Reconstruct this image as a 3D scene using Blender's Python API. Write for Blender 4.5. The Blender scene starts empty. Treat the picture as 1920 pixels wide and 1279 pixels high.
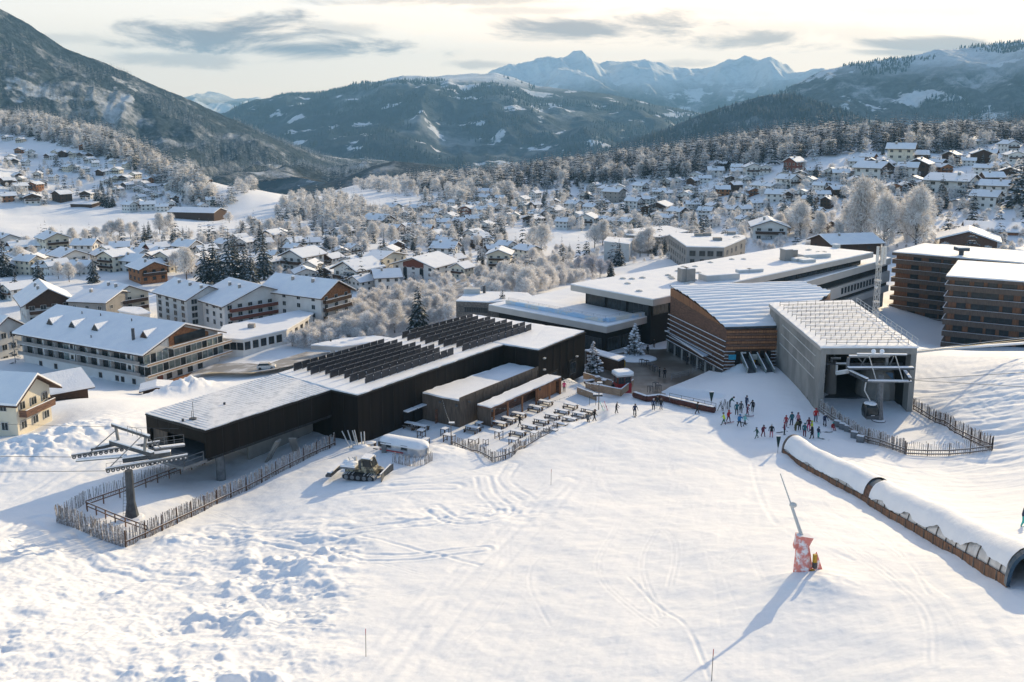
import bpy, bmesh, math, random
import numpy as np
from mathutils import Vector, Matrix
R = math.radians
random.seed(7); rng = np.random.default_rng(7)
scene = bpy.context.scene
col = scene.collection

# ------------------------------------------------------------------ camera
CAMZ = 60.0
F, PPY, PITCH = 1600.0, 505.0, R(9.575)
cam_d = bpy.data.cameras.new('camera'); cam = bpy.data.objects.new('camera', cam_d); col.objects.link(cam)
scene.camera = cam
cam.location = (0, 0, CAMZ); cam.rotation_euler = (R(90) - PITCH, 0, 0)
cam_d.sensor_fit = 'HORIZONTAL'; cam_d.sensor_width = 36; cam_d.lens = 36 * F / 1920
cam_d.shift_y = -(639.5 - PPY) / 1920
cam_d.clip_start = 0.5; cam_d.clip_end = 40000

# ------------------------------------------------------------------ light
SUN_AZ, SUN_EL = R(37), R(18)
sd = Vector((math.sin(SUN_AZ) * math.cos(SUN_EL), math.cos(SUN_AZ) * math.cos(SUN_EL), math.sin(SUN_EL)))
sl = bpy.data.lights.new('sun', 'SUN'); so = bpy.data.objects.new('sun', sl); col.objects.link(so)
sl.energy = 4.3; sl.angle = R(0.6); sl.color = (1.0, 0.785, 0.475)
so.rotation_euler = (-sd).to_track_quat('-Z', 'Y').to_euler(); so.location = (0, 0, 200)
scene.view_settings.view_transform = 'Standard'; scene.view_settings.look = 'None'
scene.view_settings.gamma = 1; scene.view_settings.exposure = 0.66
scene.cycles.volume_bounces = 0; scene.cycles.max_bounces = 5; scene.cycles.diffuse_bounces = 3
scene.cycles.volume_step_rate = 4; scene.cycles.transparent_max_bounces = 8
scene.cycles.sample_clamp_indirect = 4

class NT:
    def __init__(s, tree): s.t = tree; s.n = tree.nodes; s.l = tree.links
    def new(s, t, **k):
        n = s.n.new(t)
        for a, b in k.items(): setattr(n, a, b)
        return n
    def set(s, sock, v):
        if hasattr(v, 'is_output'): s.l.new(v, sock)
        else: sock.default_value = v
    def math(s, op, a, b=0.0, c=0.0, clamp=False):
        n = s.new('ShaderNodeMath', operation=op); n.use_clamp = clamp
        s.set(n.inputs[0], a); s.set(n.inputs[1], b); s.set(n.inputs[2], c); return n.outputs[0]
    def mix(s, f, a, b):
        n = s.new('ShaderNodeMix', data_type='RGBA'); s.set(n.inputs[0], f)
        s.set(n.inputs[6], a if hasattr(a, 'is_output') else (*a, 1)); s.set(n.inputs[7], b if hasattr(b, 'is_output') else (*b, 1)); return n.outputs[2]
    def noise(s, vec, scale, detail=4, rough=.55, dist=0):
        n = s.new('ShaderNodeTexNoise'); s.set(n.inputs['Vector'], vec); n.inputs['Scale'].default_value = scale
        n.inputs['Detail'].default_value = detail; n.inputs['Roughness'].default_value = rough; n.inputs['Distortion'].default_value = dist
        return n.outputs[0]
    def ss(s, v, a, b):
        n = s.new('ShaderNodeMapRange', interpolation_type='SMOOTHSTEP'); s.set(n.inputs[0], v)
        n.inputs[1].default_value = a; n.inputs[2].default_value = b; return n.outputs[0]
    def mapping(s, vec, sc=(1, 1, 1), rot=(0, 0, 0)):
        n = s.new('ShaderNodeMapping'); s.set(n.inputs[0], vec); n.inputs[3].default_value = sc; n.inputs[2].default_value = rot
        return n.outputs[0]

world = bpy.data.worlds.new('World'); scene.world = world; world.use_nodes = True
w = NT(world.node_tree); w.n.clear()
out = w.new('ShaderNodeOutputWorld'); bg = w.new('ShaderNodeBackground')
sky = w.new('ShaderNodeTexSky', sky_type='NISHITA'); sky.sun_disc = False
sky.sun_elevation = SUN_EL; sky.sun_rotation = SUN_AZ; sky.altitude = 1100; sky.air_density = 1.0; sky.dust_density = 1.2; sky.ozone_density = 1.2
tc = w.new('ShaderNodeTexCoord'); sx = w.new('ShaderNodeSeparateXYZ'); w.l.new(tc.outputs['Generated'], sx.inputs[0])
yy = w.math('MAXIMUM', sx.outputs[1], 0.05)
az = w.math('DIVIDE', sx.outputs[0], yy); el = w.math('DIVIDE', sx.outputs[2], yy)
cx = w.new('ShaderNodeCombineXYZ'); w.l.new(az, cx.inputs[0]); w.l.new(el, cx.inputs[1])
nv = w.noise(w.mapping(cx.outputs[0], (7, 26, 1)), 1.0, 8, .66, .5)
nv2 = w.noise(w.mapping(cx.outputs[0], (2.2, 11, 1)), 1.0, 6, .6, .2)
# high thin veil of cloud lit from behind by the sun
glow = w.new('ShaderNodeVectorMath', operation='DOT_PRODUCT'); w.l.new(tc.outputs['Generated'], glow.inputs[0]); glow.inputs[1].default_value = sd
gl = w.math('POWER', w.math('MAXIMUM', glow.outputs['Value'], 0.0), 5.0)
veil = w.mix(w.math('MULTIPLY', gl, 1.0, clamp=True), (9.6, 7.5, 5.5), (13.0, 9.8, 6.9))
veilf = w.ss(w.math('ADD', nv2, w.math('MULTIPLY', gl, .35)), .22, .62)
lowf = w.math('SUBTRACT', 1.0, w.ss(el, .06, .30))
veilf = w.math('MAXIMUM', veilf, w.math('MULTIPLY', lowf, .95))
veilf = w.math('MULTIPLY', veilf, .93)
upper = w.ss(sx.outputs[2], .22, .5); front = w.ss(sx.outputs[1], .0, .45)
veilf = w.math('MULTIPLY', w.math('MULTIPLY', veilf, front), w.math('SUBTRACT', 1.0, w.math('MULTIPLY', upper, .85)))
base = w.mix(veilf, sky.outputs[0], veil)
# grey-blue cloud banks: ellipses in direction space with a noisy edge
def cloudbank(ax, ay, rx, ry, k=1.0):
    dx = w.math('DIVIDE', w.math('SUBTRACT', az, ax), rx); dy = w.math('DIVIDE', w.math('SUBTRACT', el, ay), ry)
    d = w.math('SQRT', w.math('ADD', w.math('MULTIPLY', dx, dx), w.math('MULTIPLY', dy, dy)))
    v = w.math('SUBTRACT', w.math('ADD', 1.15, w.math('MULTIPLY', w.math('SUBTRACT', nv, .5), 4.2)), d)
    return w.math('MULTIPLY', w.ss(v, -.1, .9), k)
def dirpx(px, py):
    yc = (PPY - py) / F; Yd = math.cos(PITCH) + yc * math.sin(PITCH); return (px - 960) / F / Yd, (yc * math.cos(PITCH) - math.sin(PITCH)) / Yd
cm = None
for px, py, rx, ry, k in [(400, 66, 210, 34, 1), (560, 92, 220, 18, 1), (340, 110, 190, 14, .5), (1110, 54, 170, 26, .9), (1430, 76, 120, 17, .8), (1760, 82, 130, 14, .85), (1700, 100, 90, 8, .7),
                          (860, 2, 220, 10, .5), (900, 122, 70, 8, .5), (1270, 120, 80, 9, .4), (1010, 20, 150, 9, .35), (620, 55, 90, 16, .4), (1500, 60, 260, 18, .22), (100, 70, 160, 12, .3), (1650,20,300,12,.15)]:
    a_, e_ = dirpx(px, py); c_ = cloudbank(a_, e_, rx / F, ry / F, k)
    cm = c_ if cm is None else w.math('MAXIMUM', cm, c_)
ccol = w.mix(w.math('MULTIPLY', gl, 1.0, clamp=True), (1.9, 1.6, 1.6), (3.9, 3.1, 2.5))
fin = w.mix(cm, base, ccol)
w.l.new(fin, bg.inputs[0]); bg.inputs[1].default_value = 0.15
w.l.new(bg.outputs[0], out.inputs[0])

# ------------------------------------------------------------------ pixel rays to world
def ray(px, py):
    yc = (PPY - py) / F
    return np.array([(px - 960) / F, math.cos(PITCH) + yc * math.sin(PITCH), yc * math.cos(PITCH) - math.sin(PITCH)])
def P(px, py, D):                     # the point D metres below the camera on the ray
    d = ray(px, py); t = D / -d[2]; return Vector((d[0] * t, d[1] * t, CAMZ - D))
def PY(px, py, Y):                    # the point at ground distance Y
    d = ray(px, py); t = Y / d[1]; return Vector((d[0] * t, Y, CAMZ + d[2] * t))

# ------------------------------------------------------------------ noise
def _hash(ix, iy, s):
    h = (ix * 374761393 + iy * 668265263 + s * 982451653) & 0xffffffff
    h = ((h ^ (h >> 13)) * 1274126177) & 0xffffffff
    return ((h ^ (h >> 16)) & 0xffff) / 65535.0
def vnoise(x, y, s=0):
    xi = np.floor(x).astype(np.int64); yi = np.floor(y).astype(np.int64); xf = x - xi; yf = y - yi
    xf = xf * xf * (3 - 2 * xf); yf = yf * yf * (3 - 2 * yf)
    a = _hash(xi, yi, s); b = _hash(xi + 1, yi, s); c = _hash(xi, yi + 1, s); d = _hash(xi + 1, yi + 1, s)
    return (a + (b - a) * xf) * (1 - yf) + (c + (d - c) * xf) * yf
def fbm(x, y, o=4, s=0, g=.5):
    v = 0; a = 1; t = 0
    for i in range(o):
        v = v + a * (vnoise(x, y, s + i * 17) - .5); t += a; a *= g; x = x * 2.03 + 5.1; y = y * 2.03 + 1.7
    return v / t * 2
def ridged(x, y, o=4, s=0):
    v = 0; a = 1; t = 0
    for i in range(o):
        v = v + a * (1 - np.abs(2 * vnoise(x, y, s + i * 13) - 1)); t += a; a *= .5; x = x * 2.1 + 3.3; y = y * 2.1 + 8.1
    return v / t
def sstep(v, a, b):
    t = np.clip((v - a) / (b - a), 0, 1); return t * t * (3 - 2 * t)

# ------------------------------------------------------------------ terrain
CT = [(960,1279,33),(300,1279,35),(-100,1279,36),(1500,1279,29.5),(2050,1279,24),(1905,1095,26.5),(1500,1080,31),(1200,1050,36),(900,1050,38.5),(600,1050,40.3),
 (300,1100,41),(0,1050,41.5),(1475,850,42.2),(1560,905,39.2),(1700,985,33.6),(1800,1040,30),(1200,900,41.3),(900,950,41.3),(640,900,43.5),(247,970,43.6),(235,1022,43.2),
 (107,975,43.7),(0,950,44.2),(415,903,45.6),(620,838,44.4),(0,850,45.2),(150,830,45.4),(150,765,46.6),(-200,900,46),(60,815,46.8),(240,752,48),(560,790,45),
 (672,826,44.2),(850,835,44),(925,862,43.4),(1100,790,44),(1160,775,43.6),(1300,772,43.3),(1400,800,43.2),(1530,790,43),(1648,790,43.3),(1712,770,43.3),(1650,700,43.3),
 (1860,845,40.2),(2000,840,36),(1900,680,38),(2100,690,34),(1460,712,42.8),(1380,725,43),(1150,725,46),(1200,690,46.2),(1200,650,46.4),(1290,690,46.2),(1290,650,46.4),(1000,660,46.5),(1120,640,46.5),
 (500,697,57.6),(600,655,59.5),(400,712,59),(280,735,61),(50,690,62),(150,705,62),(-200,690,62),(660,600,60.5),(800,600,58),(700,560,60.5),(900,555,54),(1050,560,50),(1250,590,48),(1500,560,50.5),
 (1600,580,52.5),(1700,615,57),(1760,645,57),(1900,600,58),(2100,600,58),(1770,664,42.5),(1650,640,47),
 (300,540,61.5),(0,560,61.5),(-200,540,62),(500,490,61.5),(800,470,60.5),(1000,480,60),(1100,520,57),(1300,480,55.5),(1400,440,54),(1600,460,51),(1800,440,47),(1950,480,50),(2150,480,48),
 (0,430,60.5),(300,415,60),(-200,420,60),(560,368,61.5),(470,352,52.5),(650,385,62),(700,372,61),(950,400,60.5),(1050,440,59.5),(1200,400,56.5),(1300,360,47),(1450,330,34),(1600,312,27),(1500,400,47),(1700,400,44),
 (1850,345,34),(1700,298,23),(1900,290,20),(1870,268,13.5),(1600,275,15.5),(1400,282,20.5),(1200,305,34),(1000,322,50),(850,340,62),(700,345,80),(1100,360,53),(2100,300,20),(2200,400,42),
 (0,390,58),(200,388,58.5),(400,392,59),(0,345,45),(150,338,46),(300,352,52.5),(0,265,16.5),(100,232,2),(250,290,27),(350,330,42),(-200,240,0),(-200,330,35)]
CX = []
def _add(x, y, h): CX.append((x / y, math.log(y), h))
for px, py, D in CT:
    p = P(px, py, D) if D > 4 else PY(px, py, 1250); _add(p.x, p.y, p.z)
for px, py, yy_ in [(0,226,1150),(100,238,1150),(200,266,1050),(300,318,900),(350,345,880),(410,385,850),(440,372,780),(1300,286,850),(1500,258,820),(1700,252,830),(1900,250,850),(2100,250,850)]:
    p = PY(px, py, yy_); _add(p.x, p.y, p.z)
for px, yy_, D in [(100,1350,60),(200,1250,80),(300,1060,95),(350,1020,100),(410,970,105),(470,930,88),(560,1080,100)]: _add((px - 960) / 1600 * .985 * yy_, yy_, CAMZ - D)
for u in (-1., -.6, -.3, 0, .3, .6, 1.):
    _add(u * 12, 12, CAMZ - 14 - 6 * max(0, .2 - u)); _add(u * 1900, 1900, CAMZ - 230); _add(u * 3200, 3200, CAMZ - 420)
_add(-.43 * 1700, 1700, CAMZ - 130); _add(-.33 * 1450, 1450, CAMZ - 120); _add(-.24 * 1200, 1200, CAMZ - 100); _add(-.55 * 1800, 1800, CAMZ - 90); _add(-.12 * 1200, 1200, CAMZ - 95); _add(.35 * 1300, 1300, CAMZ - 75); _add(.6 * 1300, 1300, CAMZ - 60); _add(.9 * 1300, 1300, CAMZ - 60); _add(.1 * 1300, 1300, CAMZ - 95); _add(.5 * 1600, 1600, CAMZ - 150); _add(.2 * 1600, 1600, CAMZ - 170)
CX = np.array(CX)
SCL = np.array([1.0, .45])
def _tps(d2): return .5 * d2 * np.log(d2 + 1e-9)
def _fit():
    X = CX[:, :2] * SCL; n = len(X)
    d2 = ((X[:, None] - X[None]) ** 2).sum(-1); K = _tps(d2) + np.eye(n) * 2e-4
    A = np.zeros((n + 3, n + 3)); A[:n, :n] = K; A[:n, n] = 1; A[:n, n + 1:] = X; A[n:, :n] = A[:n, n:].T
    return X, np.linalg.solve(A, np.concatenate([CX[:, 2], np.zeros(3)]))
TX, TW = _fit()
FLATS = []   # (world polygon, z, margin)
def polydist(x, y, poly):
    inside = np.zeros(x.shape, bool); dm = np.full(x.shape, 1e9); n = len(poly)
    for i in range(n):
        ax, ay = poly[i]; bx, by = poly[(i + 1) % n]
        ex, ey = bx - ax, by - ay; t = np.clip(((x - ax) * ex + (y - ay) * ey) / (ex * ex + ey * ey + 1e-12), 0, 1)
        dm = np.minimum(dm, np.hypot(x - ax - t * ex, y - ay - t * ey))
        c = ((ay > y) != (by > y)) & (x < (bx - ax) * (y - ay) / (by - ay + 1e-12) + ax); inside ^= c
    return np.where(inside, -dm, dm)
def H(x, y):
    x = np.atleast_1d(np.asarray(x, float)); y = np.atleast_1d(np.asarray(y, float)); sh = x.shape
    x = x.ravel(); y = y.ravel(); o = np.empty(len(x))
    for i in range(0, len(x), 40000):
        xs, ys = x[i:i + 40000], np.maximum(y[i:i + 40000], 5); q = np.stack([xs / ys, np.log(ys)], -1) * SCL
        d2 = ((q[:, None] - TX[None]) ** 2).sum(-1)
        h = _tps(d2) @ TW[:len(TX)] + TW[len(TX)] + q @ TW[len(TX) + 1:]
        for poly, z, m in FLATS:
            d = polydist(xs, ys, poly); h = h + (z - h) * (1 - sstep(d, 0, m))
        o[i:i + 40000] = h
    return o.reshape(sh)
def h1(x, y): return float(H([x], [y])[0])
TT = np.geomspace(25, 2600, 260)
def G(px, py, lift=0.0):              # where the ray meets the ground
    d = ray(px, py); k = d / d[1]
    g = CAMZ + k[2] * TT - H(k[0] * TT, TT)
    i = np.argmax(g < 0)
    if g[i] >= 0: i = len(TT) - 1
    a, b = TT[max(i - 1, 0)], TT[i]; t = np.linspace(a, b, 24); g = CAMZ + k[2] * t - H(k[0] * t, t); j = np.argmax(g < 0)
    j = j if g[j] < 0 else 23; j0 = max(j - 1, 0); den = g[j0] - g[j]
    y = t[j0] + (t[j] - t[j0]) * (g[j0] / den if abs(den) > 1e-9 else 0)
    return Vector((k[0] * y, y, CAMZ + k[2] * y + lift))
def flat(pts, D, m):
    FLATS.append(([tuple(P(a, b, D)[:2]) for a, b in pts], CAMZ - D, m))
flat([(1010,700),(1130,742),(1180,742),(1345,775),(1238,735),(1345,690),(1262,650),(1250,610),(1010,620)], 46.2, 1.5)      # square
flat([(700,838),(850,838),(925,862),(1010,835),(1120,790),(1130,745),(1050,700),(700,800)], 44.6, 1.8)                      # terrace
flat([(1532,768),(1715,768),(1740,790),(1700,830),(1600,822)], 43.3, 4)

# ------------------------------------------------------------------ mesh helpers
def mesh_np(name, V, Fq, mats, smooth=False, midx=None):
    me = bpy.data.meshes.new(name); V = np.asarray(V, np.float32); Fq = np.asarray(Fq, np.int32); k = Fq.shape[1]
    me.vertices.add(len(V)); me.vertices.foreach_set('co', V.ravel()); me.loops.add(Fq.size); me.loops.foreach_set('vertex_index', Fq.ravel())
    me.polygons.add(len(Fq)); me.polygons.foreach_set('loop_start', np.arange(len(Fq), dtype=np.int32) * k)
    if midx is not None: me.polygons.foreach_set('material_index', np.asarray(midx, np.int32))
    if smooth: me.polygons.foreach_set('use_smooth', np.ones(len(Fq), bool))
    me.update(calc_edges=True)
    for m in (mats if isinstance(mats, (list, tuple)) else [mats]): me.materials.append(m)
    return me
def link(name, me, parent=None, loc=(0, 0, 0), rz=0):
    o = bpy.data.objects.new(name, me); col.objects.link(o); o.location = loc; o.rotation_euler = (0, 0, rz)
    if parent is not None: o.parent = parent
    return o
def tag(o, label=None, cat=None, group=None, kind=None):
    if label: o['label'] = label
    if cat: o['category'] = cat
    if group: o['group'] = group
    if kind: o['kind'] = kind
    return o
def thing(name, label, cat, loc=(0, 0, 0), rz=0, group=None):
    return tag(link(name, None, None, loc, rz), label, cat, group)
def copy_tree(o, parent=None):
    c = o.copy(); col.objects.link(c)
    if parent is not None: c.parent = parent
    for ch in KIDS.get(o.name, []): copy_tree(ch, c)
    return c
KIDS = {}
def remember(o):
    ks = [c for c in o.children]
    KIDS[o.name] = ks
    for c in ks: remember(c)
class MB:
    def __init__(s): s.v = []; s.f = []; s.m = []
    def add(s, vs, fs, m=0):
        b = len(s.v); s.v += [tuple(v) for v in vs]; s.f += [tuple(b + i for i in f) for f in fs]; s.m += [m] * len(fs); return s
    def box(s, c, size, rz=0, m=0, taper=1.0, rot=None):
        x, y, z = (a / 2 for a in size); M = rot or Matrix.Rotation(rz, 3, 'Z'); c = Vector(c)
        vs = [c + M @ Vector((i * x * (taper if k > 0 else 1), j * y * (taper if k > 0 else 1), k * z)) for k in (-1, 1) for j in (-1, 1) for i in (-1, 1)]
        return s.add(vs, [(0, 2, 3, 1), (4, 5, 7, 6), (0, 1, 5, 4), (1, 3, 7, 5), (3, 2, 6, 7), (2, 0, 4, 6)], m)
    def beam(s, a, b, w_, h_, m=0):              # box between two points
        a = Vector(a); b = Vector(b); d = b - a; L = d.length
        if L < 1e-6: return s
        q = d.to_track_quat('X', 'Z').to_matrix(); return s.box((a + b) / 2, (L, w_, h_), m=m, rot=q)
    def tube(s, a, b, r0, r1=None, n=6, m=0, cap=True):
        a = Vector(a); b = Vector(b); r1 = r0 if r1 is None else r1; q = (b - a).to_track_quat('Z', 'Y').to_matrix()
        vs = [a + q @ Vector((r0 * math.cos(2 * math.pi * i / n), r0 * math.sin(2 * math.pi * i / n), 0)) for i in range(n)]
        vs += [b + q @ Vector((r1 * math.cos(2 * math.pi * i / n), r1 * math.sin(2 * math.pi * i / n), 0)) for i in range(n)]
        fs = [(i, (i + 1) % n, n + (i + 1) % n, n + i) for i in range(n)]
        if cap: fs += [tuple(range(n - 1, -1, -1)), tuple(range(n, 2 * n))]
        return s.add(vs, fs, m)
    def prism(s, pts, z0, z1, m=0, top=None):
        n = len(pts); a = sum(pts[i][0] * pts[(i + 1) % n][1] - pts[(i + 1) % n][0] * pts[i][1] for i in range(n))
        if a < 0: pts = pts[::-1]; top = None if top is None else top[::-1]
        tz = [z1] * n if top is None else top
        vs = [(p[0], p[1], z0) for p in pts] + [(p[0], p[1], tz[i]) for i, p in enumerate(pts)]
        return s.add(vs, [tuple(range(n - 1, -1, -1)), tuple(range(n, 2 * n))] + [(i, (i + 1) % n, n + (i + 1) % n, n + i) for i in range(n)], m)
    def ell(s, c, r, n=10, k=6, m=0, z0=-1.0):
        vs = []; c = Vector(c)
        for j in range(k + 1):
            ph = math.asin(z0) + (math.pi / 2 - math.asin(z0)) * j / k
            for i in range(n): vs.append((c.x + r[0] * math.cos(ph) * math.cos(2 * math.pi * i / n), c.y + r[1] * math.cos(ph) * math.sin(2 * math.pi * i / n), c.z + r[2] * math.sin(ph)))
        return s.add(vs, [(j * n + i, j * n + (i + 1) % n, (j + 1) * n + (i + 1) % n, (j + 1) * n + i) for j in range(k) for i in range(n)] + [tuple(range(n - 1, -1, -1))], m)
    def mesh(s, name, mats, smooth=False, off=None):
        me = bpy.data.meshes.new(name); v = s.v if off is None else [(a[0] - off[0], a[1] - off[1], a[2] - off[2]) for a in s.v]
        me.from_pydata(v, [], s.f); me.polygons.foreach_set('material_index', s.m)
        if smooth: me.polygons.foreach_set('use_smooth', [True] * len(s.f))
        for mm in (mats if isinstance(mats, (list, tuple)) else [mats]): me.materials.append(mm)
        me.update(); return me
    def part(s, name, mats, parent=None, smooth=False, label=None, world=True):
        off = None
        if parent is not None and world:
            p = parent; t = Vector((0, 0, 0))
            while p is not None: t += p.location; p = p.parent
            off = t
        o = link(name, s.mesh(name, mats, smooth, off), parent)
        if label: o['label'] = label
        return o

# ------------------------------------------------------------------ materials
def mat(name, c, rough=.8, c2=None, scale=3, lo=.35, hi=.65, bump=0, bscale=None, metal=0, stretch=None, coord='Object', spec=.3, dist=.05, detail=4):
    m = bpy.data.materials.new(name); m.use_nodes = True; t = NT(m.node_tree); b = t.n['Principled BSDF']
    b.inputs['Roughness'].default_value = rough; b.inputs['Metallic'].default_value = metal; b.inputs['Specular IOR Level'].default_value = spec
    tcn = t.new('ShaderNodeTexCoord').outputs[coord]
    if stretch: tcn = t.mapping(tcn, stretch)
    if c2 is None: c2 = tuple(x * .8 for x in c)
    f = t.ss(t.noise(tcn, scale, detail), lo, hi); t.l.new(t.mix(f, c, c2), b.inputs['Base Color'])
    if bump:
        bn = t.new('ShaderNodeBump'); bn.inputs['Strength'].default_value = bump; bn.inputs['Distance'].default_value = dist
        t.l.new(t.noise(tcn, bscale or scale * 4, 5), bn.inputs['Height']); t.l.new(bn.outputs[0], b.inputs['Normal'])
    return m
def snowy(name, dark, dark2, snow=(.86, .87, .9), a=.15, b=.6, scale=1.2, amt=.35, rough=.85, trans=0.0):     # snow lies on whatever faces up
    m = bpy.data.materials.new(name); m.use_nodes = True; t = NT(m.node_tree); p = t.n['Principled BSDF']; p.inputs['Roughness'].default_value = rough
    p.inputs['Specular IOR Level'].default_value = .2
    g = t.new('ShaderNodeNewGeometry'); sp = t.new('ShaderNodeSeparateXYZ'); t.l.new(g.outputs['True Normal'], sp.inputs[0])
    nz = t.math('ABSOLUTE', sp.outputs[2]); tcn = t.new('ShaderNodeTexCoord').outputs['Object']; n = t.noise(tcn, scale, 3)
    f = t.ss(t.math('ADD', nz, t.math('MULTIPLY', t.math('SUBTRACT', n, .5), amt * 3)), a, b)
    oi = t.new('ShaderNodeObjectInfo').outputs['Random']
    dk = t.mix(oi, dark, dark2)
    c = t.mix(f, dk, snow); t.l.new(c, p.inputs['Base Color'])
    if trans:
        tl = t.new('ShaderNodeBsdfTranslucent'); t.l.new(c, tl.inputs[0]); ms = t.new('ShaderNodeMixShader'); ms.inputs[0].default_value = trans
        t.l.new(p.outputs[0], ms.inputs[1]); t.l.new(tl.outputs[0], ms.inputs[2]); t.l.new(ms.outputs[0], t.n['Material Output'].inputs[0])
    return m
M = {}
M['snow'] = mat('snow_layer', (.86, .87, .89), .7, (.80, .82, .86), .35, bump=.35, bscale=2.5, dist=.15)
def seam_snow():
    m = mat('snow_over_seams', (.84, .85, .87), .7, (.76, .78, .82), .5, bump=.25, bscale=3, dist=.1); return m
M['snow2'] = mat('thin_snow', (.80, .80, .81), .75, (.60, .61, .63), .9, .45, .7, bump=.4, bscale=4, dist=.1)
M['black'] = mat('black_metal_cladding', (.010, .008, .007), .6, (.016, .012, .010), .4, stretch=(3, 3, .05), spec=.12)
M['blackin'] = mat('recess_shade_black', (.012, .012, .013), .9)  # near-black; puts the shade of interiors and recesses into the colour
M['glass'] = mat('dark_glass', (.016, .02, .022), .2, (.035, .042, .045), .6, spec=.35)
M['glassg'] = mat('greenish_glass', (.26, .31, .29), .15, (.12, .15, .15), .5, spec=.8)
M['wood'] = mat('brown_boards', (.22, .115, .075), .8, (.085, .05, .04), 1.2, stretch=(1, 1, 9), bump=.5, bscale=6)
M['woodv'] = mat('grey_board_cladding', (.14, .11, .088), .85, (.075, .06, .05), 2, stretch=(5, 5, .3), bump=.5, bscale=5)
M['woodo'] = mat('orange_brown_boards', (.36, .165, .075), .7, (.20, .09, .05), 1.5, stretch=(4, 4, .25), bump=.4, bscale=5)
M['woodl'] = mat('pale_timber', (.42, .29, .19), .75, (.30, .20, .13), 2, stretch=(1, 1, 6))
M['woodg'] = mat('weathered_grey_timber', (.20, .17, .145), .85, (.11, .09, .08), 3)
M['picket'] = snowy('frosted_pickets', (.26, .23, .21), (.20, .18, .17), (.80, .82, .86), -.2, .75, 5, .7)
M['rail'] = mat('reddish_rail', (.22, .115, .07), .8, (.13, .08, .055), 4)
M['conc'] = mat('board_marked_concrete', (.30, .29, .27), .85, (.20, .195, .185), .35, stretch=(1, 1, .5), bump=.2, bscale=6)
M['beige'] = mat('beige_metal_fascia', (.46, .42, .385), .55, (.42, .385, .355), .3)
M['grey'] = mat('grey_steel', (.20, .21, .22), .5, (.14, .15, .16), 2, metal=.3)
M['dgrey'] = mat('dark_grey_steel', (.07, .08, .09), .5, (.045, .05, .06), 2)
M['white'] = mat('white_render', (.72, .70, .67), .85, (.64, .62, .59), .3)
M['cream'] = mat('cream_render', (.70, .64, .52), .85, (.62, .56, .45), .3)
M['whited'] = mat('grey_white_render', (.55, .55, .54), .85, (.47, .47, .46), .3)
M['greyb'] = mat('grey_render', (.30, .28, .26), .85, (.25, .235, .22), .3)
M['yellow'] = mat('yellow_render', (.62, .50, .30), .85, (.54, .43, .25), .3)
M['brown'] = mat('dark_brown_timber', (.085, .045, .028), .8, (.05, .028, .02), 1.5, stretch=(1, 1, 6))
M['red'] = mat('red_brown_timber', (.22, .07, .045), .8, (.14, .045, .03), 1.5, stretch=(1, 1, 5))
M['orange'] = mat('orange_timber', (.36, .16, .07), .8, (.22, .095, .045), 1.5)
M['wframe'] = mat('white_frame', (.62, .61, .59), .6)
M['solar'] = mat('solar_cells', (.014, .018, .028), .35, (.022, .028, .04), 2, spec=.35)
M['solarf'] = mat('panel_frame', (.16, .17, .19), .5)
M['paving'] = mat('wet_paving', (.13, .105, .085), .3, (.30, .27, .24), .22, .40, .75, bump=.15, bscale=8, spec=.5)
M['road'] = mat('slushy_road', (.28, .265, .25), .7, (.55, .55, .56), .25, .45, .65, bump=.2)
M['silver'] = mat('brushed_aluminium', (.55, .57, .60), .3, (.45, .47, .5), 2, metal=.6)
M['redp'] = mat('red_paint', (.42, .03, .035), .5)
M['padr'] = mat('red_brown_padding', (.13, .04, .028), .7, (.08, .028, .022), 1.5)
M['net'] = snowy('red_padding_under_frost', (.74, .30, .25), (.68, .22, .18), (.86, .82, .82), .0, .65, 2.4, 1.0)
M['yel'] = mat('yellow_pad', (.50, .30, .03), .6)
M['blue'] = mat('blue_cover', (.035, .075, .115), .4, (.02, .05, .08), 2, spec=.5)
M['bluesign'] = mat('blue_sign', (.03, .28, .42), .5)
M['pool'] = mat('pale_blue_cover', (.38, .55, .72), .6, (.62, .60, .55), .35, .45, .6)
M['skirt'] = mat('weathered_skirt_boards', (.27, .135, .07), .8, (.13, .075, .05), 1.3, stretch=(3, 3, .5), bump=.4, bscale=4)
M['band'] = mat('grey_brown_balcony_boards', (.16, .115, .088), .85, (.10, .072, .056), 2, stretch=(4, 4, .4), bump=.3, bscale=5)
M['resw'] = mat('reddish_brown_larch', (.27, .125, .06), .75, (.15, .075, .045), 1.5, stretch=(4, 4, .25), bump=.4, bscale=5)
M['joint'] = mat('dark_joint', (.022, .019, .017), .6)
M['sign'] = mat('dark_green_pennant', (.015, .04, .035), .6)
M['khaki'] = mat('camouflage_cab', (.32, .30, .22), .6, (.07, .065, .05), 1.8, .44, .52, spec=.4)
M['rubber'] = mat('black_rubber', (.02, .02, .022), .8)
M['barkd'] = mat('dark_bark', (.07, .055, .045), .9, (.12, .1, .09), 3)
M['pale'] = mat('frosted_window_lights', (.5, .5, .47), .6)
M['skin'] = mat('skin', (.45, .27, .2), .6)
M['plasticp'] = mat('clear_hood_panels', (.46, .46, .46), .3, (.62, .62, .62), .8, .4, .6, spec=.5)
M['awning'] = mat('blue_white_awning', (.42, .5, .6), .6)
M['yelb'] = mat('yellow_light_wall', (.8, .62, .28), .6)
M['pine'] = snowy('snowy_spruce_needles', (.022, .032, .030), (.012, .019, .019), (.84, .86, .90), .66, 1.04, 1.5, .36)
M['pinef'] = snowy('frosted_spruce_needles', (.20, .20, .19), (.08, .088, .085), (.86, .85, .84), .45, .95, 1.0, .4, trans=.1)
M['frost'] = snowy('frosted_twigs', (.72, .68, .65), (.42, .40, .39), (.94, .93, .92), .05, .65, 1.0, .35, trans=.34)
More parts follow.
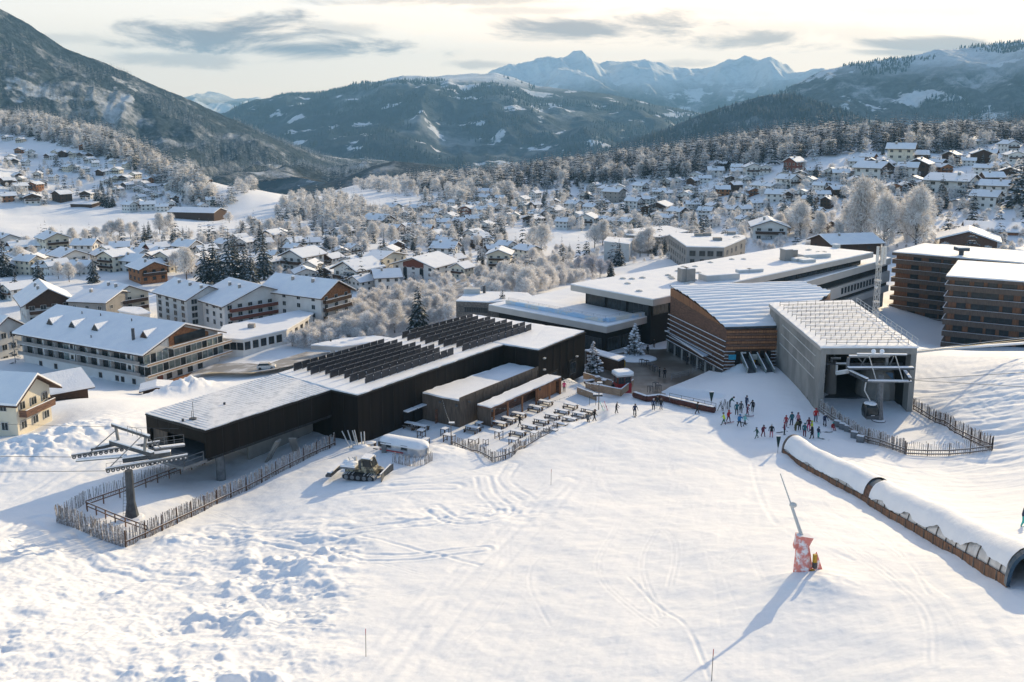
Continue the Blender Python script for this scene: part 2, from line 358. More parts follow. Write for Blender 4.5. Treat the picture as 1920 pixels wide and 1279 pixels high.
M['frostb'] = snowy('shade_blue_frosted_twigs', (.42, .40, .42), (.36, .36, .40), (.80, .82, .88), .2, .8, 1.0, .3, trans=.3)  # darker blue copy of the frosted twigs, shade painted in
# ------------------------------------------------------------------ ground sheet
def pline(pts, base=True):
    q = [G(a, b) for a, b in pts]; n = []
    for i in range(len(q) - 1):          # catmull-ish resample
        p0 = q[max(i - 1, 0)]; p1 = q[i]; p2 = q[i + 1]; p3 = q[min(i + 2, len(q) - 1)]
        for k in range(6):
            t = k / 6; n.append(.5 * ((2 * p1) + (p2 - p0) * t + (2 * p0 - 5 * p1 + 4 * p2 - p3) * t * t + (3 * p1 - p0 - 3 * p2 + p3) * t ** 3))
    n.append(q[-1]); return np.array([(a.x, a.y) for a in n])
TRACKS = [([(690,1279),(830,1110),(960,985),(1060,900)], 2.0, .5, .07), ([(760,1279),(880,1130),(1010,990),(1085,900)], 0, .5, .06),
 ([(330,1010),(520,1015),(700,1045),(905,1030)], 1.6, .35, .14), ([(560,1000),(700,1010),(820,1040),(900,1060)], 0, .3, .1), ([(400,990),(600,1000),(760,985),(930,960)], 1.8, .35, .12),
 ([(810,950),(850,975),(910,975),(945,955),(915,925),(905,895)], 1.7, .35, .13), ([(990,935),(960,915),(945,895),(960,870)], 1.5, .35, .1),
 ([(745,905),(820,900),(900,885),(960,870)], 2.2, .5, .1), ([(620,925),(740,915),(850,912)], 2.2, .5, .1), ([(300,1060),(520,960),(640,925)], 2.0, .4, .08),
 ([(1180,1080),(1230,1130),(1290,1180),(1330,1279)], 0, .16, .08), ([(1560,960),(1660,1010),(1800,1130),(1900,1240)], 0, .5, .05),
 ([(1740,700),(1800,740),(1850,780),(1918,810)], 1.6, .35, .1), ([(1730,680),(1790,710),(1880,760)], 2, .4, .08), ([(1730,750),(1830,735),(1919,700)], 2, .4, .1), ([(1750,790),(1840,760),(1919,735)], 2, .4, .1),
 ([(1560,850),(1700,880),(1850,870),(1919,850)], 2.2, .5, .07), ([(1620,890),(1760,915),(1919,905)], 2.2, .5, .07), ([(1700,935),(1800,965),(1919,960)], 2.2, .5, .06),
 ([(0,1010),(60,975),(100,985),(200,1060),(350,1090)], 1.9, .5, .16), ([(0,950),(60,930),(110,900),(170,870)], 1.8, .5, .12), ([(110,840),(180,800),(300,765)], 1.6, .4, .1), ([(20,900),(100,820),(190,780)], 1.8, .5, .1),
 ([(1600,1050),(1500,1010),(1440,960),(1410,870),(1420,840)], 0, .3, .06), ([(1340,1030),(1400,950),(1430,880)], 0, .8, .05)]
_r = random.Random(3)
for i in range(22):                       # single ski lines drifting down to the square
    x0 = _r.uniform(760, 1900); x1 = 1180 + (x0 - 1180) * _r.uniform(.25, .5) + _r.uniform(-120, 160); y0 = _r.uniform(1010, 1279); y1 = _r.uniform(800, 900); k = _r.uniform(-70, 70)
    TRACKS.append(([(x0, y0), (x0 * .65 + x1 * .35 + k, y0 * .65 + y1 * .35), (x0 * .3 + x1 * .7 - k * .5, y0 * .3 + y1 * .7), (x1, y1)], _r.choice([0, .35]), _r.uniform(.10, .16), _r.uniform(.02, .05)))
for i in range(16):
    x0 = _r.uniform(150, 820); y0 = _r.uniform(900, 1200); TRACKS.append(([(x0, y0), (x0 + _r.uniform(50, 120), y0 - _r.uniform(-20, 40)), (x0 + _r.uniform(150, 300), y0 - _r.uniform(-20, 70))], _r.choice([0, .4]), .13, _r.uniform(.05, .1)))
def build_ground():
    us = np.linspace(-1.0, 1.0, 980)
    vs = np.concatenate([np.linspace(math.log(18), math.log(36), 20, endpoint=False), np.linspace(math.log(36), math.log(135), 640, endpoint=False),
                         np.linspace(math.log(135), math.log(420), 170, endpoint=False), np.linspace(math.log(420), math.log(3000), 130)])
    U, Vv = np.meshgrid(us, vs); Y = np.exp(Vv); X = U * Y
    Z = H(X, Y)
    near = 1 - sstep(Y, 110, 180)
    fl = np.ones(X.shape)
    for poly, z, m in FLATS: fl *= sstep(polydist(X.ravel(), Y.ravel(), poly).reshape(X.shape), 0, 2)
    lump = (1 - sstep(X + .12 * (Y - 60), -17, -9)) * (1 - sstep(Y, 78, 92)) * sstep(Y, 30, 36)
    bank = np.exp(-((X + 45) ** 2 + (Y - 118) ** 2) / 500)
    Z += fl * near * (fbm(X * .9, Y * .9, 4, 3) * .05 + fbm(X * .18, Y * .18, 3, 5) * .22)
    q = fbm(X * .30, Y * .34, 5, 9, .5); Z += lump * (np.maximum(q * (.35 + .9 * sstep(fbm(X * .13, Y * .13, 3, 91), -.3, .35)), -.2) * 1.2 + fbm(X * 1.7, Y * 1.7, 3, 21) * .10)
    Z += fl * bank * fbm(X * .25, Y * .25, 4, 31) * .42
    rough = np.exp(-((Y - 86) / 5) ** 2) * (1 - sstep(np.abs(X + 16), 16, 26)); Z += rough * fbm(X * .8, Y * .8, 4, 41) * .2
    # corduroy and ski scratches on the run, drifting with the fall line
    run = sstep(X + .12 * (Y - 60), -9, -3) * near * fl
    Z += run * fbm((X - Y * .28) * 2.2, Y * .12, 3, 51) * .016 + run * fbm((X + Y * .45) * 1.6, Y * .1, 3, 57) * .010
    rh = sstep(X, 50, 62) * near * fl; Z += rh * (fbm((X + Y * .9) * .8, (Y - X * .4) * .25, 4, 61) * .3)
    far = sstep(Y, 150, 260); Z += far * fbm(X * .03, Y * .03, 3, 71) * 2.0 * (1 - .0)
    for pts, gap, wd, dp in TRACKS:
        pl = pline(pts); lo = pl.min(0) - 4; hi = pl.max(0) + 4
        idx = np.where((X > lo[0]) & (X < hi[0]) & (Y > lo[1]) & (Y < hi[1])); xs, ys = X[idx], Y[idx]; dm = np.full(xs.shape, 1e9)
        for i in range(len(pl) - 1):
            ax, ay = pl[i]; ex, ey = pl[i + 1] - pl[i]; t = np.clip(((xs - ax) * ex + (ys - ay) * ey) / (ex * ex + ey * ey + 1e-9), 0, 1)
            dm = np.minimum(dm, np.hypot(xs - ax - t * ex, ys - ay - t * ey))
        e = (dm - gap / 2) / wd if gap else dm / wd
        wob = .35 + .65 * sstep(fbm(xs * .5, ys * .5, 3, 19), -.35, .15); dp = dp * .62 * wob; e = e * 1.25
        Z[idx] += -dp * np.exp(-e * e * 1.5) + dp * .5 * np.exp(-(np.abs(e) - 1.6) ** 2 * 2)
    # ploughed bank along the terrace, heap beside the padded hood
    for px, py, r, hh in [(1075, 802, 2.0, .5), (1050, 812, 2.2, .55), (1095, 795, 1.5, .4), (1000, 836, 2.0, .4), (1025, 824, 2.0, .5), (820, 848, 3, .7), (860, 862, 3.0, .3), (740, 850, 3, .5), (1455, 862, 2.2, .6),
                          (100, 838, 7, 1.2), (60, 850, 7, 1.0), (170, 812, 6, 1.0), (1515, 1090, 2.5, .35), (1540, 1100, 3, .3), (360, 735, 6, 2.2), (330, 742, 6, 1.6), (1400, 690, 2, .9), (1380, 693, 2, .8)]:
        g = G(px, py); Z += hh * np.exp(-((X - g.x) ** 2 + (Y - g.y) ** 2) / (r * r)) * (1 + .35 * fbm(X * .8, Y * .8, 3, 81))
    n, m = U.shape; V = np.stack([X, Y, Z], -1).reshape(-1, 3); i = np.arange(n * m).reshape(n, m)
    Fq = np.stack([i[:-1, :-1], i[:-1, 1:], i[1:, 1:], i[1:, :-1]], -1).reshape(-1, 4)
    m_ = mat('groomed_snow', (.87, .88, .90), .65, (.83, .845, .87), .06, bump=.5, bscale=1.6, coord='Object', dist=.08, spec=.08)
    o = link('snow_ground', mesh_np('snow_ground', V, Fq, m_, True)); tag(o, kind='structure')
build_ground()

# wide floor of the river valley far below, out to the horizon
o = link('valley_floor', MB().add([(-9000, 1500, CAMZ - 330), (9000, 1500, CAMZ - 330), (11900, 13400, CAMZ - 330), (-11900, 13400, CAMZ - 330)], [(0, 1, 2, 3)]).mesh('valley_floor', M['snow'])); tag(o, kind='structure')

# ------------------------------------------------------------------ mountains
def hillmat(name, forest, forest2, rock, scale, snowline, band, patch, pscale, snow=(.80, .82, .86), streak=.3, fine=1.0):  # colours passed in are blued: part of the distance haze is painted
    m = bpy.data.materials.new(name); m.use_nodes = True; t = NT(m.node_tree); p = t.n['Principled BSDF']; p.inputs['Roughness'].default_value = .9; p.inputs['Specular IOR Level'].default_value = .1
    tcn = t.new('ShaderNodeTexCoord').outputs['Object']; sp = t.new('ShaderNodeSeparateXYZ'); t.l.new(tcn, sp.inputs[0])
    g = t.new('ShaderNodeNewGeometry'); sn = t.new('ShaderNodeSeparateXYZ'); t.l.new(g.outputs['Normal'], sn.inputs[0])
    big = t.noise(tcn, pscale, 6, .6); n2 = t.noise(t.mapping(tcn, (1, 1, .35)), scale, 8, .72); fineN = t.noise(t.mapping(tcn, (1, 1, .5)), scale * 7 * fine, 6, .8)
    f1 = t.mix(t.ss(fineN, .42, .6), forest, forest2)
    f1 = t.mix(t.ss(n2, .52, .66), f1, rock)
    alt = t.ss(t.math('ADD', sp.outputs[2], t.math('MULTIPLY', t.math('SUBTRACT', n2, .5), band * 3)), snowline - band, snowline + band)
    meadow = t.math('MULTIPLY', t.ss(big, patch, patch + .035), t.ss(sn.outputs[2], .45, .75))
    stk = t.math('MULTIPLY', t.ss(n2, .50, .70), streak)
    f = t.math('MAXIMUM', alt, t.math('MAXIMUM', meadow, stk))
    f = t.math('MULTIPLY', f, t.math('SUBTRACT', 1.0, t.math('MULTIPLY', t.ss(fineN, .45, .7), .35)))
    t.l.new(t.mix(f, f1, snow), p.inputs['Base Color'])
    b = t.new('ShaderNodeBump'); b.inputs['Strength'].default_value = 1.0; b.inputs['Distance'].default_value = 14; t.l.new(fineN, b.inputs['Height']); t.l.new(b.outputs[0], p.inputs['Normal'])
    return m
def ridge(name, label, crest, Yc, depth, zb, material, amp, fs, nu=420, nt=130, prof=1.15, seed=1, ysl=0.0, gully=1.0):
    """a mountain: its crest follows the polyline; the flank falls towards the valley over `depth` metres"""
    cp = np.array([( (ray(a, b)[0] / ray(a, b)[1]), (ray(a, b)[2] / ray(a, b)[1])) for a, b in crest])
    u = np.linspace(cp[0, 0], cp[-1, 0], nu); e = np.interp(u, cp[:, 0], cp[:, 1])
    yc = Yc * (1 + ysl * (u - u[0])); t = np.linspace(-.35, 1, nt)
    U, T = np.meshgrid(u, t); YC = yc[None] + 0 * T; Y = YC - depth * T * (1 + .12 * fbm(U * 9, T * 0 + 3, 3, seed)); ZC = (CAMZ + e * yc)[None] + 0 * T
    X = U * YC + (Y - YC) * .12 * 0
    k = np.abs(T) ** (1 / prof)
    Z = np.where(T >= 0, ZC + (zb - ZC) * (1 - (1 - T) ** prof), ZC - (ZC - zb) * .8 * (-T / .35))
    env = sstep(T, .0, .25) * (1 - .6 * sstep(T, .7, 1)) + .1
    Z += amp * env * ((ridged(X / fs + .6 * fbm(X / fs * .6, Y / fs * .5, 3, seed + 5), Y / fs * .28, 5, seed) - .5) * gully + .28 * fbm(X / fs * 3, Y / fs * 2.0, 5, seed + 3))
    Z += (1 - sstep(np.abs(T), 0, .06)) * amp * .03 * fbm(X / fs * 14, Y * 0, 4, seed + 9)
    n, m = U.shape; i = np.arange(n * m).reshape(n, m); Fq = np.stack([i[:-1, :-1], i[1:, :-1], i[1:, 1:], i[:-1, 1:]], -1).reshape(-1, 4)
    o = link(name, mesh_np(name, np.stack([X, Y, Z], -1).reshape(-1, 3), Fq, material, True)); tag(o, label, None, None, 'structure'); return X, Y, Z
mL = hillmat('forest_and_crag', (.014, .030, .044), (.065, .095, .125), (.16, .17, .19), .006, 1500, 100, .60, .0035, streak=1.0, fine=1.2)
LX, LY, LZ = ridge('mountain', 'steep wooded mountain flank with snowy crags at left', [(-420,-200),(0,17),(60,50),(120,90),(200,120),(300,165),(400,208),(440,225),(520,262),(600,297),(650,312),(700,332),(760,352),(840,372)],
      2300, 1150, CAMZ - 130, mL, 95, 260, 520, 260, 1.25, 3, .45, 1.0)
mM = hillmat('wooded_massif', (.008, .030, .056), (.024, .056, .092), (.06, .09, .12), .0016, CAMZ + 262, 55, .585, .0050, streak=.30)
MX, MY, MZ = ridge('mountain', 'broad blue-green wooded massif with scattered snow meadows', [(300,250),(380,228),(430,213),(470,196),(500,185),(540,176),(600,176),(660,162),(720,152),(755,142),(800,144),(830,143),(870,140),(930,138),(965,146),(1000,160),(1060,168),(1140,176),(1210,192),(1290,206),(1380,222),(1500,246),(1650,262)],
      6000, 3000, CAMZ - 330, mM, 230, 900, 460, 170, 1.1, 11)
mF = hillmat('high_snow_peaks', (.06, .075, .09), (.10, .12, .14), (.22, .24, .27), .0011, CAMZ + 330, 130, .47, .0012, (.97, .97, .97), streak=.5)
ridge('mountain', 'high snow-covered peaks on the horizon behind the massif', [(860,175),(930,142),(960,138),(1010,128),(1050,115),(1080,106),(1105,114),(1125,124),(1140,117),(1165,118),(1195,116),(1215,128),(1240,140),(1290,138),(1340,130),(1365,122),(1390,132),(1420,140),(1450,150),(1475,148),(1492,141),(1530,152),(1600,165)],
      9500, 4200, CAMZ - 330, mF, 520, 1500, 420, 170, 1.5, 23, gully=1.5)
ridge('mountain', 'distant pale snowy peaks seen through the gap at left', [(330,205),(355,188),(372,180),(392,174),(412,177),(440,187),(462,185),(484,182),(510,195),(560,215)], 11500, 3500, CAMZ - 330, mF, 350, 1100, 160, 90, 1.4, 31, gully=1.4)
mR = hillmat('grey_wooded_mountain', (.035, .055, .075), (.10, .125, .15), (.20, .22, .25), .0032, CAMZ + 270, 80, .60, .0036, streak=.75)
RX, RY, RZ = ridge('mountain', 'grey wooded mountain with snow chutes and snowy shoulder at right', [(1380,250),(1420,215),(1450,186),(1480,165),(1510,148),(1540,133),(1600,120),(1640,114),(1680,111),(1710,104),(1740,96),(1800,90),(1860,84),(1920,81),(2040,66),(2300,50)],
      4300, 2100, CAMZ - 250, mR, 190, 520, 420, 190, 1.15, 41, gully=1.3)
mS = hillmat('dark_wooded_spur', (.012, .038, .066), (.04, .075, .11), (.12, .17, .22), .006, 2000, 100, .68, .004, streak=.42)
SX, SY, SZ = ridge('mountain', 'dark wooded spur running down to the valley in front of the grey mountain', [(1080,300),(1150,276),(1210,255),(1260,238),(1310,216),(1340,205),(1400,187),(1440,178),(1480,176),(1540,196),(1620,222),(1720,240),(1900,260),(2200,300)],
      3000, 1300, CAMZ - 200, mS, 80, 260, 420, 170, 1.2, 53)
ridge('wooded_knoll', 'low wooded knoll in the middle distance of the valley', [(560,352),(620,340),(660,328),(700,311),(740,303),(800,309),(850,318),(920,325),(1000,330),(1080,345)], 1750, 450, CAMZ - 150, mS, 22, 110, 260, 90, 1.2, 61)

# ------------------------------------------------------------------ air
b_ = MB().box((0, 6650, CAMZ + 385), (25000, 13900, 1434)); hz = link('haze', b_.mesh('haze', [])); tag(hz, kind='stuff'); hz.data.materials.clear()
hm = bpy.data.materials.new('haze'); hm.use_nodes = True; ht = NT(hm.node_tree); ht.n.clear()
ho = ht.new('ShaderNodeOutputMaterial'); hv = ht.new('ShaderNodeVolumePrincipled'); hv.inputs['Color'].default_value = (.32, .66, 1.0, 1); hv.inputs['Density'].default_value = .000092; hv.inputs['Anisotropy'].default_value = .0
ht.l.new(hv.outputs[0], ho.inputs['Volume']); hz.data.materials.append(hm); hm.cycles.homogeneous_volume = True
# ------------------------------------------------------------------ building helpers
SNOWT = .28
def W2(p): return (p[0], p[1])
def polyP(pts, D): return [W2(P(a, b, D)) for a, b in pts]
def inset(poly, d):
    n = len(poly); a = sum(poly[i][0] * poly[(i + 1) % n][1] - poly[(i + 1) % n][0] * poly[i][1] for i in range(n)); s = 1 if a > 0 else -1; out_ = []
    for i in range(n):
        p0 = Vector(poly[i - 1]); p1 = Vector(poly[i]); p2 = Vector(poly[(i + 1) % n]); e1 = (p1 - p0).normalized(); e2 = (p2 - p1).normalized()
        n1 = Vector((-e1.y, e1.x)) * s; n2 = Vector((-e2.y, e2.x)) * s; b = (n1 + n2); k = d / max(.25, (1 + n1.dot(n2))); out_.append(tuple(p1 + b * k))
    return out_
def snowcap(poly, z, th, mb=None, seed=0, res=1.0, rag=.10):
    """a snow layer on a flat roof: ragged top sheet plus vertical edges"""
    mb = mb or MB(); n = len(poly); ring = []
    rr = random.Random(seed)
    for i in range(n):
        a = Vector(poly[i]); b = Vector(poly[(i + 1) % n]); k = max(1, int((b - a).length / res)); nrm = Vector((-(b - a).y, (b - a).x)).normalized()
        for j in range(k): ring.append(a.lerp(b, j / k) + nrm * rr.uniform(-rag, rag) * (1 if j else .3))
    N = len(ring); inn = inset([tuple(p) for p in poly], -.0)
    vs = [(p.x, p.y, z) for p in ring] + [(p.x, p.y, z + th * rr.uniform(.6, 1.1)) for p in ring]
    return mb.add(vs, [tuple(range(N, 2 * N)), tuple(range(N - 1, -1, -1))] + [(i, (i + 1) % N, N + (i + 1) % N, N + i) for i in range(N)])
def orient(poly):
    n = len(poly); a = sum(poly[i][0] * poly[(i + 1) % n][1] - poly[(i + 1) % n][0] * poly[i][1] for i in range(n)); return poly if a > 0 else poly[::-1]
def wallbox(mb, a, b, z0, z1, t=.3, m=0, off=0.0, side=1):
    """upright slab from a to b (world xy), shifted outward by off"""
    a = Vector(W2(a)); b = Vector(W2(b)); d = (b - a).normalized(); n = Vector((d.y, -d.x)) * side
    q = [a + n * off, b + n * off, b + n * (off - t), a + n * (off - t)]
    return mb.prism([tuple(p) for p in q], z0, z1, m)
WINC = {}
def win_meshes(w_, h_, fm, gm, bars=1, depth=.10):
    k = (round(w_, 2), round(h_, 2), fm, gm, bars)
    if k not in WINC:
        f = MB(); t = .07
        for sx_ in (-1, 1): f.box((sx_ * (w_ / 2 - t / 2), 0, 0), (t, depth, h_))
        for sz in (-1, 1): f.box((0, 0, sz * (h_ / 2 - t / 2)), (w_ - 2 * t, depth, t))
        for j in range(bars): f.box(((j + 1) / (bars + 1) * w_ - w_ / 2, 0, 0), (.05, depth * .8, h_ - 2 * t))
        f.add([(-w_ / 2, -.0, h_ / 2 + .001), (w_ / 2, 0, h_ / 2 + .001), (w_ / 2, -depth * .9, h_ / 2 + .03), (-w_ / 2, -depth * .9, h_ / 2 + .03)], [(0, 1, 2, 3)])
        g = MB().box((0, depth * .1, 0), (w_ - .12, depth * .5, h_ - .12))
        WINC[k] = (f.mesh('window', M[fm]), g.mesh('pane', M[gm]))
    return WINC[k]
def window(parent, p, ang, w_, h_, fm='wframe', gm='glass', bars=1, name='window'):
    """window frame with its pane, parent-local position p, facing local -Y turned by ang"""
    f, g = win_meshes(w_, h_, fm, gm, bars); o = link(name, f, parent, p, ang); link('pane', g, o); return o
def winrow(root, a, b, z, us, w_, h_, **k):
    """windows at the fractions us along the wall a->b (outside is on the right of a->b)"""
    a = Vector(W2(a)); b = Vector(W2(b)); d = (b - a).normalized(); n = Vector((d.y, -d.x)); ang = math.atan2(d.y, d.x)
    for u in us:
        p = a.lerp(b, u) + n * .03; window(root, Vector((p.x, p.y, z)) - root.location, ang, w_, h_, **k)
def rail(mb, pts, h=1.0, r=.03, mid=1, step=2.0, m=0):
    for i in range(len(pts) - 1):
        a, b = Vector(pts[i]), Vector(pts[i + 1]); L = (b - a).length; n = max(1, int(L / step))
        for j in range(n + 1): q = a.lerp(b, j / n); mb.tube(q, q + Vector((0, 0, h)), r, n=4, m=m)
        for k in range(mid + 1): z = Vector((0, 0, h * (1 - k / (mid + 1)))); mb.tube(a + z, b + z, r, n=4, m=m)
    return mb

# ------------------------------------------------------------------ black lift and restaurant building
DR = 37.3; zr = CAMZ - DR
def black_building():
    out_px = [(273,775),(385,807),(620,731),(670,742),(944,647),(1010,657),(1097,622),(885,590)]
    fp = polyP(out_px, DR)
    a, b, c, d, e, f, g, h = [Vector(p) for p in fp]
    root = thing('restaurant_building', 'long black flat-roofed building with a raised wing and a snowy roof carrying solar rows', 'building', (a.x, a.y, CAMZ - 45))
    zb = CAMZ - 45.5
    k = (c - b); bk = a + (k * 1.0); bk = Vector(polyP([(521, 701)], DR)[0])      # back corner of the wing
    main = [tuple(c), tuple(d), tuple(e), tuple(f), tuple(g), tuple(h), tuple(bk)]
    m = MB(); m.prism(main, zb, zr - .02); m.part('wall', M['black'], root)
    m = MB()
    for A_, B_, z0_ in ((c, d, zb), (d, e, zb), (e, f, zb), (f, g, zb), (b, c, CAMZ - 41.3), (a, b, zr - 1.7)):
        dd = (B_ - A_).normalized(); nn = Vector((dd.y, -dd.x)); L_ = (B_ - A_).length
        for i in range(1, int(L_ / 2.4)): q_ = A_ + dd * (i * 2.4) + nn * .012; m.box((q_.x, q_.y, (z0_ + zr) / 2 - .05), (.05, .03, zr - z0_ - .12), rz=math.atan2(dd.y, dd.x))
        p0, p1 = A_ + nn * .06, B_ + nn * .06; m.beam((*p0, zr - .12), (*p1, zr - .12), .1, .16)
    m.part('cladding_joints', M['joint'], root)
    zf = CAMZ - 41.35                    # underside of the wing
    m = MB(); wallbox(m, b, c, zf, zr, .35); m.part('front_panel', M['black'], root)
    m = MB(); wallbox(m, a, b, zr - 1.75, zr, .35); wallbox(m, a, Vector(a).lerp(b, .06), zf, zr - 1.75, .35)
    m.part('end_band', M['black'], root)
    m = MB(); wallbox(m, bk, a, CAMZ - 44.5, zr, .3); m.part('back_wall', M['black'], root)
    m = MB(); m.prism([tuple(a.lerp(b, .03)), tuple(b), tuple(c), tuple(bk)], zf, zf + .35); m.part('wing_floor', M['dgrey'], root)
    m = MB(); m.prism([tuple(a), tuple(b), tuple(c), tuple(bk)], zr - .35, zr - .03); m.part('wing_roof_slab', M['dgrey'], root)
    m = MB(); q = lambda s, t: a.lerp(b, s).lerp(bk.lerp(c, s), t)
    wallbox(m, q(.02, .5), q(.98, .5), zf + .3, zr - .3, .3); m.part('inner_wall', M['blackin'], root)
    m = MB()
    for s in (.12, .3, .5): 
        p = q(s, .12); m.box((p.x, p.y, zr - 2.0), (.5, 1.6, 1.2), rz=.6)
    m.part('lift_machinery', M['dgrey'], root)
    m = MB(); wallbox(m, q(.04, .02), q(.3, .02), zf + .35, zr - 1.8, .15); m.part('inner_panel', M['woodv'], root)
    m = MB(); p1 = P(495, 745, DR)
    for px, py, hh in [(363, 787, 2.4), (360, 788, 1.3)]:
        t = P(px, py, DR); m.tube(t, t + Vector((0, 0, hh)), .035, n=5)
    t = P(361.5, 787.5, DR); m.tube(t, t + Vector((0, 0, .25)), .5, .45, n=12); m.part('roof_antenna', M['dgrey'], root)
    # roof snow
    main_s = [tuple(p) for p in (c, d, e, f, g, h, bk)]
    snowcap(inset(main_s, .12), zr - .02, .22, seed=3).part('roof_snow', M['snow'], root)
    snowcap([tuple(a), tuple(b), tuple(Vector(c)), tuple(Vector(bk))], zr - .03, .14, seed=4, rag=.04).part('wing_roof_snow', M['snow2'], root)
    m = MB()
    for i in range(34):                    # standing seams showing through the thin snow
        s = (i + 1) / 35; p0 = a.lerp(bk, s); p1_ = b.lerp(c, s)
        m.beam((p0.x, p0.y, zr + .085), (p1_.x, p1_.y, zr + .085), .07, .07)
    m.part('roof_seam', M['snow2'], root)
    m = MB(); s0 = P(500, 760, DR)
    for px, py in [(421, 760), (343, 791), (620, 640)]:
        t = P(px, py, DR); MB().tube(t, t + Vector((0, 0, .4)), .16, n=8).part('roof_vent', M['dgrey'], root)
    # concrete pier and stair under the wing
    m = MB(); t = P(415, 903, 45.8); m.tube((t.x, t.y, t.z - 1), (t.x, t.y, zf), .62, .55, n=16); m.part('column', M['grey'], root)
    m = MB(); t0 = P(500, 868, 45.2); t1 = P(522, 826, 41.8); m.beam(t0, t1, 1.2, .3); m.beam(P(556, 850, 45), P(548, 822, 42), 1.0, .25); m.part('stair', M['conc'], root)
    m = MB(); u = b.lerp(c, .45); v = c; n_ = (c - b).normalized(); n_ = Vector((-n_.y, n_.x)); wallbox(m, u + n_ * 4.2, v + n_ * 4.2, CAMZ - 47, zf, .4, side=1); m.part('under_wall', M['conc'], root)
    # door canopies and doors on the long front
    for s, w_ in ((.295, 2.0), (.36, 2.0)):
        p = d.lerp(e, s); dd = (e - d).normalized(); nn = Vector((dd.y, -dd.x)); an = math.atan2(dd.y, dd.x)
        m = MB(); m.box((p.x + nn.x * .06, p.y + nn.y * .06, CAMZ - 43.5), (1.8, .12, 2.1), rz=an); m.part('door', M['blackin'], root)
        m = MB(); m.box((p.x + nn.x * .5, p.y + nn.y * .5, CAMZ - 42.2), (w_, .9, .12), rz=an); m.box((p.x + nn.x * .5, p.y + nn.y * .5, CAMZ - 42.08), (w_, .9, .12), rz=an, m=1); m.part('door_canopy', [M['dgrey'], M['snow']], root)
    dd = (g - f).normalized(); nn = Vector((dd.y, -dd.x)); an = math.atan2(dd.y, dd.x)
    for s, w_, z0, z1 in ((.28, 3.6, 44.6, 42.1), (.72, 3.0, 44.6, 41.5)):
        p = f.lerp(g, s); m = MB(); m.box((p.x + nn.x * .05, p.y + nn.y * .05, CAMZ - (z0 + z1) / 2), (w_, .12, z0 - z1), rz=an); m.part('entrance', M['blackin'], root)
        window(root, Vector((p.x + nn.x * .12, p.y + nn.y * .12, CAMZ - (z0 + z1) / 2)) - root.location, an, w_ * .6, 2.1, fm='dgrey', bars=2)
    for s, z in ((.1, 39.0), (.1, 41.0), (.8, 41.2)):
        p = f.lerp(g, s); MB().box((p.x + nn.x * .2, p.y + nn.y * .2, CAMZ - z), (.45, .35, .22), rz=an).part('wall_lamp', M['wframe'], root)
    # covered platform of the lift under the open wing end
    m = MB(); qq = [q(.32, -.16), q(1.0, -.16), q(1.0, .02), q(.32, .02)]; m.prism([tuple(x) for x in qq], zf - .1, zf + .3); m.part('platform', M['grey'], root)
    m = MB(); rail(m, [(*x, zf + .3) for x in (q(.34, .0), q(.34, -.15), q(.99, -.15), q(.99, -.02))], 1.1, .05, 1, 2.2); m.part('platform_railing', M['grey'], root)
    return fp
BB = black_building()

# solar rows
def solar():
    pm = MB(); pm.box((0, 0, .62), (1.0, .05, 1.12)); pm.box((0, .03, 1.2), (1.02, .08, .05), m=1); pm.box((-.42, .12, .35), (.05, .25, .7), m=1)
    me = pm.mesh('solar_panel', [M['solar'], M['solarf']])
    rows = [(551,696,721,648,12),(576,696.5,746,649,12),(583,703,755,653,12),(610,703,780,654,12),(619,709.5,790,659,12),(646,710,815,658,12),(656,717.5,825,664,12),(685,719.5,851,665,12)]
    rows2 = [(754,635,887,599,10),(764,639.5,897,603,10),(788,641,920,604,10),(797.5,645.5,929,608,10),(822,647.5,951,610,10),(832,651,961,614,10),(856,652,985,615,10),(867,659,997,619,10)]
    k = 0; ordn = ['backmost', 'second', 'third', 'fourth', 'fifth', 'sixth', 'seventh', 'frontmost']
    for bi, rs in enumerate((rows, rows2)):
        for ri, (x0, y0, x1, y1, n) in enumerate(rs):
            A = P(x0, y0, DR - .2); B = P(x1, y1, DR - .2); d = B - A; L = d.length / n; an = math.atan2(d.y, d.x)
            for i in range(n):
                o = link('solar_panel', me, None, A + d * ((i + .5) / n), an + .07 + random.uniform(-.012, .012)); o.scale = (L * .97, 1, 1.0)
                tag(o, f'dark solar panel in the {ordn[ri]} row of the {"nearer" if bi == 0 else "farther"} block on the black roof', 'solar panel', f'solar panels, {ordn[ri]} row of the {"nearer" if bi == 0 else "farther"} block')
solar()

# ------------------------------------------------------------------ wooden annex and canopy on the terrace
def annex():
    D = 40.5; fp = polyP([(790,737.5),(861,752.5),(1008,693),(954,683)], D); a, b, c, d = [Vector(p) for p in fp]
    t = thing('annex_shed', 'grey boarded annex with a flat snowy roof against the black wall', 'shed', (a.x, a.y, CAMZ - 44.6)); z = CAMZ - D
    MB().prism(fp, CAMZ - 45, z - .02).part('wall', M['woodv'], t)
    snowcap(inset(fp, .06), z - .02, .3, seed=6, rag=.16).part('roof_snow', M['snow'], t)
    m = MB(); wallbox(m, b, c, z - .1, z + .55, .12, off=.13)
    for i in range(12): p = b.lerp(c, i / 11); m.box((p.x + .1, p.y - .1, z - 1.2), (.08, .08, 3.4))
    m.part('parapet', M['woodv'], t); m = MB(); p = a.lerp(b, .42); m.box((p.x - .02, p.y - .12, CAMZ - 43.5), (.12, .9, 2.2), rz=math.atan2((b - a).y, (b - a).x)); m.part('door', M['wood'], t)
    m = MB()
    for s in (.5, .93): p = a.lerp(b, s); m.box((p.x, p.y - .2, z - .7), (.4, .3, .25))
    for s in (.1,): p = b.lerp(c, s); m.box((p.x + .2, p.y - .2, z - .55), (.4, .3, .25))
    m.part('flood_lamp', M['dgrey'], t)
annex()
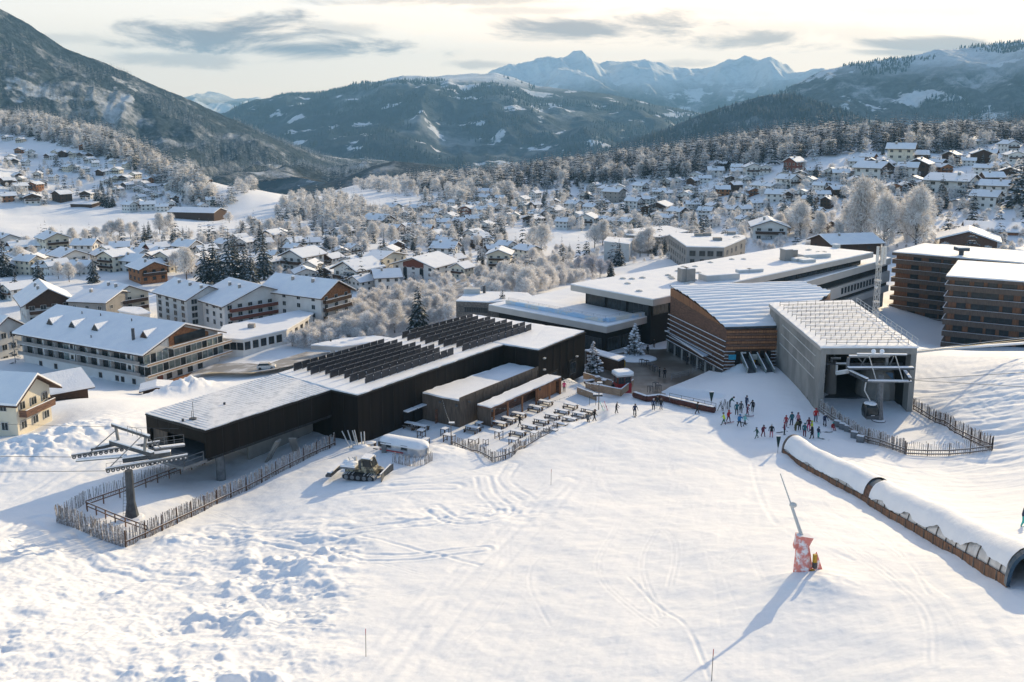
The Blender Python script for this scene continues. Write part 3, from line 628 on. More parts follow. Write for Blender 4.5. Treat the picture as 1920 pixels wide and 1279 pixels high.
def canopy():
    D = 41.7; fp = polyP([(895,759.5),(920,765.5),(1052,707),(1026.5,703)], D); a, b, c, d = [Vector(p) for p in fp]; z = CAMZ - D
    t = thing('bar_canopy', 'open timber bar with a narrow snow-covered roof behind the benches', 'pavilion', (a.x, a.y, CAMZ - 44.6))
    m = MB(); wallbox(m, a, b, CAMZ - 44.8, z - .25, .15); m.part('end_wall', M['woodv'], t)
    m = MB(); wallbox(m, a, d, CAMZ - 44.8, z - .3, .15, side=-1); wallbox(m, c, d, CAMZ - 44.8, z - .3, .15, side=-1); m.part('back_wall', M['wood'], t)
    MB().prism(fp, z - .3, z - .02).part('roof', M['wood'], t)
    snowcap(fp, z - .02, .22, seed=8).part('roof_snow', M['snow'], t)
    for s in (.04, .22, .42, .62, .82, .985):
        p = b.lerp(c, s); MB().box((p.x, p.y, (CAMZ - 44.7 + z - .3) / 2), (.22, .22, z - .3 - CAMZ + 44.7), rz=.8).part('post', M['woodo'], t)
    m = MB(); p0 = b.lerp(c, .7).lerp(a.lerp(d, .7), .3); p1 = b.lerp(c, .98).lerp(a.lerp(d, .98), .3); m.beam((*p0, CAMZ - 43.4), (*p1, CAMZ - 43.4), .1, 2.2); m.part('inner_screen', M['woodo'], t)
    m = MB()
    for s in (.0, .3, .65): p = b.lerp(c, s); m.box((p.x + .25, p.y - .25, z - .25), (.3, .3, .35))
    m.part('lamp', M['dgrey'], t)
canopy()

# ------------------------------------------------------------------ modern flat-roofed complex
def ringwall(poly, z0, z1, ins, mt, name, root): MB().prism(inset(poly, ins), z0, z1).part(name, mt, root)
def complexb():
    # low terrace wing
    D = 40.0; lo_ = orient(polyP([(916,570),(1137.5,611),(1290,574),(1300,520),(1070,539.5)], D)); z = CAMZ - D
    t = thing('terrace_wing', 'low wing with a beige rim round a snowy terrace and dark glass below', 'building', (*lo_[0], CAMZ - 47))
    MB().prism(lo_, z - 1.55, z - .25).part('fascia', M['beige'], t)
    MB().prism(inset(lo_, 1.6), CAMZ - 48, z - 1.55).part('wall', M['blackin'], t)
    snowcap(inset(lo_, .04), z - .25, .25, seed=12, rag=.03).part('rim_snow', M['snow'], t)
    a = Vector(W2(P(953, 568, D))); b = Vector(W2(P(1135, 603, D))); c = Vector(W2(P(1212, 589, D)))
    m = MB(); wallbox(m, a, b, z, z + .75, .9, side=-1); wallbox(m, b, c, z, z + .75, .9, side=-1); m.part('terrace_edge', M['pool'], t)
    m = MB(); rail(m, [(*a, z + .7), (*b, z + .7), (*c, z + .7)], .5, .02, 1, 3); m.part('terrace_railing', M['grey'], t)
    for s in (.55, .8, .93):
        p = Vector(lo_[0]); 
    n = len(lo_)
    for i in range(n):
        p, q = Vector(lo_[i]), Vector(lo_[(i + 1) % n])
        if p.y > 205 or q.y > 205: continue
        d = (q - p).normalized(); nn = Vector((-d.y, d.x)); L = (q - p).length; pp = p + nn * 1.55 + d * 2; qq = q + nn * 1.55 - d * 2
        for k in range(int(L / 5)): u = (k + .5) / int(L / 5); w_ = pp.lerp(qq, u); window(t, Vector((w_.x, w_.y, CAMZ - 44.6)) - t.location, math.atan2(d.y, d.x), 4.2, 2.6, fm='dgrey', bars=3)
    # long upper roof
    D = 35.5; up = orient(polyP([(1070,532.5),(1225,561),(1638,473),(1500,458)], D)); z = CAMZ - D
    t = thing('congress_building', 'long modern building with a vast snowy flat roof over bands of dark glass', 'building', (*up[0], CAMZ - 50))
    MB().prism(up, z - 1.5, z - .2).part('fascia', M['beige'], t)
    snowcap(inset(up, .05), z - .2, .3, seed=14, rag=.02, res=3).part('roof_snow', M['snow'], t)
    MB().prism(inset(up, 2.4), CAMZ - 50, z - 1.5).part('glass_storey', M['blackin'], t)
    fr = [v for v in (Vector(W2(P(1225, 561, D))), Vector(W2(P(1638, 473, D))), Vector(W2(P(1070, 532.5, D))))]
    for A, B in ((fr[2], fr[0]), (fr[0], fr[1])):
        d = (B - A).normalized(); nn = Vector((-d.y, d.x)); L = (B - A).length; n = int(L / 6); a_ = A + nn * 2.3 + d * 2.6; b_ = B + nn * 2.3 - d * 2.6
        for k in range(n): w_ = a_.lerp(b_, (k + .5) / n); window(t, Vector((w_.x, w_.y, z - 3.0)) - t.location, math.atan2(d.y, d.x), 5.2, 2.6, fm='dgrey', bars=3)
    low = orient([tuple(v) for v in (Vector(W2(P(1505, 529, 39))), Vector(W2(P(1671, 483, 39))), Vector(W2(P(1590, 468, 39))), Vector(W2(P(1330, 500, 39))), Vector(W2(P(1330, 574, 39))))])
    for nm, z0, z1, ins, mt in (('band', 39.2, 41.0, 0, 'beige'), ('glazing', 41.0, 43.0, .7, 'glass'), ('band', 43.0, 46.2, .05, 'beige'), ('glazing', 46.2, 47.4, .7, 'glass'), ('band', 47.4, 49.2, .05, 'beige'), ('base', 49.2, 54, 1.2, 'greyb')):
        MB().prism(inset(low, ins), CAMZ - z1, CAMZ - z0).part(nm, M[mt], t)
    snowcap(low, CAMZ - 39.2, .25, seed=15, rag=.03, res=3).part('terrace_snow', M['snow'], t)
    A = Vector(W2(P(1505, 529, 39))); B = Vector(W2(P(1671, 483, 39)))
    winrow(t, A, B, CAMZ - 44.6, [.42 + i * .036 for i in range(12)], 1.1, 1.7, bars=0, fm='dgrey')
    for px, py, sz in [(1282,524,(2.2,2.2,3.0)),(1291,524,(2.2,2.2,3.0)),(1474,485,(2.4,2.4,3.0)),(1484,483,(2.2,2.2,2.6))]:
        p = P(px, py + 4, D); m = MB(); m.box((p.x, p.y, z + sz[2] / 2 + .1), sz, rz=.3); m.box((p.x, p.y, z + sz[2] + .15), (sz[0] * .9, sz[1] * .9, .12), rz=.3, m=1); m.part('vent_tower', [M['greyb'], M['snow']], t)
    for px, py, sz in [(1348,521,(9,3.5,1.3)),(1524,480,(9,3.5,1.0)),(1395,508,(4,1.6,.7)),(1415,507,(4,1.6,.7)),(1498,487,(4,2.5,.8)),(1512,489,(4,2.5,.8)),(1568,462,(1.6,1.6,1.0))]:
        p = P(px, py + 3, D); m = MB(); m.box((p.x, p.y, z + sz[2] / 2), sz, rz=.35); m.box((p.x, p.y, z + sz[2] + .08), (sz[0] * .97, sz[1] * .97, .16), rz=.35, m=1); m.part('roof_plant', [M['whited'], M['snow']], t)
    m = MB()
    for i in range(34):
        s, r_ = random.random(), random.random(); p = fr[0].lerp(fr[1], s * .9 + .02).lerp(Vector(W2(P(1070, 532.5, D))).lerp(Vector(W2(P(1500, 458, D))), s * .9 + .02), .08 + r_ * .84)
        m.tube((p.x, p.y, z + .0), (p.x, p.y, z + .25), .8, .7, n=10); m.tube((p.x, p.y, z + .1), (p.x, p.y, z + .36), .35, .3, n=8)
    m.part('roof_outlet', M['whited'], t)
    # small side volume
    D = 41; sv = orient(polyP([(855,565),(916,567.5),(1010,565),(989,550),(877.5,547)], D)); z = CAMZ - D
    t = thing('side_pavilion', 'small grey boarded volume with a snowy flat roof left of the terrace wing', 'building', (*sv[0], CAMZ - 50))
    MB().prism(sv, CAMZ - 54, z).part('wall', M['woodg'], t); snowcap(sv, z, .3, seed=16, rag=.03).part('roof_snow', M['snow'], t)
    a = P(858, 565, D); b = P(914, 567.5, D); winrow(t, a, b, z - 1.9, [.15, .38, .62, .85], 2.2, 1.2, fm='dgrey', bars=1)
    p = P(885, 551, D); MB().box((p.x, p.y, z + .8), (4, 2.4, 1.2)).part('roof_plant', M['whited'], t)
    p = P(908, 551, D); MB().tube((p.x, p.y, z), (p.x, p.y, z + 2), .35, n=8).part('flue', M['dgrey'], t)
    # grey block behind
    D = 45; gb = orient(polyP([(1254,440),(1287.6,463),(1358,464.5),(1398,447.5),(1395,442),(1262,437.5)], D)); z = CAMZ - D
    t = thing('grey_block', 'grey angular block with rows of dark windows behind the vast roof', 'building', (*gb[0], CAMZ - 60))
    MB().prism(gb, CAMZ - 62, z).part('wall', M['greyb'], t); snowcap(gb, z, .4, seed=17, rag=.03, res=3).part('roof_snow', M['snow'], t)
    q = [P(1254, 440, D), P(1287.6, 463, D), P(1358, 464.5, D), P(1398, 447.5, D)]
    for zz in (2.4, 5.6, 8.8):
        winrow(t, q[0], q[1], z - zz, [.08 + i * .12 for i in range(8)], 1.4, 1.8, fm='dgrey', bars=0)
        winrow(t, q[1], q[2], z - zz, [.16, .42, .64, .88], 2.2 if zz < 3 else 1.6, 2.0, fm='dgrey', bars=1); winrow(t, q[2], q[3], z - zz, [.15, .35, .55, .8], 1.6, 1.8, fm='dgrey', bars=0)
    for px, py in [(1310,444),(1325,443),(1345,452),(1371,441)]:
        p = P(px, py, D); MB().box((p.x, p.y, z + .8), (3.2, 2.5, 1.2)).part('roof_plant', M['greyb'], t)
complexb()

# ------------------------------------------------------------------ wooden hall with the bent roof
def hall():
    BL = P(1258, 538, 32.8); BR = P(1497, 529, 32.8); FL = P(1362.5, 615, 36.1); FR = P(1463, 614, 36.1)
    RB = P(1592, 569, 35.2)
    t = thing('timber_hall', 'timber-clad hall with a bent snow-striped roof and escalator entrance', 'building', (FL.x, FL.y, CAMZ - 44))
    N = 16
    def prof(s): return 32.8 + (36.1 - 32.8) * (s ** 1.7)           # bent: nearly level at the back, steep at the front
    Lp = []; Rp = []
    for i in range(N + 1):
        s = i / N; D = prof(s); l = BL.lerp(FL, s); 
        r0 = Vector((BR.x, BR.y)); r1 = Vector(W2(P(1560, 549, 33.6))); r2 = Vector(W2(FR)) + Vector((2.0, 1.0)); r = r0.lerp(r1, min(1, s * 2.2)) if s < .4545 else r1.lerp(r2, (s - .4545) / .5455)
        Lp.append(Vector((l.x, l.y, CAMZ - D))); Rp.append(Vector((r.x, r.y, CAMZ - D)))
    zb = CAMZ - 46.6
    m = MB(); vs = [(p.x, p.y, p.z - .3) for p in Lp] + [(p.x, p.y, p.z - .3) for p in Rp] + [(p.x, p.y, zb) for p in Lp] + [(p.x, p.y, zb) for p in Rp]; K = N + 1; fs = []
    for i in range(N): fs += [(i, i + 1, K + i + 1, K + i), (i, 2 * K + i, 2 * K + i + 1, i + 1), (K + i, K + i + 1, 3 * K + i + 1, 3 * K + i)]
    fs += [(N, 2 * K + N, 3 * K + N, K + N), (0, K, 3 * K, 2 * K)]; m.add(vs, fs); m.part('wall', M['wood'], t)
    d = (Vector(W2(FL)) - Vector(W2(BL))).normalized(); nn = Vector((d.y, -d.x)); nn = nn if nn.x < 0 else -nn
    # orange strip of upright boards under the eave
    m = MB()
    for i in range(N):
        a, b = Lp[i], Lp[i + 1]; o_ = Vector((nn.x, nn.y, 0)) * .08; da = (Lp[i].z - .28) - (CAMZ - 34.6 - 1.0 * i / N * 1.6); db = (Lp[i + 1].z - .28) - (CAMZ - 34.6 - 1.0 * (i + 1) / N * 1.6)
        m.add([a + o_ - Vector((0, 0, .28)), b + o_ - Vector((0, 0, .28)), b + o_ - Vector((0, 0, .28 + max(.05, db))), a + o_ - Vector((0, 0, .28 + max(.05, da)))], [(0, 3, 2, 1)])
    m.part('orange_board_strip', M['woodo'], t)
    # roof deck and snow in corrugated stripes across
    m = MB(); m.add([*(p for p in Lp), *(p for p in Rp)], [(i, i + 1, K + i + 1, K + i) for i in range(N)]); m.part('roof', M['dgrey'], t)
    m = MB(); S = 130
    vl = []
    for i in range(S + 1):
        s = i / S * N; k = min(int(s), N - 1); f = s - k; a = Lp[k].lerp(Lp[k + 1], f); b = Rp[k].lerp(Rp[k + 1], f); rg = abs(math.sin(i / S * math.pi * 15)); hh = .10 + .30 * (rg ** .7)
        o_ = Vector((nn.x, nn.y, 0)) * (.35 + .15 * rg)
        for j in range(9): q = (a + o_).lerp(b, j / 8); vl.append((q.x, q.y, q.z + hh * (1 + .25 * math.sin(j * 2.1 + i * .3))))
    m.add(vl, [(i * 9 + j, i * 9 + j + 1, (i + 1) * 9 + j + 1, (i + 1) * 9 + j) for i in range(S) for j in range(8)]); m.part('roof_snow', M['snow'], t, smooth=True)
    m = MB(); m.beam(Lp[N] + Vector((-.3, -.1, .0)), Rp[N] + Vector((.3, -.1, .0)), .35, .35); m.part('eave', M['dgrey'], t)
    # snow-edged ledges along the left flank
    for k, (dz, o_) in enumerate([(38.6, .35), (39.6, .4), (40.5, .45), (41.4, .5), (42.3, .55), (43.1, .6), (43.9, .65)]):
        m = MB(); a = BL + Vector((nn.x * o_, nn.y * o_, 0)); b = FL + Vector((nn.x * o_, nn.y * o_, 0)) + Vector((d.x, d.y, 0)) * .4; z = CAMZ - dz
        m.beam((a.x, a.y, z), (b.x, b.y, z), .5, .10); m.beam((a.x, a.y, z + .09), (b.x, b.y, z + .09), .22, .07, m=1); m.part('ledge', [M['brown'], M['snow']], t)
    # front face
    df = (Vector(W2(FR)) - Vector(W2(FL))).normalized(); nf = Vector((df.y, -df.x)); an = math.atan2(df.y, df.x); F2 = lambda s: Vector(W2(FL)).lerp(Vector(W2(FR)), s)
    zt = FL.z - .35
    for k in range(7):
        z = zt - .35 - k * .5; m = MB(); a, b = F2(0) + nf * .12, F2(1) + nf * .12; m.beam((*a, z), (*b, z), .12, .42); m.part('front_board', M['woodo'] if k % 2 == 0 else M['wood'], t)
    for k in range(7):
        z = zt - 4.1 - k * .62
        for s0, s1 in ((-.03, .17), (.84, 1.0)):
            m = MB(); a, b = F2(s0) + nf * .2, F2(s1) + nf * .2; m.beam((*a, z), (*b, z), .4, .12); m.beam((*a, z + .09), (*b, z + .09), .3, .06, m=1); m.part('front_ledge', [M['brown'], M['snow']], t)
    m = MB(); a, b = F2(.17) + nf * .1, F2(.84) + nf * .1; m.beam((*a, zt - 6.3), (*b, zt - 6.3), .1, 4.6); m.part('entrance_shade_panel', M['blackin'], t)  # flat panel on the face; the opening's shade is its colour
    for s in (.30, .46, .62, .74): a = F2(s) + nf * .22; MB().box((a.x, a.y, zt - 6.2), (.28, .2, 4.5), rz=an).part('front_post', M['wood'], t)
    def sgn(s, z, w_, h_, mt, nm): a = F2(s) + nf * .42; return MB().box((a.x, a.y, zt - z), (w_, .06, h_), rz=an).part(nm, M[mt], t)
    sgn(.115, 5.0, 1.35, .95, 'bluesign', 'blue_notice'); sgn(.52, 5.0, 1.4, 1.0, 'pale', 'poster'); sgn(.51, 5.9, .8, .6, 'yel', 'yellow_notice'); sgn(.32, 4.2, 1.0, .28, 'wframe', 'white_notice')
    a = F2(.33) + nf * .12; m = MB(); m.box((a.x, a.y, zt - 3.3), (2.0, .1, .6), rz=an); m.part('slot_window', M['glass'], t)
    # two escalator ramps coming down to the snow
    for s, L in ((.36, 4.2), (.66, 5.2)):
        for sd_ in (-.75, .75):
            p = F2(s) + nf * .2 + df * sd_; q = p + nf * L; m = MB(); m.beam((*p, CAMZ - 41.2), (*q, CAMZ - 42.9), .1, 1.0); m.part('escalator_side', M['glassg'], t)
            m = MB(); m.beam((p.x, p.y, CAMZ - 40.65), (q.x, q.y, CAMZ - 42.35), .14, .09); m.part('handrail', M['snow'], t)
        p = F2(s) + nf * .2; q = p + nf * L; m = MB(); m.beam((*p, CAMZ - 41.9), (*q, CAMZ - 43.4), 1.4, .3); m.part('escalator_steps', M['dgrey'], t)
    # awning and shop fronts on the flank below
    A = P(1247, 620, 42.4); B = P(1318, 668, 42.6); m = MB(); o1 = Vector((-nn.x, -nn.y, 0)) * 2.2
    m.add([A, B, B + o1 + Vector((0, 0, .5)), A + o1 + Vector((0, 0, .5)), A - Vector((0, 0, .15)), B - Vector((0, 0, .15)), B + o1 + Vector((0, 0, .3)), A + o1 + Vector((0, 0, .3))], [(0, 1, 2, 3), (7, 6, 5, 4), (0, 4, 5, 1), (1, 5, 6, 2), (2, 6, 7, 3), (3, 7, 4, 0)]); m.part('awning', M['awning'], t)
    m = MB(); m.beam(A, B, .2, .2); m.part('awning_edge', M['snow'], t)
    for i in range(7):
        s = .05 + i * .14; p = Vector(W2(BL)).lerp(Vector(W2(FL)), s) + nn * .7; MB().box((p.x, p.y, CAMZ - 45.1), (.5, .5, 2.4), rz=.5).part('pillar', M['conc'], t)
        window(t, Vector((p.x + nn.x * .1 + d.x * 1.6, p.y + nn.y * .1 + d.y * 1.6, CAMZ - 45.0)) - t.location, math.atan2(d.y, d.x) , 2.4, 2.0, fm='dgrey', gm='glass', bars=2)
    p = Vector(W2(BL)).lerp(Vector(W2(FL)), .93) + nn * .75; m = MB(); m.box((p.x, p.y, CAMZ - 44.9), (.1, 2.6, 2.0), rz=math.atan2(d.y, d.x) - math.pi / 2, m=0); m.part('colourful_poster', M['poster'] if 'poster' in M else M['bluesign'], t)
    return FL, FR
M['poster'] = mat('poster_print', (.10, .22, .45), .6, (.50, .06, .10), .9, .48, .52)
HFL, HFR = hall()

# ------------------------------------------------------------------ concrete gondola station
def station():
    D = 33.2; z = CAMZ - D; BL, FL, FR, BR = [Vector(W2(P(a, b, D))) for a, b in ((1444,572),(1540,652.5),(1720,652.5),(1596,565))]
    t = thing('gondola_station', 'board-marked concrete gondola station with a wide open front', 'station', (FL.x, FL.y, CAMZ - 43.3)); zb = CAMZ - 44.2
    m = MB(); wallbox(m, BL, FL, zb, z - .25, .8); m.part('side_wall', M['conc'], t, label='grey concrete side wall with pale strips')
    m = MB(); wallbox(m, FR, BR, zb, z - .25, .8); m.part('side_wall', M['conc'], t)
    m = MB(); wallbox(m, BR, BL, zb, z - .25, .6); m.part('back_wall', M['conc'], t)
    m = MB(); wallbox(m, FL, FR, z - 1.0, z - .25, .8, off=.02); m.part('lintel', M['conc'], t)
    MB().prism([tuple(p) for p in (BL, FL, FR, BR)], z - .25, z).part('roof_slab', M['conc'], t)
    qi = lambda u, v: FL.lerp(FR, u).lerp(BL.lerp(BR, u), v); m = MB(); wallbox(m, qi(.055, .995), qi(.055, .06), zb, z - .3, .12, side=-1); wallbox(m, qi(.945, .06), qi(.945, .985), zb, z - .3, .12, side=-1); wallbox(m, qi(.04, .93), qi(.96, .93), zb, z - .3, .2); m.prism([tuple(qi(.05, .05)), tuple(qi(.95, .05)), tuple(qi(.95, .93)), tuple(qi(.05, .93))], z - .5, z - .3); m.part('interior_shade_lining', M['blackin'], t); MB().prism([tuple(qi(.055, .2)), tuple(qi(.945, .2)), tuple(qi(.945, .93)), tuple(qi(.055, .93))], zb + .4, CAMZ - 43.15).part('station_floor', M['dgrey'], t)  # lining slabs added to darken the interior; shade put into their colour
    rp = inset([tuple(p) for p in (BL, FL, FR, BR)], -.15)
    snowcap(rp, z, .3, seed=20, rag=.04).part('roof_snow', M['snow'], t)
    dl = (FL - BL).normalized(); nl = Vector((dl.y, -dl.x)); nl = nl if nl.x < 0 else -nl
    for k, (s0, s1, h0) in enumerate([(.30, .92, 1.9), (.28, .92, 3.7), (.26, .92, 5.5)]):
        a = BL.lerp(FL, s0) + nl * .05; b = BL.lerp(FL, s1) + nl * .05; m = MB(); m.beam((*a, z - h0 + .3), (*b, z - h0), .08, .14); m.part('wall_strip', M['wframe'], t)
    a = BL.lerp(FL, .0) + nl * .1; b = FL + nl * .1; m = MB(); m.beam((*a, z - .1), (*b, z - .1), .3, .5); m.part('gutter', M['beige'], t)
    # snow-retaining grid on the roof
    df = (FR - FL); db = (BL - FL); dbr = (BR - FR); hz_ = z + .25
    q = lambda u, v: (FL + db * v).lerp(FR + dbr * v, u)
    for v in [.03 + i * .088 for i in range(11)]:
        m = MB(); n = 9; a, b = q(.07, v), q(.93, v)
        for j in range(n): p = a.lerp(b, j / (n - 1)); m.beam((*p, hz_), (*p, hz_ + .95), .05, .05); m.beam((p.x, p.y, hz_ + .8), (p.x + .25, p.y + .55, hz_), .04, .04)
        for hh in (.35, .8): m.beam((*a, hz_ + hh), (*b, hz_ + hh), .05, .05)
        m.part('snow_fence_row', M['dgrey'], t)
    m = MB(); rail(m, [(*(FR + dbr * .0), z + .3), (*(FR + dbr * .9), z + .3)], 1.1, .05, 1, 2.4); m.part('roof_railing', M['wframe'], t)
    # machinery and pier inside
    ins = lambda u, v: q(u, v)
    m = MB(); p = ins(.32, .28); m.tube((*p, zb), (*p, z - 4.5), 1.0, .75, n=14); m.box((p.x, p.y, zb + .6), (5, 3, .8)); m.part('inner_pier', M['conc'], t)
    m = MB()
    for u in (.12, .2, .3): a = ins(u, .1 + u * .4); b = ins(u, .75); m.beam((*a, z - 2.2), (*b, z - 2.2), .3, .4); m.beam((*a, z - 1.0), (a.x, a.y, z - 4.6), .2, .2)
    m.beam((*ins(.05, .3), z - 1.6), (*ins(.95, .3), z - 1.6), .4, .6); m.beam((*ins(.05, .1), z - 3.4), (*ins(.95, .1), z - 3.4), .3, .3); m.part('drive_machinery', M['dgrey'], t)
    p = ins(.82, .25); m = MB(); m.ell((p.x, p.y, zb + 1), (3.4, 3.4, 6.0), 18, 6, z0=0); m.part('garage_drum', M['conc'], t)
    return q
SQ = station()

# residential blocks
def block(name, label, roofpx, D, Db, fronts, nst, mats_, ins=0.0):
    rp = orient(polyP(roofpx, D)); z = CAMZ - D; t = thing(name, label, 'apartment block', (*rp[0], CAMZ - Db))
    MB().prism(rp, z - .9, z - .05).part('roof', M['band'], t); snowcap(inset(rp, .1), z - .05, .4, seed=len(label), rag=.03, res=3).part('roof_snow', M['snow'], t)
    MB().prism(inset(rp, 1.0), CAMZ - Db - 2, z - .5).part('wall', M['resw'], t)
    st = (Db - D - .6) / nst
    for k in range(nst):
        zz = z - .6 - st * (k + 1)
        MB().prism(inset(rp, .15), zz, zz + st * .47).part('balcony_band', M['band'], t)
        m = MB()
        for i in range(len(rp)): a, b = rp[i], rp[(i + 1) % len(rp)]; m.beam((*a, zz + st * .485), (*b, zz + st * .485), .22, .05)
        m.part('balcony_rail_snow', M['snow'], t)
        for a_, b_, us in fronts:
            a = Vector(W2(P(*a_, D))); b = Vector(W2(P(*b_, D))); d = (b - a).normalized(); nn = Vector((-d.y, d.x)); nn = nn * .88
            for u in us:
                uu = u + random.uniform(-.012, .012); p = a.lerp(b, uu) + nn
                window(t, Vector((p.x, p.y, zz + st * .74)) - t.location, math.atan2(d.y, d.x), 3.4 if random.random() < .6 else 2.2, st * .5, fm='brown', gm='glass', bars=1)
    return t
t = block('residence', 'timber-clad apartment block at the right edge with orange boards and grey balcony bands', [(1773,518),(1796,489),(1960,500),(2130,512),(2130,545)], 38.6, 57.5, [((1773,518),(2130,545),[.1,.19,.27,.36,.48,.6,.75])], 6, None)
t2 = block('residence', 'timber-clad apartment block behind the nearer one, with a roof vent on its snow', [(1673,473),(1734,457),(1935,473),(2100,485),(2080,520),(1913,494)], 38.5, 59.0, [((1673,473),(1913,494),[.2,.36,.46,.62,.74,.88])], 7, None)
p = P(1802, 480, 38.5); m = MB(); m.tube((p.x, p.y, p.z), (p.x, p.y, p.z + 1.6), .7, n=8); m.box((p.x, p.y, p.z + 2.1), (3.2, 3.2, .9)); m.box((p.x, p.y, p.z + 2.65), (3.2, 3.2, .25), m=1); m.part('roof_vent', [M['dgrey'], M['snow']], t2)
# ------------------------------------------------------------------ trees
def proj(x, y, z):
    z = z - CAMZ; yc = y * math.sin(PITCH) + z * math.cos(PITCH); zc = y * math.cos(PITCH) - z * math.sin(PITCH)
    return 960 + F * x / zc, PPY - F * yc / zc
def strips_conifer(h, r, levels, nb, seg, seed, slim=1.0):
    """spruce: whorls of drooping boughs, each a tent-shaped strip"""
    g = np.random.default_rng(seed); V = []; Q = []
    for i in range(levels):
        f = (i + .5 * g.random()) / levels; z0 = h * (.08 + .9 * f); rr = r * slim * ((1 - f) ** .8) * g.uniform(.8, 1.12) + .12 * (h / 12)
        k = max(4, int(nb * (1 - .45 * f)))
        for j in range(k):
            a = 2 * math.pi * (j + g.uniform(-.35, .35)) / k + i * 1.3; L = rr * g.uniform(.65, 1.15); up = .10 * L; wd = L * .30 + .05; dr = np.array([math.cos(a), math.sin(a)]); pe = np.array([-dr[1], dr[0]])
            prev = None
            for s in range(seg + 1):
                t = s / seg; x = dr * L * t; z = z0 + up * math.sin(t * 2.4) - L * .38 * t * t; ww = wd * math.sin(min(1, t * 1.3 + .25) * math.pi * .8) * (1 - t * .5) + .02
                c = (x[0], x[1], z); l = (x[0] + pe[0] * ww, x[1] + pe[1] * ww, z - ww * .55 - .1 * L * g.random()); q = (x[0] - pe[0] * ww, x[1] - pe[1] * ww, z - ww * .55 - .1 * L * g.random())
                b = len(V); V += [l, c, q]
                if prev is not None: Q += [(prev, prev + 1, b + 1, b), (prev + 1, prev + 2, b + 2, b + 1)]
                prev = b
    b = len(V); V += [(.05 * h / 12, 0, h * .9), (0, .05, h * .9), (-.05 * h / 12, -.05, h * .9), (0, 0, h * 1.03)]; Q += [(b, b + 1, b + 3, b + 3), (b + 1, b + 2, b + 3, b + 3)]
    return np.array(V), np.array([q if q[2] != q[3] else (q[0], q[1], q[2], q[0]) for q in Q])
def twig_crown(h, w_, n, seed, size=.35, z0=.22, clumps=14, wid=.32, shape=1.0):
    """frosted broadleaf crown: short twig blades gathered in clumps with gaps between"""
    g = np.random.default_rng(seed); C = []
    for i in range(clumps):
        a = g.uniform(0, 2 * math.pi); f = g.uniform(0, 1) ** .75; zz = h * (z0 + .1 + (.84 - z0) * f); rad = w_ * .5 * (math.sin(math.pi * min(1, (f * .78 + .2))) ** shape) * g.uniform(.35, .8)
        C.append((rad * math.cos(a), rad * math.sin(a), zz, w_ * g.uniform(.09, .21)))
    C.append((0, 0, h * .82, w_ * .22)); C.append((0, 0, h * .55, w_ * .3)); C = np.array(C)
    k = g.choice(len(C), n, p=C[:, 3] ** 2 / (C[:, 3] ** 2).sum()); d = g.normal(size=(n, 3)); d /= np.linalg.norm(d, axis=1)[:, None]
    rr = C[k, 3] * g.uniform(.25, 1.0, n) ** .5; p = C[k, :3] + d * rr[:, None] * np.array([1, 1, .85])
    o = d + g.normal(size=(n, 3)) * .45 + np.array([0, 0, -.1]); o /= np.linalg.norm(o, axis=1)[:, None]
    s_ = np.cross(o, g.normal(size=(n, 3))); s_ /= np.linalg.norm(s_, axis=1)[:, None] + 1e-9
    L = size * g.uniform(.6, 1.5, n)[:, None]; W_ = L * wid
    V = np.stack([p - s_ * W_ * .5, p + s_ * W_ * .5, p + o * L + s_ * W_ * .3, p + o * L - s_ * W_ * .3], 1).reshape(-1, 3)
    return V, np.arange(4 * n).reshape(-1, 4), C
def limb_mesh(h, C, r, seed, m):
    g = random.Random(seed); mb = MB(); mb.tube((0, 0, -.6), (0, 0, h * .35), r, r * .75, n=7); mb.tube((0, 0, h * .35), (g.uniform(-.2, .2), g.uniform(-.2, .2), h * .75), r * .75, r * .3, n=6)
    for c in C:
        z = min(c[2] * .6, h * .5); q = Vector((c[0] * .55, c[1] * .55, (z + c[2]) / 2 + .2)); mb.tube((0, 0, z), q, r * .38, r * .22, n=4, cap=False); mb.tube(q, (c[0], c[1], c[2]), r * .22, r * .08, n=4, cap=False)
        for k in range(3): mb.tube((c[0], c[1], c[2]), (c[0] + g.uniform(-1, 1) * c[3], c[1] + g.uniform(-1, 1) * c[3], c[2] + g.uniform(0, 1) * c[3]), r * .09, r * .03, n=3, cap=False)
    return mb.mesh('trunk', m)
TREES = {}
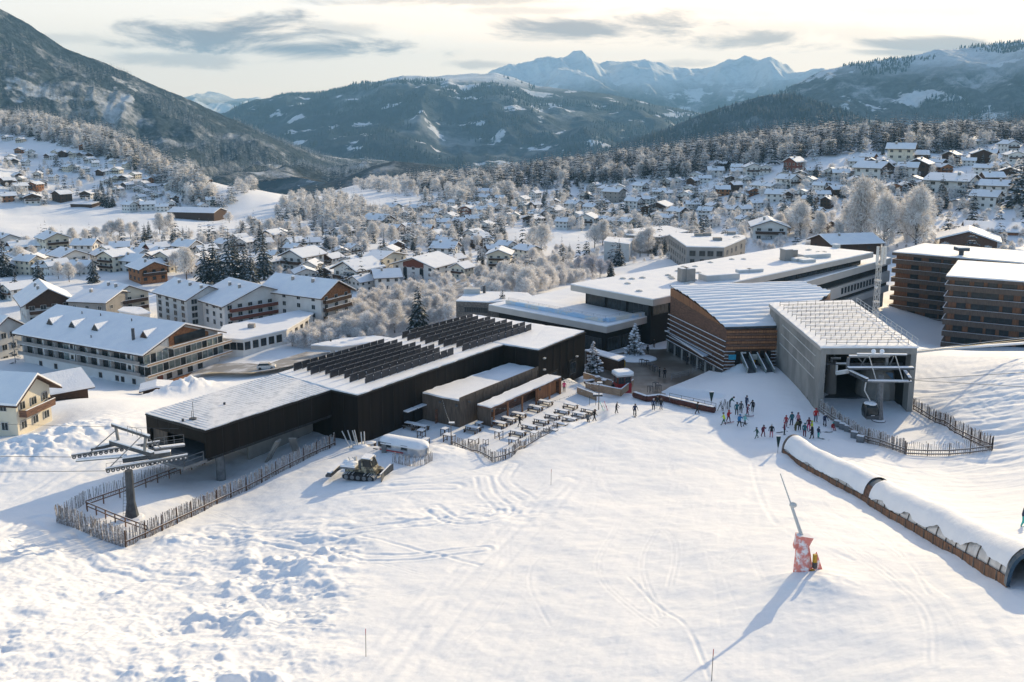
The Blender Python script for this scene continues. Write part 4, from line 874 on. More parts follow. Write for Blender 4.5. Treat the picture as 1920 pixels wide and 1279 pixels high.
def tmpl(kind, i):
    k = (kind, i)
    if k in TREES: return TREES[k]
    if kind == 'laden':
        g = random.Random(i + 40); mb = MB()
        for j in range(95):
            f = j / 95; z = 1.2 + 8.8 * f; rr = 3.1 * (1 - f) ** .8 * g.uniform(.35, 1.0) * (1 + .25 * math.sin(j * .9)); a = g.uniform(0, 6.28); s = g.uniform(.35, .75) * (1 - .5 * f)
            mb.ell((rr * math.cos(a), rr * math.sin(a), z - .25 * rr), (s * g.uniform(.9, 1.3), s * g.uniform(.9, 1.3), s * .62), 7, 5)
            mb.tube((0, 0, z), (rr * math.cos(a), rr * math.sin(a), z - .3 * rr), .06, .03, n=3, m=1)
        V, Q = strips_conifer(10.2, 2.3, 12, 8, 3, 77 + i, 1.0); cr = mb.mesh('crown', [snowy('thick_snow_on_boughs', (.06, .07, .065), (.06, .07, .065), (.80, .81, .84), -.1, .55, 2.5, .8) if 'thick_snow_on_boughs' not in bpy.data.materials else bpy.data.materials['thick_snow_on_boughs'], M['barkd']])
        b0 = len(cr.vertices); bmx = bmesh.new(); bmx.from_mesh(cr); vv = [bmx.verts.new(v) for v in V]
        for q in Q:
            try: fa = bmx.faces.new([vv[x] for x in dict.fromkeys(q)]); fa.material_index = 2
            except Exception: pass
        bmx.to_mesh(cr); bmx.free(); cr.materials.append(M['pine']); tr = MB().tube((0, 0, -.5), (0, 0, 9.8), .18, .03, n=6).mesh('trunk', M['barkd'])
    elif kind in ('spruce', 'frosted_spruce', 'column'):
        sl_ = {'spruce': 1.0, 'frosted_spruce': .95, 'column': .5}[kind]
        V, Q = strips_conifer(12, 2.9, 17 if kind != 'column' else 20, 11, 4, 100 + i + len(kind), sl_)
        cr = mesh_np('crown', V, Q, M['pine'] if kind != 'frosted_spruce' else M['pinef']); tr = MB().tube((0, 0, -.8), (0, 0, 11), .22, .04, n=6).mesh('trunk', M['barkd'])
    else:
        n, sz, cl = {'frosted_tree': (4200, .75, 30), 'frosted_bush': (1500, .6, 10), 'bluish_tree': (3600, .75, 24), 'weeping_tree': (5600, .7, 40)}[kind]
        h = {'frosted_bush': 3.2}.get(kind, 10.0); w_ = {'frosted_bush': 4.0, 'weeping_tree': 7.0}.get(kind, 7.5)
        V, Q, C = twig_crown(h, w_, n, 300 + i * 7 + len(kind), sz, .10 if kind in ('frosted_bush', 'weeping_tree') else .2, cl, .11)
        cr = mesh_np('crown', V, Q, M['frostb'] if kind == 'bluish_tree' else M['frost']); tr = limb_mesh(h, C, .2 if kind != 'frosted_bush' else .09, i, M['barkd'])
    TREES[k] = (cr, tr); return TREES[k]
NT_ = {}
def tree(kind, p, h, label, group, cat=None, wf=1.0):
    i = random.randrange(3); cr, tr = tmpl(kind, i); hh = {'frosted_bush': 3.2, 'laden': 10, 'spruce': 12, 'frosted_spruce': 12, 'column': 12}.get(kind, 10.0)
    nm = {'laden': 'pine_tree', 'column': 'slim_conifer', 'spruce': 'spruce_tree', 'frosted_spruce': 'spruce_tree'}.get(kind, 'frosted_tree' if kind != 'frosted_bush' else 'frosted_bush')
    r = link(nm, None, None, p, random.uniform(0, 6.28)); s = h / hh; r.scale = (s * wf * random.uniform(.9, 1.1), s * wf * random.uniform(.9, 1.1), s)
    tag(r, label, cat or {'frosted_bush': 'bush'}.get(kind, 'tree'), group); link('trunk', tr, r); link('crown', cr, r); return r
ORD = ['leftmost', 'second from the left', 'third from the left', 'fourth from the left', 'fifth from the left', 'sixth from the left', 'seventh from the left', 'eighth from the left', 'ninth from the left', 'tenth from the left', 'eleventh from the left', 'twelfth from the left']
def treeline(kind, pts, adj, where, group, cat=None, wf=1.0):
    """pts: (px, base py, height in px); labels count them from the left"""
    pts = sorted(pts); n = len(pts)
    for i, (px, py, hp) in enumerate(pts):
        p = G(px, py); dist = math.hypot(p.x, p.y); h = hp * dist / F * 1.03
        noun = {'frosted_bush': 'bush', 'column': 'slim conifer', 'spruce': 'spruce', 'frosted_spruce': 'spruce'}.get(kind, 'tree')
        if n == 1: lab = f'{adj} {noun} {where}'
        elif n <= 12: lab = f'{adj} {noun} {where}, {ORD[i] if i < n - 1 else "rightmost"}'
        else: lab = f'{adj} {noun} {where}'
        tree(kind, p - Vector((0, 0, .15)), h, lab, group or f'{noun} {where}', cat, wf)
# hand-placed trees
treeline('spruce', [(785,622,96)], 'tall dark snow-dusted lone', 'beside the solar roof and frosted shrubs', None)
treeline('spruce', [(385,530,75),(402,528,84),(432,534,100),(412,532,66),(460,532,80),(472,536,72),(440,500,64),(495,520,86),(489,470,58),(458,447,30)], 'dark snow-laden', 'in the tall stand above the brown-balcony hotel', None)
treeline('spruce', [(8,522,68),(74,535,52),(30,552,40),(176,530,46),(2,560,30)], 'snow-laden', 'in front of the white field at left', None)
treeline('spruce', [(668,498,40),(678,502,38),(640,505,30)], 'slim dark', 'beside the flat gable hotel in the village', None)
treeline('column', [(524,482,40),(552,478,44),(562,480,34),(582,483,38),(720,470,40),(605,440,30)], 'dark slender', 'standing among the middle village roofs', None)
treeline('spruce', [(562,440,24),(650,470,26),(631,460,30),(590,425,20),(605,412,16),(622,418,14),(555,385,22),(575,380,17),(588,378,20),(543,384,14)], 'small dark', 'near the snow meadows in the valley', None)
treeline('spruce', [(272,450,30),(280,448,34),(324,454,26),(344,450,24),(355,442,16),(202,440,16),(456,447,34)], 'dark', 'at the near edge of the white field', None)
treeline('spruce', [(186,385,34),(196,388,36),(204,390,32),(212,388,26),(207,352,22),(190,356,18),(180,384,26)], 'dark bluish', 'in the clump behind the long barn', None)
treeline('spruce', [(345,378,20),(372,380,18),(394,380,22),(362,378,16),(70,330,14),(262,370,18),(20,370,16)], 'small dark', 'at the foot of the left wooded hill', None)
treeline('spruce', [(1525,425,60),(1518,395,50),(1470,420,42),(1440,408,36),(1415,415,30)], 'dark', 'standing left of the frosted grove', None)
treeline('spruce', [(1765,384,50),(1740,400,56),(1650,365,26),(1772,392,36)], 'tall dark', 'behind the frosted grove near the white apartments', None)
treeline('spruce', [(1912,392,95)], 'huge dark', 'at the right edge above the apartments', None, wf=1.25)
treeline('spruce', [(1160,500,54),(1145,520,40),(1230,480,34),(1246,478,38)], 'dark snow-streaked', 'left of the grey angular block', None)
treeline('spruce', [(940,455,40),(933,458,34),(946,452,30),(1068,488,34),(1056,486,28),(958,480,22),(975,490,20),(882,440,32),(865,440,26)], 'dark', 'around the snowy sports field', None)
treeline('spruce', [(955,397,34),(970,392,22),(1020,385,30),(1050,380,24),(1025,372,20),(1140,375,28),(1200,385,22),(1165,350,30),(1210,330,40),(1100,375,28),(1130,360,22)], 'dark', 'among the houses in the middle of the village', None)
treeline('spruce', [(1470,330,24),(1485,345,30),(1500,380,26),(1530,330,24),(1580,335,22),(1700,300,20),(1740,300,22),(1655,290,20)], 'dark', 'among the chalets on the right hillside', None)
treeline('weeping_tree', [(1612,462,120),(1570,470,50),(1656,470,96),(1716,470,110),(1700,452,80),(1640,440,90),(1592,455,70),(1733,440,70)], 'large frost-covered', 'in the grove behind the long roof', None, wf=.78)
treeline('weeping_tree', [(1500,445,64),(1480,440,46),(1535,450,50),(1460,440,40)], 'frosted', 'in front of the big white chalet', None)
treeline('frosted_tree', [(350,525,56),(330,510,36),(735,465,42),(700,455,38),(650,450,30),(1015,478,58),(1000,470,44),(1115,465,44),(1130,462,48),(1200,480,44),(1215,478,50),(1180,470,40)], 'frosted beige', 'rising between village roofs', None)
treeline('spruce', [(x, y, h) for x, y, h in [(760,455,26),(775,470,30),(842,455,28),(868,480,26),(905,500,28),(895,470,24),(612,470,34),(625,490,36),(540,505,38),(530,478,34),(590,500,40),(655,525,40),(715,520,36)]], 'dark', 'between the village houses in mid picture', None)
treeline('spruce', [(1075,420,28),(1090,430,30),(1150,410,30),(1175,400,26),(1220,410,30),(1240,395,26),(1265,400,30),(1300,425,34),(1320,390,28),(1345,400,30),(1370,380,28),(1395,390,32)], 'dark', 'on the house-covered slope right of the sports field', None)
treeline('spruce', [(1060,355,26),(1085,350,28),(1110,345,30),(1135,340,30),(1180,335,30),(1235,325,32),(1275,320,32),(1310,312,30),(1350,308,30),(1390,300,28),(1430,300,30)], 'tall dark', 'at the lower edge of the skyline forest', None)
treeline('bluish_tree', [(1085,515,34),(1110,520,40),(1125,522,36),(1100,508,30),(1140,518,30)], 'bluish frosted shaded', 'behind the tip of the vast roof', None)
treeline('frosted_tree', [(570,650,34),(548,652,30),(590,640,26),(620,650,34),(655,640,44),(690,635,50),(715,630,46),(740,620,56),(725,600,40),(680,610,44),(645,618,36),(770,600,44)], 'pink-beige frosted', 'in the copse behind the solar roof', None, wf=1.25)
treeline('frosted_tree', [(745,580,40),(800,600,44),(820,590,40),(775,560,34),(835,580,34),(700,580,34),(665,590,30),(812,560,30),(630,630,26),(605,648,24),(700,612,34),(755,602,38)], 'pale frosted', 'in the copse below the middle hotel', None, wf=1.2)
treeline('frosted_tree', [(965,545,52),(985,550,50),(1005,545,44),(1030,540,40),(950,530,36),(940,520,30),(1050,530,34),(1015,520,40),(1000,500,36),(900,520,24),(925,540,26),(1040,505,30)], 'beige frosted', 'in the thicket left of the vast roof', None, wf=1.2)
treeline('frosted_tree', [(210,447,30),(225,446,32),(245,448,28),(200,449,26),(180,452,24),(255,444,26),(300,440,36),(320,438,34),(135,455,24),(140,462,26),(160,456,24),(98,450,22)], 'bare frosted', 'along the near edge of the white field', None)
treeline('frosted_tree', [(60,490,26),(35,500,34),(110,525,30),(130,530,34),(120,500,28),(25,480,26),(50,470,24),(150,520,26),(95,510,24)], 'hazy frosted', 'between the roofs at far left', None)
treeline('frosted_tree', [(485,440,26),(470,430,24),(505,440,28),(430,420,22),(540,440,24),(520,405,20),(480,430,20),(500,460,22)], 'frosted', 'at the right end of the white field', None)
# snow-laden trees on the square
for px, py, h, lab in [(1190,668,6.8,'snow-plastered conifer standing on the square beside the tables'), (1112,700,6.2,'snow-plastered conifer behind the pale timber screens'), (942,600,1.0,'little snow-covered treetop showing above the solar rows')]:
    t_ = tree('spruce' if h < 2 else 'laden', P(px, py, 46.3) if h > 2 else P(px, py, 46), h if h > 2 else 8, lab, 'snow-plastered trees', 'tree', 1.15)
    for c_ in ():
        if c_.name.startswith('crown'): c_.material_slots[0].link = 'OBJECT'; c_.material_slots[0].material = snowy('thick_snow_on_needles', (.07, .08, .075), (.05, .06, .055), (.82, .83, .86), .15, .75, 2.2, .7) if 'thick_snow_on_needles' not in bpy.data.materials else bpy.data.materials['thick_snow_on_needles']

# ---- woods that read as one mass
def mass(name, label, V, Q, pos, s, mt, jit=.25):
    n = len(pos); a = rng.uniform(0, 6.28, n); c, s_ = np.cos(a), np.sin(a); sc = s[:, None]; wf = rng.uniform(1 - jit, 1 + jit, n)[:, None]
    X = (V[None, :, 0] * c[:, None] - V[None, :, 1] * s_[:, None]) * sc * wf; Y = (V[None, :, 0] * s_[:, None] + V[None, :, 1] * c[:, None]) * sc * wf; Z = V[None, :, 2] * sc
    P3 = np.stack([X + pos[:, 0:1], Y + pos[:, 1:2], Z + pos[:, 2:3]], -1).reshape(-1, 3)
    Qa = (Q[None] + (np.arange(n) * len(V))[:, None, None]).reshape(-1, Q.shape[1])
    return P3, Qa
def build_mass(name, label, parts, cat='forest'):
    vs = []; qs = []; mi = []; b = 0; mats_ = []
    for k, (Pv, Qv, m) in enumerate(parts): vs.append(Pv); qs.append(Qv + b); b += len(Pv); mi += [k] * len(Qv); mats_.append(m)
    o = link(name, mesh_np(name, np.concatenate(vs), np.concatenate(qs), mats_, False, mi)); tag(o, label, cat, None, 'stuff')
def inpoly(px, py, poly):
    c = np.zeros(px.shape, bool); n = len(poly)
    for i in range(n):
        ax, ay = poly[i]; bx, by = poly[(i + 1) % n]; c ^= ((ay > py) != (by > py)) & (px < (bx - ax) * (py - ay) / (by - ay + 1e-9) + ax)
    return c
def scatter(poly, n, y0, y1, tries=9):
    u = rng.uniform(-.95, .95, n * tries); Y = np.exp(rng.uniform(math.log(y0), math.log(y1), n * tries)); X = u * Y; Z = H(X, Y)
    px, py = proj(X, Y, Z); ok = inpoly(px, py, poly); return np.stack([X, Y, Z], -1)[ok][:n]
VC, QC = strips_conifer(12, 2.6, 9, 7, 2, 901); VC2, QC2 = strips_conifer(12, 2.2, 6, 6, 1, 902)
VT, QT, _c = twig_crown(10, 7.0, 560, 903, 1.3, .1, 12, .17)
RB = [(760,345),(860,330),(1000,312),(1100,298),(1200,287),(1300,276),(1400,266),(1500,258),(1600,256),(1760,252),(2000,246),(2050,300),(1900,268),(1830,282),(1760,288),(1680,284),(1600,290),(1520,300),(1430,312),(1330,326),(1240,338),(1150,344),(1050,352),(900,362),(800,365)]
p = scatter(RB, 3600, 330, 1500, 18); k = rng.random(len(p)); pc = p[k < .62]; pf = p[(k >= .62) & (k < .86)]; pt = p[k >= .86]
def hs(q, lo_, hi_, base): return rng.uniform(lo_, hi_, len(q)) / base
build_mass('forest', 'dense snow-dusted spruce forest along the skyline of the right hill', [(*mass('', '', VC, QC, pc, hs(pc, 13, 22, 12), None), M['pine']), (*mass('', '', VC, QC, pf, hs(pf, 13, 21, 12), None), M['pinef']), (*mass('', '', VT, QT, pt, hs(pt, 9, 13, 10), None), M['frost'])])
RL = [(-100,215),(0,222),(60,224),(130,243),(200,256),(260,280),(320,305),(380,345),(415,388),(370,384),(330,362),(290,338),(250,318),(200,300),(150,284),(100,270),(60,262),(0,252),(-100,250)]
p = scatter(RL, 1900, 500, 1600, 30); k = rng.random(len(p)); pc = p[k < .22]; pf = p[(k >= .22) & (k < .8)]; pt = p[k >= .8]
build_mass('forest', 'frosted spruce forest climbing the hill above the left village', [(*mass('', '', VC, QC, pc, hs(pc, 13, 22, 12), None), M['pine']), (*mass('', '', VC, QC, pf, hs(pf, 13, 23, 12), None), M['pinef']), (*mass('', '', VT, QT, pt, hs(pt, 9, 13, 10), None), M['frost'])])
RM = [(495,390),(540,380),(600,372),(665,380),(700,398),(750,412),(740,432),(660,442),(600,432),(560,412)]
p = np.concatenate([scatter(RM, 210, 400, 1500, 90), scatter([(415,392),(428,372),(450,352),(500,345),(560,348),(556,354),(500,352),(470,358),(450,374)], 90, 500, 1500, 200)]); k = rng.random(len(p)); pf = p[k < .4]; pt = p[k >= .4]
build_mass('forest', 'frosted wood between the two snow meadows in the valley', [(*mass('', '', VC, QC, pf, hs(pf, 11, 17, 12), None), M['pinef']), (*mass('', '', VT, QT, pt, hs(pt, 7, 11, 10), None), M['frost'])])
RV = [(660,352),(760,335),(860,345),(960,362),(960,378),(860,384),(800,380),(760,372),(700,360)]
p = scatter(RV, 380, 500, 1500, 120); k = rng.random(len(p)); pf = p[k < .35]; pt = p[k >= .35]
build_mass('forest', 'pale frosted wood at the far side of the village', [(*mass('', '', VC, QC, pf, hs(pf, 12, 18, 12), None), M['pinef']), (*mass('', '', VT, QT, pt, hs(pt, 9, 13, 10), None), M['frost'])])
# trees on the big left mountain, its whole flank one wood
fl = np.where((np.arange(LX.size) // LX.shape[1] > 34))[0]; nL = 15000
ii = rng.choice(fl, nL * 2); wgt = fbm(LX.ravel()[ii] / 160, LY.ravel()[ii] / 160, 4, 77); ii = ii[wgt > .0][:nL]; j = rng.uniform(-7, 7, (len(ii), 2))
pL = np.stack([LX.ravel()[ii] + j[:, 0], LY.ravel()[ii] + j[:, 1], LZ.ravel()[ii] - 2], -1); k = rng.random(len(pL))
build_mass('forest', 'sparse dark conifers covering the steep left mountain flank', [(*mass('', '', VC2, QC2, pL[k < .7], hs(pL[k < .7], 14, 24, 12), None), M['pine']), (*mass('', '', VC2, QC2, pL[k >= .7], hs(pL[k >= .7], 14, 24, 12), None), M['pinef'])])
# far mountains: their woods, tree by tree but read as one mass
def cone_t():
    V = []; Q = []
    for z0, z1, r in ((.5, 7, 2.6), (4.5, 12, 1.8)):
        b = len(V); V += [(r * math.cos(k * 1.2566), r * math.sin(k * 1.2566), z0) for k in range(5)] + [(0, 0, z1)]; Q += [(b + k, b + (k + 1) % 5, b + 5, b + k) for k in range(5)]
    return np.array(V, float), np.array(Q)
VK, QK = cone_t(); QK3 = QK[:, :3]
for nm_, (ax, ay, az_), n_, h0_, h1_, mt_ in (('dark spruce woods on the spur', (SX, SY, SZ), 13000, 14, 23, 'far1'), ('woods on the grey right mountain', (RX, RY, RZ), 15000, 13, 21, 'far1'), ('woods on the broad middle massif', (MX, MY, MZ), 12000, 18, 28, 'far2')):
    rr_ = np.arange(ax.size) // ax.shape[1]; cand = np.where((rr_ > 46) & (rr_ < ax.shape[0] - 8))[0]; ii = rng.choice(cand, n_ * 2); wg = fbm(ax.ravel()[ii] / 300, ay.ravel()[ii] / 300, 4, 57); ii = ii[wg > (-.15 if mt_ == 'far1' and n_ < 14000 else .04)][:n_]
    j = rng.uniform(-14, 14, (len(ii), 2)); q_ = np.stack([ax.ravel()[ii] + j[:, 0], ay.ravel()[ii] + j[:, 1], az_.ravel()[ii] - 3], -1)
    if mt_ not in M: M[mt_] = mat('far_spruces_' + mt_, (.010, .032, .050) if mt_ == 'far1' else (.008, .030, .052), .9, (.06, .09, .12), .012, .45, .6)  # far spruces blued as well, distance haze put into their colour
    Pq, Qq = mass('', '', VK, QK3, q_, hs(q_, h0_, h1_, 12), None); build_mass('forest', nm_, [(Pq, Qq, M[mt_])])
# low frosted scrub and gardens filling the village
RG = [(0,400),(0,300),(200,300),(420,395),(700,385),(1000,352),(1400,322),(1920,300),(1920,520),(1600,470),(1300,500),(1050,500),(930,560),(650,600),(400,470),(0,470)]
p = scatter(RG, 3500, 230, 1400, 8); fieldA = [(-50,384),(200,384),(405,392),(450,362),(560,360),(580,385),(520,408),(500,432),(380,442),(150,462),(-50,462)]; fieldB = [(960,430),(1140,436),(1130,478),(1000,470),(950,455)]; fieldC = [(670,375),(740,360),(785,362),(780,395),(700,400)]; fieldD = [(1750,318),(1860,330),(1900,365),(1750,362)]
px_, py_ = proj(p[:, 0], p[:, 1], p[:, 2]); ok = np.ones(len(p), bool)
for f_ in (fieldA, fieldB, fieldC, fieldD): ok &= ~inpoly(px_, py_, f_)
p = p[ok]; k = rng.random(len(p))
near_ = p[:, 1] < 420
VS, QS, _c = twig_crown(10, 9, 1300, 913, 1.5, .02, 12, .08)
parts_ = [(*mass('', '', VC, QC, p[(k < .13) & ~near_], hs(p[(k < .13) & ~near_], 9, 16, 12), None), M['pine']), (*mass('', '', VT, QT, p[(k >= .13) & (k < .8) & ~near_], hs(p[(k >= .13) & (k < .8) & ~near_], 3, 7.5, 10), None), M['frost']), (*mass('', '', VS, QS, p[(k < .8) & near_], hs(p[(k < .8) & near_], 1.5, 4.5, 10), None), M['frost']),
          (*mass('', '', VC, QC, p[(k >= .88) & ~near_], hs(p[(k >= .88) & ~near_], 7, 15, 12), None), M['pinef']), (*mass('', '', VC, QC, p[(k >= .8) & (k < .88) & (p[:, 1] > 300)], hs(p[(k >= .8) & (k < .88) & (p[:, 1] > 300)], 8, 15, 12), None), M['pine'])]
build_mass('undergrowth', 'frosted shrubs and small trees filling the gardens of the village', parts_, 'shrubs')
# frosted scrub in the copses by the near buildings
for nm_, pl_, n_ in (('frosted scrub behind the solar roof', [(545,655),(600,625),(660,590),(740,555),(850,560),(850,600),(760,625),(640,655)], 260), ('frosted scrub in the thicket left of the vast roof', [(900,560),(905,520),(1000,490),(1130,500),(1120,530),(1060,535),(990,560)], 180)):
    p = scatter(pl_, n_, 180, 420, 60)
    build_mass('undergrowth', nm_, [(*mass('', '', VS, QS, p, hs(p, 2.5, 5.5, 10), None), M['frost'])], 'shrubs')
# ------------------------------------------------------------------ houses
def lodge(name, label, A, B, L, h, rise, wallm='white', gable=None, st=2, fw=3, sw=4, balc=None, over=.9, cat='house', group=None, ridge='y', found=3.0, wsz=(1.3, 1.25), snow=.35, chim=1, z=None, sides=(1, 1), frontw=True, dorm=0, roofm='brown', glassy=False):
    """gabled building; front from A to B, running back L to the left of A->B"""
    A = Vector(A); B = Vector(B); d = Vector((B.x - A.x, B.y - A.y)); W_ = d.length; ang = math.atan2(d.y, d.x)
    r = thing(name, label, cat, (A.x, A.y, A.z if z is None else z), ang, group)
    def loc(mb, nm, m, par=r, **k): return mb.part(nm, m, par, world=False, **k)
    if ridge == 'y': prof = [(0, h), (W_ / 2, h + rise), (W_, h)]
    m = MB()
    if ridge == 'y':
        vs = [(0, 0, -found), (W_, 0, -found), (W_, L, -found), (0, L, -found), (0, 0, h), (W_, 0, h), (W_, L, h), (0, L, h), (W_ / 2, 0, h + rise), (W_ / 2, L, h + rise)]
        m.add(vs, [(0, 1, 5, 8, 4), (2, 3, 7, 9, 6), (3, 0, 4, 7), (1, 2, 6, 5)])
    else:
        vs = [(0, 0, -found), (W_, 0, -found), (W_, L, -found), (0, L, -found), (0, 0, h), (W_, 0, h), (W_, L, h), (0, L, h), (0, L / 2, h + rise), (W_, L / 2, h + rise)]
        m.add(vs, [(0, 1, 5, 4), (2, 3, 7, 6), (3, 0, 4, 8, 7), (1, 2, 6, 9, 5)])
    loc(m, 'wall', M[wallm])
    o = over; t1 = .22
    def rf(z0, th, ex, mt, nm):
        m = MB()
        if ridge == 'y':
            sl_ = rise / (W_ / 2); x0, x1, y0, y1 = -o - ex, W_ + o + ex, -o - ex, L + o + ex
            P0 = [(x0, h - (o + ex) * sl_), (W_ / 2, h + rise), (x1, h - (o + ex) * sl_)]
            for (xa, za), (xb, zb_) in ((P0[0], P0[1]), (P0[1], P0[2])):
                m.add([(xa, y0, za + z0), (xb, y0, zb_ + z0), (xb, y1, zb_ + z0), (xa, y1, za + z0), (xa, y0, za + z0 + th), (xb, y0, zb_ + z0 + th), (xb, y1, zb_ + z0 + th), (xa, y1, za + z0 + th)],
                      [(0, 3, 2, 1), (4, 5, 6, 7), (0, 1, 5, 4), (1, 2, 6, 5), (2, 3, 7, 6), (3, 0, 4, 7)])
        else:
            sl_ = rise / (L / 2); x0, x1, y0, y1 = -o - ex, W_ + o + ex, -o - ex, L + o + ex
            P0 = [(y0, h - (o + ex) * sl_), (L / 2, h + rise), (y1, h - (o + ex) * sl_)]
            for (ya, za), (yb, zb_) in ((P0[0], P0[1]), (P0[1], P0[2])):
                m.add([(x0, ya, za + z0), (x1, ya, za + z0), (x1, yb, zb_ + z0), (x0, yb, zb_ + z0), (x0, ya, za + z0 + th), (x1, ya, za + z0 + th), (x1, yb, zb_ + z0 + th), (x0, yb, zb_ + z0 + th)],
                      [(0, 3, 2, 1), (4, 5, 6, 7), (0, 1, 5, 4), (1, 2, 6, 5), (2, 3, 7, 6), (3, 0, 4, 7)])
        return loc(m, nm, mt)
    rr = rf(.02, t1, 0, M[roofm], 'roof'); rf(.02 + t1, snow, -.08, M['snow'], 'roof_snow')
    if gable and ridge == 'y':
        m = MB(); g0 = h * (1 - .5 / st); m.add([(-.0, -.06, g0), (W_, -.06, g0), (W_, -.06, h), (W_ / 2, -.06, h + rise - .03), (0, -.06, h)], [(0, 1, 2, 3, 4)]); m.add([(-.0, -.0, g0), (W_, -.0, g0), (W_, -.06, g0), (0, -.06, g0)], [(0, 1, 2, 3)]); loc(m, 'gable_boarding', M[gable])
    sh = h / st
    for k in range(st):
        z_ = sh * (k + .55)
        if frontw:
            for i in range(fw): window(r, ((i + .5) / fw * W_, -.08, z_), 0, wsz[0], wsz[1], fm='brown' if wallm in ('brown', 'orange') else 'wframe')
        if sides[0]:
            for i in range(sw): window(r, (-.05, (i + .5) / sw * L, z_), -math.pi / 2, wsz[0], wsz[1], fm='brown' if wallm in ('brown', 'orange') else 'wframe')
        if sides[1]:
            for i in range(sw): window(r, (W_ + .05, (i + .5) / sw * L, z_), math.pi / 2, wsz[0], wsz[1], fm='brown' if wallm in ('brown', 'orange') else 'wframe')
        if balc and k >= (0 if st > 2 else 1):
            m = MB(); z0 = sh * k + .1; m.box((W_ / 2, -.65, z0), (W_ * .86, 1.3, .15)); m.box((W_ / 2, -1.28, z0 + .55), (W_ * .86, .08, 1.0)); m.box((W_ * .07, -.65, z0 + .55), (.08, 1.2, 1.0)); m.box((W_ * .93, -.65, z0 + .55), (.08, 1.2, 1.0)); m.box((W_ / 2, -1.28, z0 + 1.1), (W_ * .86, .16, .09), m=1)
            loc(m, 'balcony', [M[balc], M['snow']])
    for c in range(chim):
        m = MB(); cx_, cy_ = (W_ * .34, L * (.3 + .35 * c)) if ridge == 'y' else (W_ * (.3 + .35 * c), L * .36)
        zz = h + rise * .68; m.box((cx_, cy_, zz + .7), (.7, .7, 1.8)); m.box((cx_, cy_, zz + 1.72), (.85, .85, .25), m=1); loc(m, 'chimney', [M['greyb'], M['snow']])
    return r, W_
def pD(px, py, D): return P(px, py, D)
